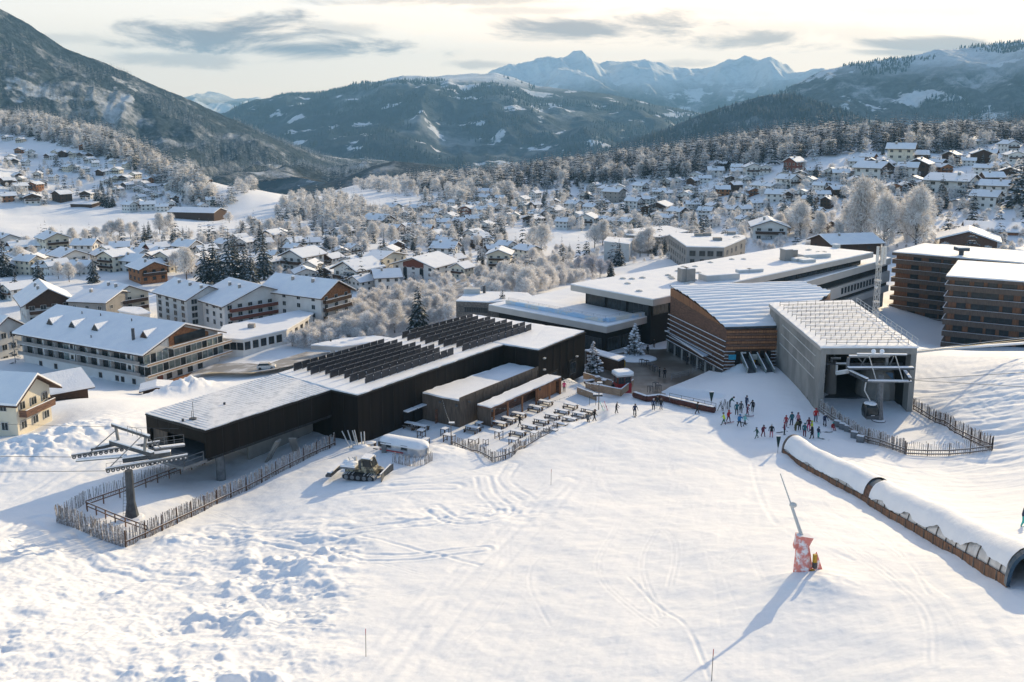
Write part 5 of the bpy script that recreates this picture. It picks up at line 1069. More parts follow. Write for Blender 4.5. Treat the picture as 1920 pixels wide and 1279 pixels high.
# --- big hotel, left
A = P(269, 661, 53.3); B = P(408, 622, 53.3); A.z = B.z = CAMZ - 62
r, W_ = lodge('hotel', 'large white hotel with glazed balconies, a snowy roof with three dormers and a timber gable', A, B, 46, 8.7, 4.4, 'white', None, 3, 3, 6, None, 1.6, 'hotel', None, 'y', 4, (1.6, 1.5), .4, 0, None, (0, 1), False)
def hotel_front(r, W_):
    H_ = 8.7; L = 46
    m = MB(); m.add([(W_ * .32, -.12, 8.0), (W_ * .86, -.12, 8.0), (W_ * .86, -.12, 9.5), (W_ * .5, -.12, 12.6), (W_ * .32, -.12, 11.2)], [(0, 1, 2, 3, 4)]); m.part('timber_gable', M['orange'], r, world=False)
    m = MB(); m.box((W_ * .6, -.2, 9.6), (W_ * .42, .14, 2.0)); m.part('gable_glazing', M['glass'], r, world=False)
    for z0 in (2.9, 5.7, 8.3):                       # three balcony decks on the gable end
        w0, w1 = (-1.2, W_ + 2.2) if z0 < 8 else (W_ * .28, W_ * .95); m = MB(); m.box(((w0 + w1) / 2, -1.3, z0), (w1 - w0, 2.6, .2)); m.box(((w0 + w1) / 2, -2.55, z0 + .28), (w1 - w0, .08, .55), m=1); m.box(((w0 + w1) / 2, -2.55, z0 + .62), (w1 - w0, .16, .1), m=2)
        m.part('balcony', [M['wframe'], M['woodl'], M['snow']], r, world=False)
    for z0, z1 in ((3.0, 5.6), (5.8, 8.2)):
        n = 14
        for i in range(n):
            x = -.8 + (W_ + 1.4) * (i + .5) / n
            m = MB(); m.box((x, -.9, (z0 + z1) / 2), ((W_ + 1.4) / n * .9, .08, z1 - z0 - .2)); g = m.part('glazing', M['glassg'] if (i + int(z0)) % 3 else M['glass'], r, world=False)
            m = MB(); m.box((x + (W_ + 1.4) / n / 2, -1.0, (z0 + z1) / 2), (.16, .16, z1 - z0)); m.part('frame_post', M['wframe'], r, world=False)
    for i in range(4): window(r, (W_ * (.3 + i * .14), -.1, 1.4), 0, 1.5, 1.9, gm='glass', fm='brown', bars=1)
    m = MB(); m.box((W_ * .18, -.1, 1.2), (1.6, .15, 2.4)); m.part('door', M['red'], r, world=False); m = MB(); m.box((W_ * .55, -2.4, .2), (W_ * .6, 3.0, .5)); m.part('porch', M['orange'], r, world=False)
    # long flank: two storeys of glazed loggias over a white base
    for k, (z0, z1) in enumerate(((3.1, 5.5), (5.9, 8.1))):
        m = MB(); m.box((-.7, L / 2, z0 - .1), (1.4, L, .18)); m.box((-1.36, L / 2, z0 + .35), (.06, L, .9), m=1); m.part('loggia_deck', [M['whited'], M['greyb']], r, world=False)
        for i in range(22):
            y = (i + .5) / 22 * L
            if i % 5 == 2: window(r, (-.05, y, (z0 + z1) / 2), -math.pi / 2, .9, 1.0, fm='brown', bars=0); continue
            m = MB(); m.box((-.12, y, (z0 + z1) / 2), (.1, L / 22 * .82, z1 - z0 - .1)); m.part('glazing', M['glassg'] if i % 4 == 1 else M['glass'], r, world=False)
            if i % 2 == 0: m = MB(); m.box((-.6, y + L / 44, (z0 + z1) / 2), (1.1, .12, z1 - z0)); m.part('partition', M['wframe'], r, world=False)
    for y in (4, 8, 10, 16, 25, 33, 39): window(r, (-.05, y, 1.0), -math.pi / 2, 1.1, 1.3, fm='brown', bars=0)
    sl_ = 4.4 / (W_ / 2)
    for i, (y, f, dk) in enumerate(((39, .34, 0), (30.5, .36, 0), (22, .38, 0), (4.6, .40, 1))):
        x = W_ / 2 * f; z = 8.7 + x * sl_ + .4; m = MB(); m.add([(x - .7, y - 1.5, z - .45), (x - .7, y + 1.5, z - .45), (x - .7, y, z + 1.55), (x + 3.6, y, z + 1.5)], [(0, 2, 1)]); m.part('dormer_front', M['glass'] if not dk else M['brown'], r, world=False)
        m = MB(); m.add([(x - .6, y - 1.6, z - .05), (x - .6, y, z + 1.75), (x - .6, y + 1.6, z - .05), (x + 3.8, y, z + 1.75), (x + .3, y - 1.6, z + .05), (x + .3, y + 1.6, z + .05)], [(0, 1, 3, 4), (1, 2, 5, 3)]); m.part('dormer_snow', M['snow'], r, world=False)
    for y, f in ((12.5, .42), (9.0, .5)):
        x = W_ / 2 * f; z = 8.7 + x * sl_ + .62; m = MB(); m.add([(x - 1, y - 1.1, z - sl_), (x - 1, y + 1.1, z - sl_), (x + 1, y + 1.1, z + sl_), (x + 1, y - 1.1, z + sl_)], [(0, 3, 2, 1)]); m.part('skylight', M['glass'], r, world=False)
    m = MB(); x = W_ / 2 * .25; m.tube((x, 6.8, 9), (x, 6.8, 13.2), .38, n=10); m.part('chimney', M['dgrey'], r, world=False)
    m = MB()
    for y, f in ((34, .8), (27, .82), (15, .8), (20, .1)): x = W_ / 2 * f; m.tube((x, y, 8.7 + x * sl_), (x, y, 8.7 + x * sl_ + 1.3), .14, n=6)
    m.part('vent_pipe', M['dgrey'], r, world=False)
    m = MB()
    for i in range(26): a = i * .7; m.box((-2 + math.cos(a) * .9, L + .5 + math.sin(a) * .9, -.5 + i * .3), (.9, .35, .06), rz=a)
    m.tube((-2, L + .5, -2), (-2, L + .5, 8), .1); m.part('spiral_stair', M['grey'], r, world=False)
hotel_front(r, W_)
# --- hotels behind
def lod(name, label, a, b, De, Db, L, rise, **k):
    A = P(*a, De); B = P(*b, De); A.z = B.z = CAMZ - Db; return lodge(name, label, A, B, L, Db - De, rise, **k)
r2, W2_ = lod('hotel', 'white hotel with red-brown flowered balconies along its lit gable front', (420, 572), (550, 551), 53, 60.5, 17, 4.2, wallm='white', st=3, fw=7, sw=4, balc='red', over=1.6, cat='hotel', wsz=(1.5, 1.6), chim=2)
def lettering(txt, size, par, loc_, rz, mt, name='lettering'):
    cu = bpy.data.curves.new(name, 'FONT'); cu.body = txt; cu.size = size; cu.extrude = .03; cu.align_x = 'CENTER'; ob = bpy.data.objects.new(name, cu); cu.materials.append(mt); col.objects.link(ob); ob.parent = par; ob.location = loc_; ob.rotation_euler = (math.pi / 2, 0, rz)
    bpy.context.view_layer.update(); me = bpy.data.meshes.new_from_object(ob.evaluated_get(bpy.context.evaluated_depsgraph_get())); n = link(name, me, par, loc_); n.rotation_euler = (math.pi / 2, 0, rz); bpy.data.objects.remove(ob); return n
lettering('ARENA', 1.2, r2, (-.12, 5.5, 6.0), -math.pi / 2, M['brown'])
lod('hotel', 'white four-storey block with stacked dark balcony niches behind the brown-balcony hotel', (292, 547), (350, 562), 52.5, 61, 14, 3.2, wallm='whited', st=4, fw=4, sw=3, balc=None, over=1.0, cat='hotel', ridge='x', wsz=(2.0, 1.6), chim=3)
lod('hotel', 'tall cream-white hotel with open timber balconies and an orange boarded gable', (601, 556), (657, 542), 51, 61, 24, 3.6, wallm='white', gable='orange', st=4, fw=3, sw=4, balc='brown', over=1.4, cat='hotel', wsz=(1.4, 1.4), chim=2)
r4, W4 = lod('hotel', 'white angular hotel with a dark red gable panel in the middle of the village', (737, 495), (814, 502), 54.2, 60.5, 17, 3.0, wallm='white', gable=None, st=3, fw=5, sw=3, over=1.2, cat='hotel', wsz=(1.4, 1.2), chim=2)
m = MB(); m.add([(W4 * .25, -.1, 5.6), (W4 * .75, -.1, 5.6), (W4 * .75, -.1, 7.5), (W4 * .5, -.1, 8.9), (W4 * .25, -.1, 7.5)], [(0, 1, 2, 3, 4)]); m.part('gable_panel', M['red'], r4, world=False)
m = MB(); m.box((W4 * .3, -.15, 2.6), (1.6, .2, 5.2)); m.box((W4 * .7, -.15, 2.6), (1.6, .2, 5.2)); m.part('dark_bay', M['glass'], r4, world=False)
lod('hotel', 'pale yellow wing joined behind the angular white hotel', (708, 491), (760, 478), 54, 60.5, 8, 2.4, wallm='cream', st=3, fw=4, sw=2, over=1.0, cat='hotel', chim=0)
def flatbuilding(name, label, roofpx, D, Db, wallm, winrows=(), cat='building', snowth=.35, par=True):
    rp = orient(polyP(roofpx, D)); z = CAMZ - D; t = thing(name, label, cat, (*rp[0], CAMZ - Db)); MB().prism(rp, CAMZ - Db - 3, z).part('wall', M[wallm], t); snowcap(inset(rp, -.3), z, snowth, seed=len(label), rag=.06, res=2).part('roof_snow', M['snow'], t)
    for a, b, zs, us, w_, h_ in winrows: winrow(t, P(*a, D), P(*b, D), z - zs, us, w_, h_, fm='brown')
    return t
t = flatbuilding('restaurant', 'low restaurant with arched doors under a long snowy flat roof', [(404,634),(455,637),(537,619),(586,589),(560,584),(420,612)], 56.0, 59.3, 'white', [((404,634),(455,637),1.9,[.15,.4,.65,.9],1.8,2.0), ((455,637),(537,619),1.9,[.1,.28,.46,.64,.82],1.7,2.1), ((537,619),(586,589),1.9,[.15,.35,.55,.75],1.8,1.8)], 'restaurant')
p = P(472, 616, 56); MB().box((p.x, p.y, CAMZ - 55.3), (1.8, 1.4, 1.2)).part('roof_vent', M['greyb'], t)
lod('hotel', 'white hotel wall with three rows of windows at the left edge of the photo', (-20, 626), (46, 611), 54.0, 63.5, 22, 3.4, wallm='whited', st=3, fw=4, sw=4, over=1.0, cat='hotel', wsz=(1.5, 1.6))
lod('chalet', 'big dark brown chalet with white balcony behind the large hotel', (48, 570), (133, 561), 54.5, 61.5, 18, 4.0, wallm='whited', gable='brown', st=2, fw=4, sw=4, balc='brown', over=1.6, cat='chalet', wsz=(1.6, 1.4), chim=2)
lod('house', 'beige-grey concrete house with a skylit snow roof behind the large hotel', (128, 566), (198, 569), 54.5, 61.5, 16, 2.2, wallm='greyb', st=2, fw=3, sw=3, over=.5, cat='house', ridge='x', chim=1)
lod('house', 'sunlit beige apartment house with dark open balconies right of the concrete house', (205, 560), (278, 548), 54.2, 61.5, 13, 3.0, wallm='cream', gable=None, st=3, fw=3, sw=3, balc='brown', over=.6, cat='house', chim=2)
t = flatbuilding('annex', 'little white flat-roofed block with a snowy aerial behind the hotel ridge', [(223,583),(258,590),(281,588),(262,578),(232,577)], 54.5, 60, 'white', cat='annex')
lod('house', 'cream house at the left edge with brown window frames and a brown balcony', (28, 749), (92, 722), 41.1, 47.2, 13, 2.6, wallm='cream', st=2, fw=3, sw=3, balc='wood', over=1.3, cat='house', wsz=(1.2, 1.3), chim=0)
def barnroof():
    a, b, c, d = P(95, 741, 50.2), P(178, 726, 50.2), P(152, 691, 47.4), P(72, 706, 47.4); t = thing('shed', 'low dark shed under a broad tilted snowy roof beside the cream house', 'shed', (a.x, a.y, CAMZ - 52))
    u = Vector((0, 0, .35)); m = MB(); vs = [a, b, c, d, a + u, b + u, c + u, d + u]; m.add(vs, [(0, 3, 2, 1), (4, 5, 6, 7), (0, 1, 5, 4), (1, 2, 6, 5), (2, 3, 7, 6), (3, 0, 4, 7)]); m.part('roof_snow', M['snow'], t)
    q = [(v.x, v.y) for v in (a, b, c, d)]; MB().prism(inset(orient(q), .9), CAMZ - 55, CAMZ - 50.6).part('wall', M['brown'], t)
    m = MB(); m.add([v - Vector((0, 0, .2)) for v in (a, b, c, d)] + [v for v in (a, b, c, d)], [(0, 3, 2, 1), (0, 1, 5, 4), (1, 2, 6, 5), (2, 3, 7, 6), (3, 0, 4, 7)]); m.part('roof', M['brown'], t)
barnroof()
lod('shelter', 'small shelter roof heaped with snow below the large hotel', (268, 734), (318, 729), 58.6, 60.4, 4, .5, wallm='brown', st=1, fw=0, sw=0, over=.8, cat='shelter', chim=0, snow=.45)
# long barn and hall on the white field
lod('barn', 'long dark barn with a snowy mono roof at the edge of the white field', (314, 398), (401, 400), 56.6, 60.6, 16, 2.4, wallm='brown', st=1, fw=0, sw=0, over=.4, cat='barn', ridge='x', chim=0, sides=(0, 0))
lod('barn', 'dark red-brown barn with flat snow roof in front of the bluish pines', (132, 383), (171, 384), 56.5, 60.5, 18, 1.0, wallm='brown', st=1, fw=0, sw=0, over=.3, cat='barn', ridge='x', chim=0)
# concrete canopy between the restaurant and the solar roof
def bus():
    rp = orient(polyP([(583,648),(640,651),(742,636),(700,631),(640,636)], 54.8)); t = thing('canopy', 'slim concrete canopy with snow behind the solar panels', 'canopy', (*rp[0], CAMZ - 59)); MB().prism(rp, CAMZ - 55.8, CAMZ - 54.8).part('roof', M['beige'], t); snowcap(rp, CAMZ - 54.8, .3, seed=5).part('roof_snow', M['snow'], t)
    for px, py in ((622, 652), (640, 652)): p = P(px, py, 55); MB().box((p.x, p.y + 1, CAMZ - 58), (1.0, 1.0, 4.6)).part('column', M['beige'], t)
bus()
# --- village houses
KIND = {'W': ('white', None, 'white'), 'C': ('cream', None, 'cream'), 'B': ('white', 'brown', 'white and brown'), 'D': ('brown', None, 'dark timber'), 'R': ('red', None, 'red timber'), 'O': ('orange', None, 'orange'), 'Y': ('yellow', None, 'yellow'), 'G': ('greyb', None, 'grey')}
TPL = {}
def template(k, rd, big):
    key = (k, rd, big)
    if key not in TPL:
        wm, gb, _ = KIND[k]
        r, _w = lodge('village_house', 'x', (0, -5000, -400), (10, -5000, -400), 11 if rd == 'y' else 8.5, 8.0 if big else 5.4, 2.1, wallm=wm, gable=gb, st=3 if big else 2, fw=3, sw=3, balc='brown' if (k in 'BCWO' and rd == 'y') else None, over=1.0, ridge=rd, found=4, chim=1, sides=(1, 1)); remember(r); TPL[key] = r
    return TPL[key]
used = set()
HS = {
 'on the left hillside near the forest edge': [(8,264,14,'W'),(35,268,13,'C'),(60,297,15,'W'),(88,300,15,'B'),(102,293,14,'C'),(117,294,14,'D'),(133,295,14,'C'),(150,297,14,'B'),(167,298,13,'D'),(12,308,13,'C'),(27,310,14,'B'),(44,312,13,'W')],
 'in the terraces above the left barns': [(122,322,17,'C'),(140,320,15,'W'),(162,324,15,'B'),(186,330,18,'D'),(202,328,16,'W'),(216,327,16,'C'),(207,309,12,'W'),(232,316,12,'C'),(248,335,16,'C'),(272,344,16,'O'),(288,340,14,'W'),(70,335,15,'W')],
 'in the middle rows of the left village': [(4,348,16,'D'),(20,350,20,'O'),(42,360,22,'W'),(60,355,20,'O'),(80,350,17,'W'),(36,338,14,'B'),(96,340,15,'W'),(215,364,18,'W'),(232,356,16,'B'),(247,354,14,'W'),(290,373,16,'W'),(160,375,22,'B')],
 'in the lowest row behind the white field': [(106,378,26,'D'),(62,383,28,'B'),(18,380,24,'O'),(40,378,18,'W'),(236,396,24,'W'),(262,391,20,'W'),(278,395,26,'B'),(304,397,22,'W'),(320,357,20,'C'),(330,380,13,'D'),(347,366,14,'W'),(258,378,14,'W')],
 'between the frosted trees at far left': [(20,470,40,'W'),(6,486,26,'W'),(110,480,42,'C'),(96,494,26,'W'),(142,504,50,'W'),(200,512,42,'C'),(155,480,40,'W'),(225,480,34,'W'),(248,492,36,'W'),(12,560,40,'W'),(60,575,40,'W'),(250,486,24,'W')],
 'in front of the field beside the beige tree': [(240,512,50,'W'),(290,528,54,'O'),(300,482,36,'R'),(340,484,44,'W'),(310,492,40,'W'),(275,480,30,'W'),(365,476,26,'W')],
 'among the slender conifers in the middle': [(430,472,30,'W'),(452,468,30,'W'),(440,460,24,'W'),(508,492,20,'C'),(420,505,28,'W'),(548,508,60,'W'),(575,530,44,'W'),(560,470,34,'W'),(585,468,34,'W'),(612,500,34,'B'),(600,486,36,'W'),(500,470,30,'W')],
 'around the white gable houses in the middle': [(610,526,34,'D'),(648,540,70,'W'),(692,546,48,'W'),(728,545,54,'W'),(650,506,34,'W'),(690,500,26,'W'),(725,486,36,'W'),(747,474,28,'D'),(640,485,30,'W'),(668,478,28,'W'),(700,432,50,'W'),(652,462,26,'W')],
 'right of the angular hotel': [(830,485,50,'W'),(850,468,30,'W'),(862,500,34,'W'),(858,522,38,'C'),(880,452,34,'W'),(908,462,36,'W'),(925,480,26,'D'),(935,508,50,'C'),(1002,492,40,'C'),(812,452,26,'W'),(832,440,24,'W'),(960,474,30,'W')],
 'near the far meadow': [(690,405,20,'W'),(760,412,22,'W'),(790,400,24,'W'),(800,420,26,'W'),(815,395,22,'W'),(830,408,24,'W'),(872,404,28,'R'),(846,402,24,'W'),(858,388,20,'W'),(905,370,24,'W'),(918,380,26,'W'),(780,438,26,'W')],
 'left of the sports field': [(858,426,28,'W'),(906,434,28,'W'),(934,400,26,'W'),(956,404,24,'W'),(992,424,34,'B'),(1020,414,30,'D'),(890,395,24,'W'),(975,385,24,'W'),(1050,408,32,'W'),(1086,396,28,'W'),(1010,372,22,'W'),(1052,428,28,'W')],
 'above the sports field': [(1098,426,36,'W'),(1128,424,22,'W'),(1118,400,26,'W'),(1136,390,24,'W'),(1166,380,34,'G'),(1186,428,26,'C'),(1200,390,30,'W'),(1232,404,40,'B'),(1262,420,28,'W'),(1282,412,32,'B'),(1300,395,28,'W'),(1096,375,24,'W')],
 'on the rising ground below the right forest': [(1248,352,26,'W'),(1268,348,22,'W'),(1282,378,28,'W'),(1308,350,24,'D'),(1342,333,30,'W'),(1350,318,24,'D'),(1356,304,20,'W'),(1322,345,24,'W'),(1290,362,24,'W'),(1235,372,26,'B'),(1210,360,24,'W'),(1370,345,24,'B')],
 'in the first rows of the right hillside': [(1413,330,32,'W'),(1400,345,22,'W'),(1455,362,28,'W'),(1490,352,34,'W'),(1452,380,36,'W'),(1500,322,36,'R'),(1525,330,24,'W'),(1556,332,24,'W'),(1577,338,30,'W'),(1597,332,26,'B'),(1400,405,26,'W'),(1500,372,24,'W')],
 'on the upper right hillside': [(1604,316,26,'W'),(1632,324,34,'B'),(1660,338,54,'B'),(1686,310,46,'C'),(1722,306,32,'D'),(1742,328,44,'D'),(1700,332,34,'W'),(1575,370,30,'D'),(1672,322,30,'D'),(1710,350,30,'W'),(1640,306,26,'R'),(1770,316,26,'D')],
 'on the right shoulder by the snowy slope': [(1796,306,30,'D'),(1842,306,34,'D'),(1868,302,28,'D'),(1862,328,28,'B'),(1816,312,22,'W'),(1906,305,30,'W'),(1900,285,26,'W'),(1822,364,70,'W'),(1890,368,40,'W'),(1780,362,30,'W'),(1872,390,40,'W')],
 'around the big frosted grove': [(1443,452,68,'W'),(1555,438,34,'D'),(1400,425,26,'W'),(1375,405,28,'W'),(1470,405,22,'W'),(1540,410,26,'W'),(1340,425,26,'W'),(1320,408,28,'W')]}
_all = [(a, b) for hl in HS.values() for a, b, _, _ in hl]; _r = random.Random(11)
for where, (x0, x1, y0, y1, ws) in {'between the tall spruces and the angular hotel': (500, 735, 440, 520, 30), 'behind the angular hotel': (740, 900, 400, 465, 24), 'beyond the sports field': (890, 1060, 368, 420, 20), 'below the forest in mid picture': (1060, 1240, 350, 425, 22), 'left of the frosted grove, on the slope': (1240, 1420, 322, 410, 24), 'under the skyline forest': (1420, 1560, 322, 400, 24), 'in the crowded corner at far left': (0, 160, 478, 520, 36), 'just below the white field': (180, 400, 480, 515, 34), 'high on the left slope': (0, 230, 275, 350, 14), 'beside the clump of bluish pines': (220, 400, 340, 395, 17), 'near the right photo edge': (1600, 1900, 312, 365, 28)}.items():
    hl = []
    for _ in range(400):
        if len(hl) >= 11: break
        a, b = _r.uniform(x0, x1), _r.uniform(y0, y1)
        if all(abs(a - c) > ws * .75 or abs(b - d) > ws * .36 for c, d in _all): hl.append((a, b, ws * _r.uniform(.85, 1.2), _r.choice('WWWWCBBDWO'))); _all.append((a, b))
    HS[where] = hl
for where, hl in HS.items():
    hl = sorted(hl); n = len(hl)
    for i, (px, py, wp, k) in enumerate(hl):
        p = G(px, py); dist = math.hypot(p.x, p.y); wm = wp * dist / F * 1.12; rd = 'y' if (i * 7 + int(px)) % 3 else 'x'; big = k == 'G' or (k == 'C' and wp > 38)
        t0 = template(k, rd, big); key = (k, rd, big)
        o = t0 if key not in used else copy_tree(t0); used.add(key)
        s = wm / 13.0; an = math.radians({0: -28, 1: 20, 2: 48, 3: -8}[int(px + py) % 4] + random.uniform(-8, 8)); o.rotation_euler = (0, 0, an)
        o.scale = (s, s * random.uniform(.85, 1.05), max(.75, min(1.35, s)) * random.uniform(.9, 1.1)); c_ = Vector((5 * s, 0, 0)); c_.rotate(Matrix.Rotation(an, 3, 'Z')); o.location = p - c_ - Vector((0, 0, .2))
        lb = f'{KIND[k][2]} snow-roofed house {where}, {ORD[i] if i < n - 1 else "rightmost"}'; lb = lb if len(lb.replace('-', ' ').split()) <= 15 else f'{KIND[k][2]} house {where}, {ORD[i] if i < n - 1 else "rightmost"}'
        tag(o, lb, 'house', f'houses {where}')
# larger buildings on the right
lod('apartments', 'white apartment house with red-brown stair tower and balconies on the right', (1752, 384), (1838, 392), 41.5, 50, 22, 3.4, wallm='white', st=3, fw=6, sw=3, balc='brown', over=1.3, cat='apartment house', wsz=(1.8, 1.5), chim=2)
lod('chalet', 'broad timber chalet with a low gabled snow roof behind the wooden apartments', (1762, 448), (1870, 454), 45.3, 51, 18, 3.4, wallm='wood', st=1, fw=3, sw=2, over=1.6, cat='chalet', wsz=(1.8, 1.6), chim=0, snow=.6)
lod('hall', 'long low timber hall with a bluish snow roof at the right edge', (1812, 432), (1990, 440), 45, 50, 20, 2.6, wallm='woodo', st=1, fw=6, sw=0, over=1.0, cat='hall', ridge='x', chim=0, snow=.6)
lod('house', 'low brown-gabled house with a blue-shaded snow roof behind the long modern roof', (1560, 458), (1652, 455), 45.5, 49.5, 15, 2.6, wallm='brown', st=1, fw=2, sw=2, over=1.2, cat='house', ridge='x', chim=1)
lod('grand_hotel', 'grand pale hotel with towers on the far right skyline', (1830, 265), (1902, 264), 12.0, 23, 26, 3.0, wallm='cream', st=4, fw=12, sw=4, over=.8, cat='hotel', ridge='x', chim=3, wsz=(1.6, 1.6))
t = flatbuilding('school', 'dark flat-roofed block with snow-filled roof frames beside the sports field', [(1170,432),(1175,441),(1235,445),(1290,434),(1250,424)], 50.5, 57, 'greyb', cat='school')
t = flatbuilding('annex', 'pale concrete cube at the corner of the sports field', [(1133,453),(1180,458),(1186,448),(1140,445)], 50.0, 58, 'whited', cat='annex')
lod('church', 'small white church with steeple on the hilltop above the left forest', (24, 224), (34, 224), 3.0, 12, 22, 4, wallm='white', st=1, fw=1, sw=2, over=.3, cat='church', chim=0)
p = P(28, 221, 2.0); 
lod('chalet', 'dark hilltop chalet with a bluish snow roof above the left forest', (45, 222), (64, 222), 1.5, 8, 14, 4, wallm='brown', st=1, fw=2, sw=2, over=1, cat='chalet', chim=0, ridge='x')
# ------------------------------------------------------------------ square, road, fences
def sheet(name, px, D, mt, dz=.03, kind='structure'):
    q = polyP(px, D); q = orient(q); o = link(name, MB().add([(x, y, CAMZ - D + dz) for x, y in q], [tuple(range(len(q)))]).mesh(name, mt)); tag(o, kind=kind); return o
sheet('paved_square', [(1185,742),(1152,716),(1100,700),(1060,640),(1100,625),(1262,632),(1345,691),(1250,742),(1213,748)], 46.2, M['paving'])
def drape(name, line, wd, mt, dz=.06):
    q = pline(line); vs = []; fs = []
    for i, (x, y) in enumerate(q):
        d = q[min(i + 1, len(q) - 1)] - q[max(i - 1, 0)]; d = d / (np.linalg.norm(d) + 1e-9); n = np.array([-d[1], d[0]])
        for k in range(5): s = (k / 4 - .5) * wd; vs.append((x + n[0] * s, y + n[1] * s))
    a = np.array(vs); z = H(a[:, 0], a[:, 1]) + dz + (.0 if True else 0); b = [(a[i, 0], a[i, 1], z[i]) for i in range(len(a))]
    z_ = np.array(z); 
    for i in range(len(q) - 1):
        for k in range(4): fs.append((i * 5 + k, i * 5 + k + 1, i * 5 + 6 + k, i * 5 + 5 + k))
    tag(link(name, MB().add(b, fs).mesh(name, mt, True)), kind='structure')
drape('village_road', [(380,700),(430,697),(480,700),(520,694),(560,680),(600,668)], 9, M['road'], 1.1)
drape('village_road', [(870,560),(860,540),(900,520),(960,505),(1010,500)], 5, M['road'], 1.0)
FEN = {}
def fence(name, label, line, h, sp=.17, rails=0, r=.05, lean=.05, group='picket fences', pickets=True, railm='rail', rh=(.45, .95), off=.14, raised=0.0):
    q = [G(a, b) for a, b in line]; o = thing(name, label, 'fence', tuple(q[0]), 0, group); P2 = []
    for i in range(len(q) - 1):
        L = (q[i + 1] - q[i]).length; n = max(1, int(L / sp))
        for k in range(n): P2.append((q[i].lerp(q[i + 1], k / n), i))
    xs = np.array([p.x for p, _ in P2]); ys = np.array([p.y for p, _ in P2]); zs = H(xs, ys)
    if pickets:
        m = MB()
        for i in range(len(xs)):
            hh = h * random.uniform(.86, 1.1); a = Vector((xs[i] + random.uniform(-.03, .03), ys[i] + random.uniform(-.03, .03), zs[i] - .15)); m.tube(a, a + Vector((random.gauss(0, lean), random.gauss(0, lean), hh + .15)), r * 1.35 * random.uniform(.75, 1.25), r, n=4)
        m.part('pickets', M['picket'], o)
    step = max(1, int(2.4 / sp)); nrm = 1
    if rails:
        idx = list(range(0, len(xs), step)) + [len(xs) - 1]
        for hh in rh[:rails]:
            m = MB()
            for a, b in zip(idx[:-1], idx[1:]):
                if a == b: continue
                d = Vector((xs[b] - xs[a], ys[b] - ys[a], 0)); d.normalize(); n = Vector((d.y, -d.x, 0)) * off; A = Vector((xs[a], ys[a], zs[a] + hh * h)) + n; B = Vector((xs[b], ys[b], zs[b] + hh * h)) + n
                m.beam(A, B, .06, .15); m.beam(A + Vector((0, 0, .085)), B + Vector((0, 0, .085)), .05, .03, m=1)
            m.part('rail', [M[railm], M['snow']], o)
        for a in idx:
            d = Vector((xs[min(a + 1, len(xs) - 1)] - xs[max(a - 1, 0)], ys[min(a + 1, len(xs) - 1)] - ys[max(a - 1, 0)], 0)).normalized(); n = Vector((d.y, -d.x, 0)) * (off * .6)
            MB().box((xs[a] + n.x, ys[a] + n.y, zs[a] + h * .45), (.11, .11, h * 1.0)).part('post', M[railm], o)
    return o
fence('picket_fence', 'frosted picket fence along the near front of the lift enclosure', [(107,979),(170,1003),(235,1025)], 2.2, .13, 0, .05, .11)
fence('picket_fence', 'long frosted picket fence with a dark rail running up to the black building', [(235,1025),(281,1005),(350,972),(419,938),(520,888),(629,836)], 1.9, .15, 1, .045, .08, rh=(.3,), railm='brown')
fence('picket_fence', 'pale picket fence at the back of the lift enclosure', [(107,979),(160,944),(237,919),(351,879),(384,868)], 1.7, .2, 0, .035, .06)
fence('rail_fence', 'reddish two-rail fence inside the lift enclosure running towards the wing', [(163,955),(237,929),(300,903),(351,884),(388,868)], 1.1, .4, 2, pickets=False, group='rail fences', rh=(.55, .95), off=0)
fence('rail_fence', 'reddish two-rail fence crossing the near corner of the lift enclosure', [(164,958),(220,982),(281,1005)], 1.1, .4, 2, pickets=False, group='rail fences', rh=(.55, .95), off=0)
fence('picket_fence', 'snow-crusted picket fence curving down from the station corner past the skiers', [(1531,768),(1552,783),(1572,797),(1615,825),(1660,839),(1699,853)], 2.0, .16, 2, .05, .06, rh=(.2, .4), railm='woodg')
fence('picket_fence', 'sunlit see-through picket fence with grey rails at the foot of the station yard', [(1699,853),(1775,855),(1830,850),(1863,845)], 1.8, .24, 2, .03, .03, rh=(.16, .42), railm='woodg')
fence('picket_fence', 'weathered picket fence descending from the station right corner', [(1713,768),(1750,790),(1790,812),(1830,832),(1863,845)], 1.9, .2, 2, .04, .07, rh=(.12, .4), railm='brown')
fence('picket_fence', 'crooked picket fence round the near edge of the terrace', [(848,834),(880,848),(925,867),(960,856),(985,842),(1015,825),(1046,809)], 1.45, .2, 1, .04, .09, rh=(.4,), railm='woodg')
fence('picket_fence', 'ragged frosted pickets leaning against the silver caravan', [(737,868),(770,875),(795,874),(812,866)], 1.5, .16, 0, .035, .12)
def railing(name, label, pts, h=1.05, mt='grey', group=None, step=1.8):
    o = thing(name, label, 'railing', tuple(pts[0]), 0, group); rail(MB(), pts, h, .035, 2, step).part('railing', M[mt], o); return o
g = [G(1258, 741), G(1290, 722), G(1320, 704), G(1345, 690)]; railing('stair_railing', 'steel railing rising along the edge between square and snow', [Vector((p.x, p.y, CAMZ - 43.4 + i * .12)) for i, p in enumerate(g)])
g = [P(1255, 752, 43.4), P(1300, 762, 43.3), P(1342, 772, 43.3)]; railing('platform_railing', 'thin steel railing above the red-brown padding', g, 1.3)

def padding():
    q = [G(a, b) for a, b in [(1190,745),(1213,753),(1238,750),(1265,757),(1290,763),(1315,769),(1339,774)]]; o = thing('padded_barrier', 'red-brown padded crash barrier at the edge of the square', 'barrier', tuple(q[0]))
    for i in range(len(q) - 1):
        a = q[i] + Vector((0, 0, .45)); b = q[i + 1] + Vector((0, 0, .45)); MB().tube(a, b, .5, .47, n=12).part('pad', M['padr'], o, smooth=True); m = MB(); m.beam(a + Vector((0, .1, .48)), b + Vector((0, .1, .48)), .5, .1); m.part('pad_snow', M['snow'], o)
padding()

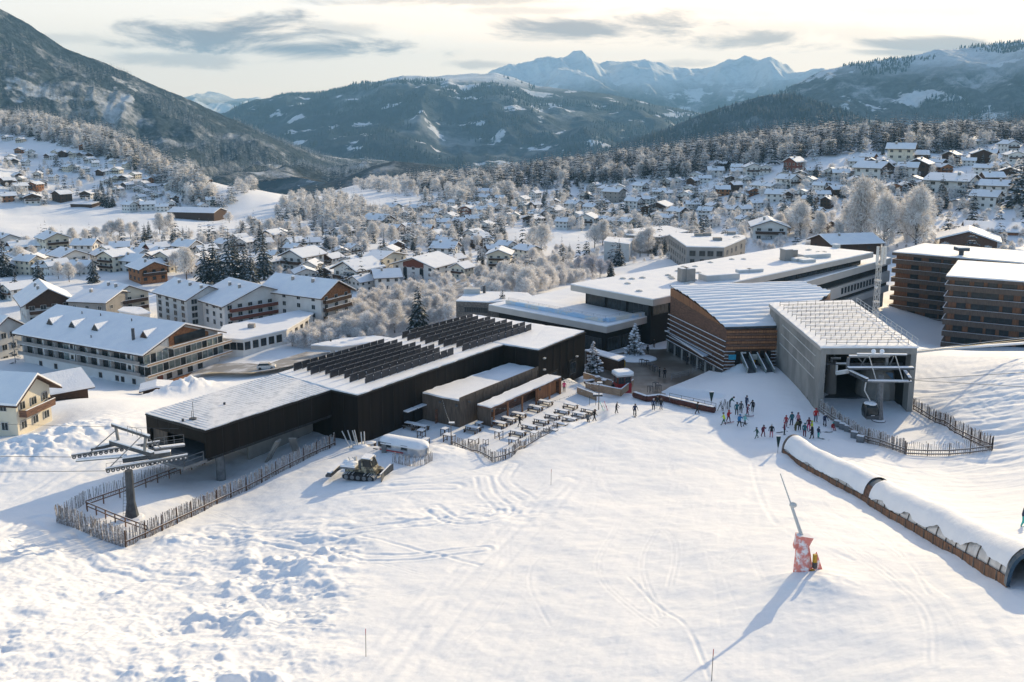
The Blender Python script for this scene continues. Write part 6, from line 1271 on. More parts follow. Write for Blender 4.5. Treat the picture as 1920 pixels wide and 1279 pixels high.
# ------------------------------------------------------------------ conveyor hood
def hood():
    q = pline([(1469,851),(1500,873),(1535,893),(1580,918),(1625,943),(1700,987),(1760,1022),(1820,1058),(1862,1082),(1893,1103)]); n = len(q); zs = H(q[:, 0], q[:, 1])
    L = np.concatenate([[0], np.cumsum(np.hypot(*np.diff(q, axis=0).T))]); S = np.arange(0, L[-1], .45); X = np.interp(S, L, q[:, 0]); Y = np.interp(S, L, q[:, 1]); Z = np.interp(S, L, zs)
    d = np.stack([np.gradient(X), np.gradient(Y)], -1); d /= np.linalg.norm(d, axis=1)[:, None]; nr = np.stack([-d[:, 1], d[:, 0]], -1); R_ = 1.3
    if nr[0, 0] < 0: nr = -nr
    o = thing('conveyor_hood', 'long arched conveyor tunnel heaped with snow on an orange-brown timber skirt', 'conveyor tunnel', (X[0], Y[0], Z[0]))
    C = np.stack([X, Y], -1) + nr * R_; N = len(S)
    sdoor = float(np.interp(4, [0, 9], [0, L[-1]])); pd = G(1628, 944); kd = int(np.argmin(np.hypot(X - pd.x, Y - pd.y))); dr = (kd - 2, kd + 2)
    def pt(i, a, r): return (C[i, 0] - nr[i, 0] * math.cos(a) * R_ * r, C[i, 1] - nr[i, 1] * math.cos(a) * R_ * r, Z[i] + .15 + 2.15 * r * math.sin(a) ** .85)
    def shell(i0, i1, a0, a1, r, K, nm, mt, rag=0, smooth=True, seed=0):
        g = random.Random(seed); vs = []
        for i in range(i0, i1 + 1):
            s0 = a0(i) if callable(a0) else a0
            for k in range(K + 1): a = s0 + (a1 - s0) * k / K; rr = r + (rag * (g.random() - .5) + (.02 * math.sin(i * .35) + .025 * math.sin(i * .13 + 2)) * (rag > 0)) * math.sin(math.pi * k / K) ** .5; vs.append(pt(i, min(max(a, .0), math.pi), rr))
        w = K + 1; fs = [(j * w + k, j * w + k + 1, (j + 1) * w + k + 1, (j + 1) * w + k) for j in range(i1 - i0) for k in range(K)]; return MB().add(vs, fs).part(nm, M[mt], o, smooth=smooth)
    shell(0, N - 1, 0, math.pi, 1.0, 14, 'hood', 'plasticp')
    g = random.Random(5); low = [.16 + .42 * max(0, (i / N - .55)) + .22 * max(0, math.sin(i * .32 + 1.3 * math.sin(i * .07))) * (.3 + i / N) + .05 * g.random() for i in range(N)]
    shell(1, dr[0], lambda i: low[i], math.pi, 1.13, 16, 'hood_snow', 'snow', .035); shell(dr[1], N - 2, lambda i: low[i], math.pi, 1.14, 16, 'hood_snow', 'snow', .035, seed=3)
    shell(dr[0], dr[1], 0, math.pi * .5, 1.06, 8, 'door', 'blue'); shell(dr[0], dr[1], .02, .75, 1.075, 4, 'door_pane', 'wood')
    m = MB()
    for i in range(0, N - 1):
        a = Vector((X[i], Y[i], Z[i] + .22)) - Vector((*nr[i], 0)) * .1; b = Vector((X[i + 1], Y[i + 1], Z[i + 1] + .22)) - Vector((*nr[i + 1], 0)) * .1; m.beam(a, b, .1, .75)
    m.part('timber_skirt', M['skirt'], o)
    for i in range(0, N, 5):
        m = MB()
        for k in range(7): m.beam(pt(i, math.pi * .5 * k / 7, 1.02), pt(i, math.pi * .5 * (k + 1) / 7, 1.02), .07, .07)
        m.beam(Vector((X[i], Y[i], Z[i] - .1)) - Vector((*nr[i], 0)) * .16, Vector((X[i], Y[i], Z[i] + .65)) - Vector((*nr[i], 0)) * .14, .1, .1); m.part('rib', M['woodg'], o)
    for i, nm in ((0, 'upper_portal'), (N - 1, 'lower_portal')):
        m = MB()
        for k in range(16): m.beam(pt(i, math.pi * k / 16, 1.08), pt(i, math.pi * (k + 1) / 16, 1.08), .45, .2)
        m.part(nm, M['blue'] if i else M['woodg'], o)
    m = MB(); m.add([pt(0, math.pi * k / 12, .97) for k in range(13)], [tuple(range(13))]); m.part('portal_shade_sheet', M['blackin'], o)  # sheet across the arch, coloured as the shade inside the tunnel
    m = MB()
    for i in range(0, N - 2, 2): m.beam((C[i, 0], C[i, 1], Z[i] + .1), (C[i + 2, 0], C[i + 2, 1], Z[i + 2] + .1), .8, .12)
    m.part('belt', M['rubber'], o)
    return C[-1], d[-1], Z[-1]
HC, HD, HZ = hood()

# ------------------------------------------------------------------ snow lance
def lance():
    b = G(1508, 1082); o = thing('snow_lance', 'tilted snow-making lance wrapped in frosted red padding with yellow corners', 'snow lance', tuple(b)); top = PY(1463, 888, b.y + 2.2); mid = b.lerp(top, .62) + Vector((.12, 0, .1)); k = PY(1503, 1004, b.y + .3)
    MB().tube(b - Vector((0, 0, .3)), k, .16, .15, n=8).part('mast', M['grey'], o); MB().tube(k, PY(1484, 948, b.y + 1.1), .13, .10, n=8).part('lower_pole', M['whited'], o)
    e = PY(1484, 948, b.y + 1.1); MB().tube(e, top, .055, .035, n=6).part('lance_pipe', M['whited'], o); MB().ell(e + Vector((.12, 0, .05)), (.28, .22, .2), 8, 5).part('nozzle_head', M['whited'], o, smooth=True)
    m = MB(); up = (k - b).normalized()
    secs = [(0.0, 1.0), (.3, .92), (.6, .8), (.85, .62), (1.0, .5)]; K = 7; vs = []
    for s, r in secs:
        c = b.lerp(k, s * .98)
        for i in range(K): a = 2 * math.pi * i / K + .4; rr = r * (1 + .12 * math.sin(i * 2.7 + s * 4)); vs.append(c + Vector((math.cos(a) * rr * .72, math.sin(a) * rr * .62, .08 * math.sin(i * 1.9))))
    m.add(vs, [(j * K + i, j * K + (i + 1) % K, (j + 1) * K + (i + 1) % K, (j + 1) * K + i) for j in range(len(secs) - 1) for i in range(K)] + [tuple(range((len(secs) - 1) * K, len(secs) * K))]); m.part('padding', M['net'], o)
    m = MB(); c = b.lerp(k, 1.0); m.add([c + Vector((-.42, -.3, .12)), c + Vector((.72, -.35, -.05)), c + Vector((.32, -.3, -1.0)), c + Vector((-.62, -.35, -.8)), c + Vector((-.35, .2, .16)), c + Vector((.6, .2, .0)), c + Vector((.3, .2, -.95)), c + Vector((-.5, .2, -.8))], [(0, 1, 2, 3), (4, 7, 6, 5), (0, 4, 5, 1), (1, 5, 6, 2), (2, 6, 7, 3), (3, 7, 4, 0)]); m.part('upper_pad', M['net'], o)
    MB().box(b + Vector((.38, -.42, .4)), (.26, .2, .75), rz=.3).part('yellow_pad', M['yel'], o); MB().box(b + Vector((.50, -.40, 1.6)), (.22, .2, .6), rz=.3).part('yellow_pad', M['yel'], o)
    m = MB(); m.box(b + Vector((.5, -.44, 1.12)), (.25, .24, .4), rz=.3); m.part('dark_strap', M['dgrey'], o)
    m = MB(); m.add([b + Vector((.65, -.35, .0)), b + Vector((1.45, .1, 0)), b + Vector((.75, .0, 1.9)), b + Vector((.6, -.2, 1.9)), b + Vector((.8, .5, 0))], [(0, 1, 2, 3), (1, 4, 2), (0, 3, 4)]); m.part('red_flap', M['net'], o)
lance()

# ------------------------------------------------------------------ poles, pennants, small things
def marker(px, py, h, lab, c='woodg'):
    b = G(px, py); o = thing('marker_pole', lab, 'marker pole', tuple(b), 0, None); MB().tube(b - Vector((0, 0, .2)), b + Vector((.03, 0, h * .8)), .022, n=5).part('pole', M[c], o); MB().tube(b + Vector((.03, 0, h * .8)), b + Vector((.04, 0, h)), .024, n=5).part('tip', M['redp'], o)
marker(686, 1230, 2.0, 'thin dark marker pole with a red tip on the near slope'); marker(1033, 910, 2.0, 'thin grey marker pole on the slope right of the terrace fence'); marker(1334, 1279, 2.0, 'thin marker pole at the very bottom edge below the lance shadow')
def pennant(px, py, h, lab, w_=.75, mt='sign'):
    b = G(px, py); o = thing('pennant_sign', lab, 'sign', tuple(b)); MB().tube(b - Vector((0, 0, .2)), b + Vector((0, 0, h)), .03, n=5).part('pole', M['grey'], o)
    m = MB(); m.add([b + Vector(v) for v in ((-w_ / 2, -.04, h), (w_ / 2, -.04, h), (.06, -.04, h - 1.5), (-.06, -.04, h - 1.5), (-w_ / 2, .02, h), (w_ / 2, .02, h), (.06, .02, h - 1.5), (-.06, .02, h - 1.5))], [(0, 3, 2, 1), (4, 5, 6, 7), (0, 1, 5, 4), (1, 2, 6, 5), (2, 3, 7, 6), (3, 0, 4, 7)]); m.part('pennant', M[mt], o); MB().box(b + Vector((0, -.01, h + .03)), (w_, .12, .06)).part('snow', M['snow'], o)
pennant(1333, 768, 2.8, 'dark green wedge-shaped pennant above the padded barrier'); pennant(1458, 854, 2.6, 'dark wedge-shaped pennant beside the upper end of the conveyor tunnel', .6)
b = G(1800, 1036); o = thing('sled', 'small dark oval sled with straps lying in the snow below the conveyor tunnel', 'sled', tuple(b), 1.0); m = MB()
for i in range(14): a0, a1 = 2 * math.pi * i / 14, 2 * math.pi * (i + 1) / 14; m.beam((.32 * math.cos(a0), .75 * math.sin(a0), .16), (.32 * math.cos(a1), .75 * math.sin(a1), .16), .09, .12)
m.part('rim', M['dgrey'], o, world=False); MB().box((0, 0, .08), (.5, 1.3, .06)).part('seat', M['whited'], o, world=False); m = MB(); m.box((0, .2, .18), (.55, .08, .04)); m.box((0, -.25, .18), (.55, .08, .04)); m.part('strap', M['rubber'], o, world=False)

# ------------------------------------------------------------------ terrace furniture
def table_t():
    r = thing('picnic_table', 'x', 'table', (0, -5000, -400)); MB().box((0, 0, .74), (2.2, .8, .06)).part('tabletop', M['woodg'], r, world=False); MB().box((0, 0, .80), (2.16, .77, .07)).part('snow', M['snow'], r, world=False)
    for sx_ in (-1, 1):
        for sy_ in (-1, 1): MB().box((sx_ * .98, sy_ * .33, .36), (.09, .09, .72)).part('leg', M['brown'], r, world=False)
    remember(r); return r
def bench_t():
    r = thing('bench', 'x', 'bench', (0, -5000, -400)); MB().box((0, 0, .44), (2.1, .34, .06)).part('seat', M['woodg'], r, world=False)
    for sx_ in (-1, 1): MB().box((sx_ * .9, 0, .21), (.08, .32, .42)).part('leg', M['brown'], r, world=False)
    remember(r); return r
def high_t():
    r = thing('high_table', 'x', 'table', (0, -5000, -400)); MB().box((0, 0, 1.08), (.95, .95, .06)).part('tabletop', M['woodg'], r, world=False); MB().box((0, 0, 1.15), (.92, .92, .09)).part('snow', M['snow'], r, world=False)
    for sx_ in (-1, 1):
        for sy_ in (-1, 1): MB().box((sx_ * .42, sy_ * .42, .53), (.08, .08, 1.06)).part('leg', M['brown'], r, world=False)
        MB().box((sx_ * .42, 0, .22), (.05, .78, .06)).part('stretcher', M['brown'], r, world=False)
    remember(r); return r
TT_, BT, HT = table_t(), bench_t(), high_t(); usedT = set()
def inst(t0, lab, grp, p, rz, s=(1, 1, 1)):
    o = t0 if t0.name not in usedT else copy_tree(t0); usedT.add(t0.name); o.location = p; o.rotation_euler = (0, 0, rz); o.scale = s; o['label'] = lab; o['group'] = grp; return o
p0, p1 = P(1197/5.05+780, 680+640/5.05, 44.6), P(1340/5.05+780, 680+650/5.05, 44.6)
TA = math.atan2(*(P(811, 0, 44.6) - P(811, 0, 44.6)).yx) if False else 0
d_ = P(1034, 799, 44.6); e_ = P(1045, 802.5, 44.6)
rowA = [(1275,625,'first'),(1370,570,'second'),(1455,520,'third'),(1545,475,'fourth'),(1630,435,'fifth')]; rowB = [(962,645,'first'),(1075,590,'second'),(1185,535,'third'),(1290,490,'fourth'),(1380,445,'fifth'),(1462,390,'sixth')]; rowC = [(790,560,'first'),(875,520,'second'),(970,475,'third'),(1130,410,'fourth'),(1225,360,'fifth')]
DT = (Vector(W2(P(861, 752.5, 40.5))) - Vector(W2(P(790, 737.5, 40.5)))).normalized(); TA = math.atan2(DT.y, DT.x); TN = Vector((-DT.y, DT.x))
for rn, rw in (('row by the fence', rowA), ('middle row of the terrace', rowB), ('row under the bar canopy', rowC)):
    for x, y, o_ in rw:
        p = P(780 + x / 5.05, 680 + y / 5.05, 43.8); p.z = CAMZ - 44.6; j = random.uniform(-.05, .05)
        inst(TT_, f'snow-topped picnic table, {o_} from the near end in the {rn}', f'picnic tables, {rn}', p, TA + j)
        for sd_, w_ in ((-1, 'near'), (1, 'far')):
            q = p + Vector((TN.x, TN.y, 0)) * (.72 * sd_); inst(BT, f'bench on the {w_} side of the {o_} table in the {rn}', f'benches, {rn}', q, TA + j)
for x, y, lab, s in [(785,655,'square high table with a snow top standing alone in mid terrace',(1,1,1)),(597,560,'high table beside the corner of the grey annex',(1,1,.8)),(272,630,'high table by the lamp post near the annex door',(1,1,1)),(315,690,'wide high table at the foot of the lamp post',(1.7,1,1)),(50,645,'high table between the caravan and the black wall',(1,1,1)),(88,705,'low square table right behind the caravan',(1,1,.7)),(925,712,'square table touching the terrace fence',(1.3,1,.8)),(1120,650,'small table behind the pickets right of the fence bend',(1,1,.8)),(545,710,'snow-heaped table in the fence corner',(1.3,1.2,.8)),(660,720,'narrow wooden counter in the fence corner',(.6,.7,.85))]:
    p = P(780 + x / 5.05, 680 + y / 5.05, 43.6); p.z = CAMZ - 44.6; inst(HT, lab, 'high tables on the terrace', p, TA + random.uniform(-.1, .1), s)
for x, y, lab in [(535,605,'snow-topped table below the annex corner'),(40,590,'broad snow-topped table near the black wall'),(-40,570,'snow-topped table behind the caravan against the black wall')]:
    p = P(780 + x / 5.05, 680 + y / 5.05, 43.8); p.z = CAMZ - 44.6; inst(TT_, lab, 'loose picnic tables', p, TA + .1)
    for sd_, w_ in ((-1, 'near'), (1, 'far')): inst(BT, f'bench on the {w_} side of the {lab[12:]}', 'loose benches', p + Vector((TN.x, TN.y, 0)) * (.72 * sd_), TA + .1)
def lamp_post(px, py, h, lab):
    b = P(px, py, 44.6); o = thing('lamp_post', lab, 'lamp post', tuple(b)); MB().tube(b, b + Vector((0, 0, h)), .08, .06, n=7).part('pole', M['woodg'], o); m = MB(); m.box(b + Vector((.1, 0, h)), (.8, .35, .16)); m.box(b + Vector((.1, 0, h + .12)), (.8, .35, .08), m=1); m.part('lamp_head', [M['grey'], M['snow']], o); return b + Vector((0, 0, h))
LA = lamp_post(846, 834, 3.2, 'snow-capped lamp post by the fence corner of the terrace'); LB = lamp_post(1122.5, 768, 4.4, 'tall dark post at the slope end of the terrace')
def stringlights(lab, a, b, sag, n=14):
    o = thing('string_lights', lab, 'string lights', tuple(a)); m = MB(); q = [a.lerp(b, i / n) - Vector((0, 0, sag * 4 * (i / n) * (1 - i / n))) for i in range(n + 1)]
    for i in range(n): m.tube(q[i], q[i + 1], .02, n=3)
    m.part('wire', M['grey'], o)
    m = MB()
    for p in q[1:-1]: m.ell(p - Vector((0, 0, .08)), (.06, .06, .08), 5, 3)
    m.part('bulbs', M['pale'], o)
ca = P(919.6, 765.5, 41.8); cb = P(1052, 707, 41.8); sc = P(829, 746, 40.7)
stringlights('frosted light string from the annex eave down to the terrace lamp post', sc, LA, .5); stringlights('light string from the near corner of the bar canopy towards the tall dark post', ca, LB, 1.2, 24); stringlights('light string from the far end of the bar canopy to the tall dark post', cb, LB, .6); stringlights('light string between the black building and the timber screens', P(1026, 700, 41.2), P(1100, 715, 42.5), .8)
# pile of stakes and covered bench in front of the black wall
b = G(655, 838); o = thing('stake_pile', 'fan of snow-covered poles stacked against the black wall', 'pole pile', tuple(b))
for i, (dx, dy, L, t) in enumerate([(-1.4, .3, 2.6, -.5), (-.9, .2, 2.8, -.35), (-.5, .5, 2.6, -.3), (-.2, .1, 2.9, -.25), (.3, .3, 2.4, -.15), (.6, .5, 2.4, -.1)]): MB().tube(b + Vector((dx + 1.6, dy - .8, .1)), b + Vector((dx + 1.6 + t * L, dy + .4, .1 + L * .75)), .09, .08, n=6).part('pole', M['whited'], o)
MB().ell(b + Vector((1.6, -.3, .1)), (1.2, .8, .4), 10, 4, z0=0).part('snow_heap', M['snow'], o, smooth=True)
b = G(694, 838); o = thing('covered_bench', 'snow-buried slatted bench between the pole pile and the caravan', 'bench', tuple(b), .5); MB().box((0, 0, .5), (1.7, .7, .1)).part('seat', M['woodg'], o, world=False); MB().ell((0, 0, .55), (.9, .45, .28), 10, 4, z0=0).part('snow', M['snow'], o, True, world=False)
for sx_ in (-.7, .7): MB().box((sx_, 0, .22), (.1, .6, .5)).part('leg', M['brown'], o, world=False)

# ------------------------------------------------------------------ caravan
def caravan():
    A = P(714, 850, 44.0); B = P(803, 866, 44.0); d = B - A; L = d.length; an = math.atan2(d.y, d.x); o = thing('caravan', 'silver rounded caravan with a red stripe buried under a snow cap', 'caravan', tuple(A), an)
    def loft(r0, z0, zb_, sc_=1.0, cut=-1):
        vs = []; K = 16; N = 15
        for i in range(N + 1):
            t = i / N; e = min(1, (max(0.0, 1 - (abs(t - .5) * 2) ** 5.5)) ** .5 + .12); 
            for k in range(K):
                a = 2 * math.pi * k / K; x = math.copysign(abs(math.cos(a)) ** .7, math.cos(a)) * 1.22 * sc_ * e; z = math.copysign(abs(math.sin(a)) ** .75, math.sin(a)) * 1.12 * sc_ * (.35 + .65 * e)
                z = max(z, cut); vs.append((t * L, x, 1.55 + z))
        return vs, [(i * K + k, i * K + (k + 1) % K, (i + 1) * K + (k + 1) % K, (i + 1) * K + k) for i in range(N) for k in range(K)] + [tuple(range(K)), tuple(range(N * K + K - 1, N * K - 1, -1))]
    v, f = loft(0, 0, 0); MB().add(v, f).part('body', M['silver'], o, True, world=False); v, f = loft(0, 0, 0, 1.09, .42); MB().add(v, f).part('snow_cap', M['snow'], o, True, world=False)
    MB().box((L * .33, -1.23, 1.15), (L * .5, .06, .14)).part('red_stripe', M['redp'], o, world=False)
    for x, w_ in ((L * .12, 1.0), (L * .27, .9), (L * .6, 1.0)): f_, g_ = win_meshes(w_, .7, 'grey', 'glass', 0); w2 = link('window', f_, o, (x, -1.2, 1.85)); link('pane', g_, w2)
    for x in (L * .45, L * .55): MB().tube((x, -1.05, .38), (x, -.8, .38), .36, n=14).part('wheel', M['rubber'], o, world=False)
    MB().beam((-1.2, 0, .5), (.1, 0, .5), .12, .1).part('drawbar', M['dgrey'], o, world=False); MB().box((L * .18, -1.25, 1.3), (.75, .05, 1.8)).part('door', M['grey'], o, world=False)
caravan()

# ------------------------------------------------------------------ snow groomer
def groomer():
    b = G(684, 893); o = thing('snow_groomer', 'snow groomer with camouflage cab, snow-loaded rear deck and raised blade', 'snow groomer', tuple(b), R(-14)); o.scale = (.93, .93, .93)
    def pt_(m, nm, mt, sm=False): return m.part(nm, mt, o, sm, world=False)
    for sy_ in (-1.25, 1.25):
        m = MB(); K = 22; vs = []
        for k in range(K):
            a = 2 * math.pi * k / K; x = math.copysign(min(1, abs(math.cos(a)) ** .45), math.cos(a)) * 2.25; z = math.copysign(abs(math.sin(a)) ** .6, math.sin(a)) * .42 + .46; vs += [(x - .2, sy_ - .5, z), (x - .2, sy_ + .5, z)]
        m.add(vs, [(2 * k, 2 * k + 1, (2 * k + 3) % (2 * K), (2 * k + 2) % (2 * K)) for k in range(K)]); m.add(vs, [tuple(2 * k for k in range(K)), tuple(2 * k + 1 for k in range(K - 1, -1, -1))])
        for k in range(30):
            a = 2 * math.pi * k / 30; x = math.copysign(abs(math.cos(a)) ** .45, math.cos(a)) * 2.3; z = math.copysign(abs(math.sin(a)) ** .6, math.sin(a)) * .46 + .46; m.box((x - .2, sy_, z), (.08, 1.02, .08), m=1)
        tr = pt_(m, 'track', [M['rubber'], M['whited']])
        for i in range(5):
            w_ = MB().tube((-1.9 + i * .85, sy_ - .53, .45), (-1.9 + i * .85, sy_ + .53, .45), .3, n=12); w2 = w_.mesh('wheel', M['grey']); link('wheel', w2, tr)
    m = MB(); m.box((-.2, 0, 1.0), (4.4, 1.9, .5)); pt_(m, 'chassis', M['khaki'])
    m = MB(); vs = [(.0, -.95, 1.2), (1.75, -.85, 1.2), (1.75, .85, 1.2), (.0, .95, 1.2), (-.15, -.9, 2.75), (1.15, -.8, 2.75), (1.15, .8, 2.75), (-.15, .9, 2.75)]; m.add(vs, [(0, 3, 2, 1), (4, 5, 6, 7), (0, 1, 5, 4), (1, 2, 6, 5), (2, 3, 7, 6), (3, 0, 4, 7)]); cab = pt_(m, 'cab', M['khaki'])
    m = MB(); m.add([(.2, -.975, 1.75), (1.45, -.90, 1.75), (1.15, -.86, 2.6), (.1, -.95, 2.6)], [(0, 1, 2, 3)]); link('side_window', m.mesh('side_window', M['glass']), cab)
    m = MB(); m.add([(1.62, -.7, 1.7), (1.62, .7, 1.7), (1.24, .68, 2.6), (1.24, -.68, 2.6)], [(0, 1, 2, 3)]); link('windscreen', m.mesh('windscreen', M['glass']), cab)
    m = MB(); m.box((.5, 0, 2.85), (1.3, 1.6, .14)); pt_(m, 'roof_snow', M['snow']); m = MB(); m.box((-.35, -.5, 1.9), (.4, .5, 1.0)); pt_(m, 'engine_box', M['dgrey'])
    m = MB(); m.box((-2.0, 0, 1.35), (2.2, 2.2, .25)); pt_(m, 'rear_deck', M['grey']); m = MB(); m.box((-2.0, 0, 1.6), (2.1, 2.1, .35)); m.ell((-1.8, -.2, 1.75), (.9, .8, .3), 8, 4, z0=0); m.ell((-2.7, .4, 1.7), (.5, .6, .3), 8, 4, z0=0); pt_(m, 'deck_snow', M['snow'])
    m = MB(); m.beam((-2.6, 0, 1.2), (-4.0, 0, .5), .3, .25); m.box((-4.3, 0, .5), (.6, 3.8, .55)); m.box((-4.3, 0, .83), (.6, 3.7, .15), m=1); m.box((-4.65, 0, .3), (.4, 3.7, .3)); pt_(m, 'tiller', [M['dgrey'], M['snow']])
    m = MB(); m.beam((-1.1, -.9, 1.5), (-2.6, .6, 2.2), .12, .12); m.beam((-1.2, .9, 1.5), (-1.9, .3, 2.4), .1, .1); m.box((-1.55, .6, 2.1), (.3, .3, .6)); pt_(m, 'winch_arm', M['whited'])
    m = MB(); m.beam((1.7, -.6, .7), (2.7, -.5, .75), .18, .18); m.beam((1.7, .6, .7), (2.7, .5, .75), .18, .18); m.beam((1.8, 0, 1.1), (2.7, 0, 1.2), .12, .12); pt_(m, 'push_frame', M['dgrey'])
    m = MB(); K = 6
    for sy_ in (-1, 1):
        vs = []
        for k in range(K): a = -.9 + 1.7 * k / (K - 1); vs += [(3.0 - .25 * math.cos(a * 1.1), 0, .75 + .55 * a), (2.85 + .45, sy_ * 2.1, .85 + .55 * a)]
        m.add(vs + [(x - .07, y, z) for x, y, z in vs], [(2 * k, 2 * k + 1, 2 * k + 3, 2 * k + 2) for k in range(K - 1)] + [(2 * K + 2 * k, 2 * K + 2 * k + 2, 2 * K + 2 * k + 3, 2 * K + 2 * k + 1) for k in range(K - 1)] + [(2 * K - 2, 2 * K - 1, 4 * K - 1, 4 * K - 2), (1, 3, 2 * K + 3, 2 * K + 1)])
    pt_(m, 'blade', M['dgrey']); m = MB(); m.box((3.0, 0, 1.32), (.16, 3.6, .06)); pt_(m, 'blade_snow', M['snow'])
    for y in (-.6, .6): m = MB(); m.box((1.3, y, 2.7), (.16, .3, .18)); pt_(m, 'work_light', M['wframe'])
groomer()

# ------------------------------------------------------------------ chairlift head, left
def lifthead():
    b = G(248, 971); o = thing('chairlift_tower', 'grey chairlift tower head with two wheel banks and snowy cross beams', 'lift tower', tuple(b)); Y0 = b.y; T = PY(247, 882, Y0)
    vs = []; 
    for z, r in ((b.z - .5, .80), (b.z, .78), (b.z + 1.9, .46), (T.z, .42)):
        for k in range(8): a = math.pi / 8 + k * math.pi / 4; vs.append((b.x + r * math.cos(a), b.y + r * math.sin(a), z))
    MB().add(vs, [(j * 8 + k, j * 8 + (k + 1) % 8, (j + 1) * 8 + (k + 1) % 8, (j + 1) * 8 + k) for j in range(3) for k in range(8)] + [tuple(range(24, 32))]).part('mast', M['dgrey'], o)
    m = MB(); l0 = b + Vector((-.75, -.2, 0)); 
    for s in (-.2, .2): m.tube(l0 + Vector((s, 0, 0)), Vector((T.x - .6 + s, T.y - .2, T.z)), .025, n=4)
    for k in range(14): q = l0.lerp(Vector((T.x - .6, T.y - .2, T.z)), (k + .5) / 14); m.tube(q - Vector((.2, 0, 0)), q + Vector((.2, 0, 0)), .02, n=4)
    m.part('ladder', M['grey'], o)
    p = lambda x, y, dy=0: PY(x, y, Y0 + dy)
    m = MB(); m.ell((b.x, b.y, b.z + .02), (1.3, 1.2, .25), 12, 3, z0=0); m.part('footing', M['snow'], o)
    # wheel banks
    def bank(x0, y0, x1, y1, n, dy0, dy1, nm):
        a, c = p(x0, y0, dy0), p(x1, y1, dy1); m = MB(); m.beam(a + Vector((0, 0, .25)), c + Vector((0, 0, .25)), .16, .2); m.beam(a + Vector((0, 0, .38)), c + Vector((0, 0, .38)), .2, .07, m=1); bk = m.part(nm, [M['grey'], M['snow']], o); d = (c - a).normalized(); q = Vector((-d.y, d.x, 0)) * .09
        for i in range(n): w_ = a.lerp(c, (i + .5) / n); MB().tube(w_ - q, w_ + q, .21, n=12).part('wheel', M['dgrey'], bk); MB().tube(w_ - q * 1.15, w_ + q * 1.15, .10, n=8).part('hub', M['silver'], bk)
    bank(198, 884, 352, 857, 17, -2.5, 1.5, 'wheel_bank'); bank(134, 858, 300, 832, 17, 1.5, 5.5, 'wheel_bank')
    def bm(pts, w_, h_, nm, mt='grey', sn=True):
        m = MB(); a, c = p(*pts[0]), p(*pts[1]); m.beam(a, c, w_, h_)
        if sn: m.beam(a + Vector((0, 0, h_ / 2 + .07)), c + Vector((0, 0, h_ / 2 + .07)), w_ * .95, .16, m=1)
        m.part(nm, [M[mt], M['snow']], o)
    bm([(231, 863, -.5), (320, 850, .5)], .5, .5, 'bracket_beam', 'dgrey'); bm([(208, 829, 4), (286, 852, -1)], .45, .45, 'cross_arm', 'dgrey'); bm([(172, 843, 4), (220, 832, 4)], .4, .35, 'bracket_beam', 'dgrey'); bm([(290, 842, 1), (345, 835, 4)], .4, .2, 'catwalk'); bm([(145, 864, 1), (235, 856, 0)], .6, .12, 'catwalk'); bm([(210, 797, 4), (280, 820, -1)], .22, .3, 'gantry_bar', 'dgrey'); bm([(217, 800, 3.5), (222, 828, 3.5)], .25, .25, 'gantry_post', sn=False); bm([(273, 820, -.6), (271, 846, -.6)], .25, .25, 'gantry_post', sn=False)
    bm([(216, 808, 3.5), (158, 858, 1.5)], .09, .09, 'brace', sn=False); bm([(266, 817, -.6), (202, 880, -2.3)], .09, .09, 'brace', sn=False); bm([(278, 822, -.8), (308, 845, 1)], .09, .09, 'brace', sn=False)
    m = MB(); rail(m, [p(240, 815, 1), p(266, 822, -.5)], 1.0, .025, 1, .8); rail(m, [p(290, 838, 2), p(345, 830, 4)], 1.0, .025, 1, 1.0); rail(m, [p(200, 884, -2.2), p(352, 862, 1.5)], 0.9, .02, 0, 1.2); m.part('railing', M['grey'], o)
    return p
LP = lifthead()
def cable(lab, pts, r=.03, mt='dgrey', snow=False):
    o = thing('cable', lab, 'cable', tuple(pts[0])); m = MB()
    for i in range(len(pts) - 1):
        n = 10; a, b = pts[i], pts[i + 1]
        for k in range(n): m.tube(a.lerp(b, k / n), a.lerp(b, (k + 1) / n), r, n=5, cap=False)
    m.part('rope', M[mt], o)
    if snow:
        m = MB()
        for i in range(len(pts) - 1): m.beam(pts[i] + Vector((0, 0, r)), pts[i + 1] + Vector((0, 0, r)), r * 2.0, r * 1.4)
        m.part('snow', M['snow'], o)
cable('haul rope running left from the far wheel bank of the chairlift head', [LP(345, 826, 6), LP(134, 857, 1.5), PY(-260, 853, LP(134, 857, 1.5).y - 14)]); cable('haul rope running left from the near wheel bank of the chairlift head', [LP(352, 855, 1.5), LP(198, 883, -2.5), PY(-260, 888, LP(198, 883, -2.5).y - 14)])
cable('thin signal rope from the left photo edge to the black wing', [PY(335, 804, 97), PY(-200, 790, 92)], .02)

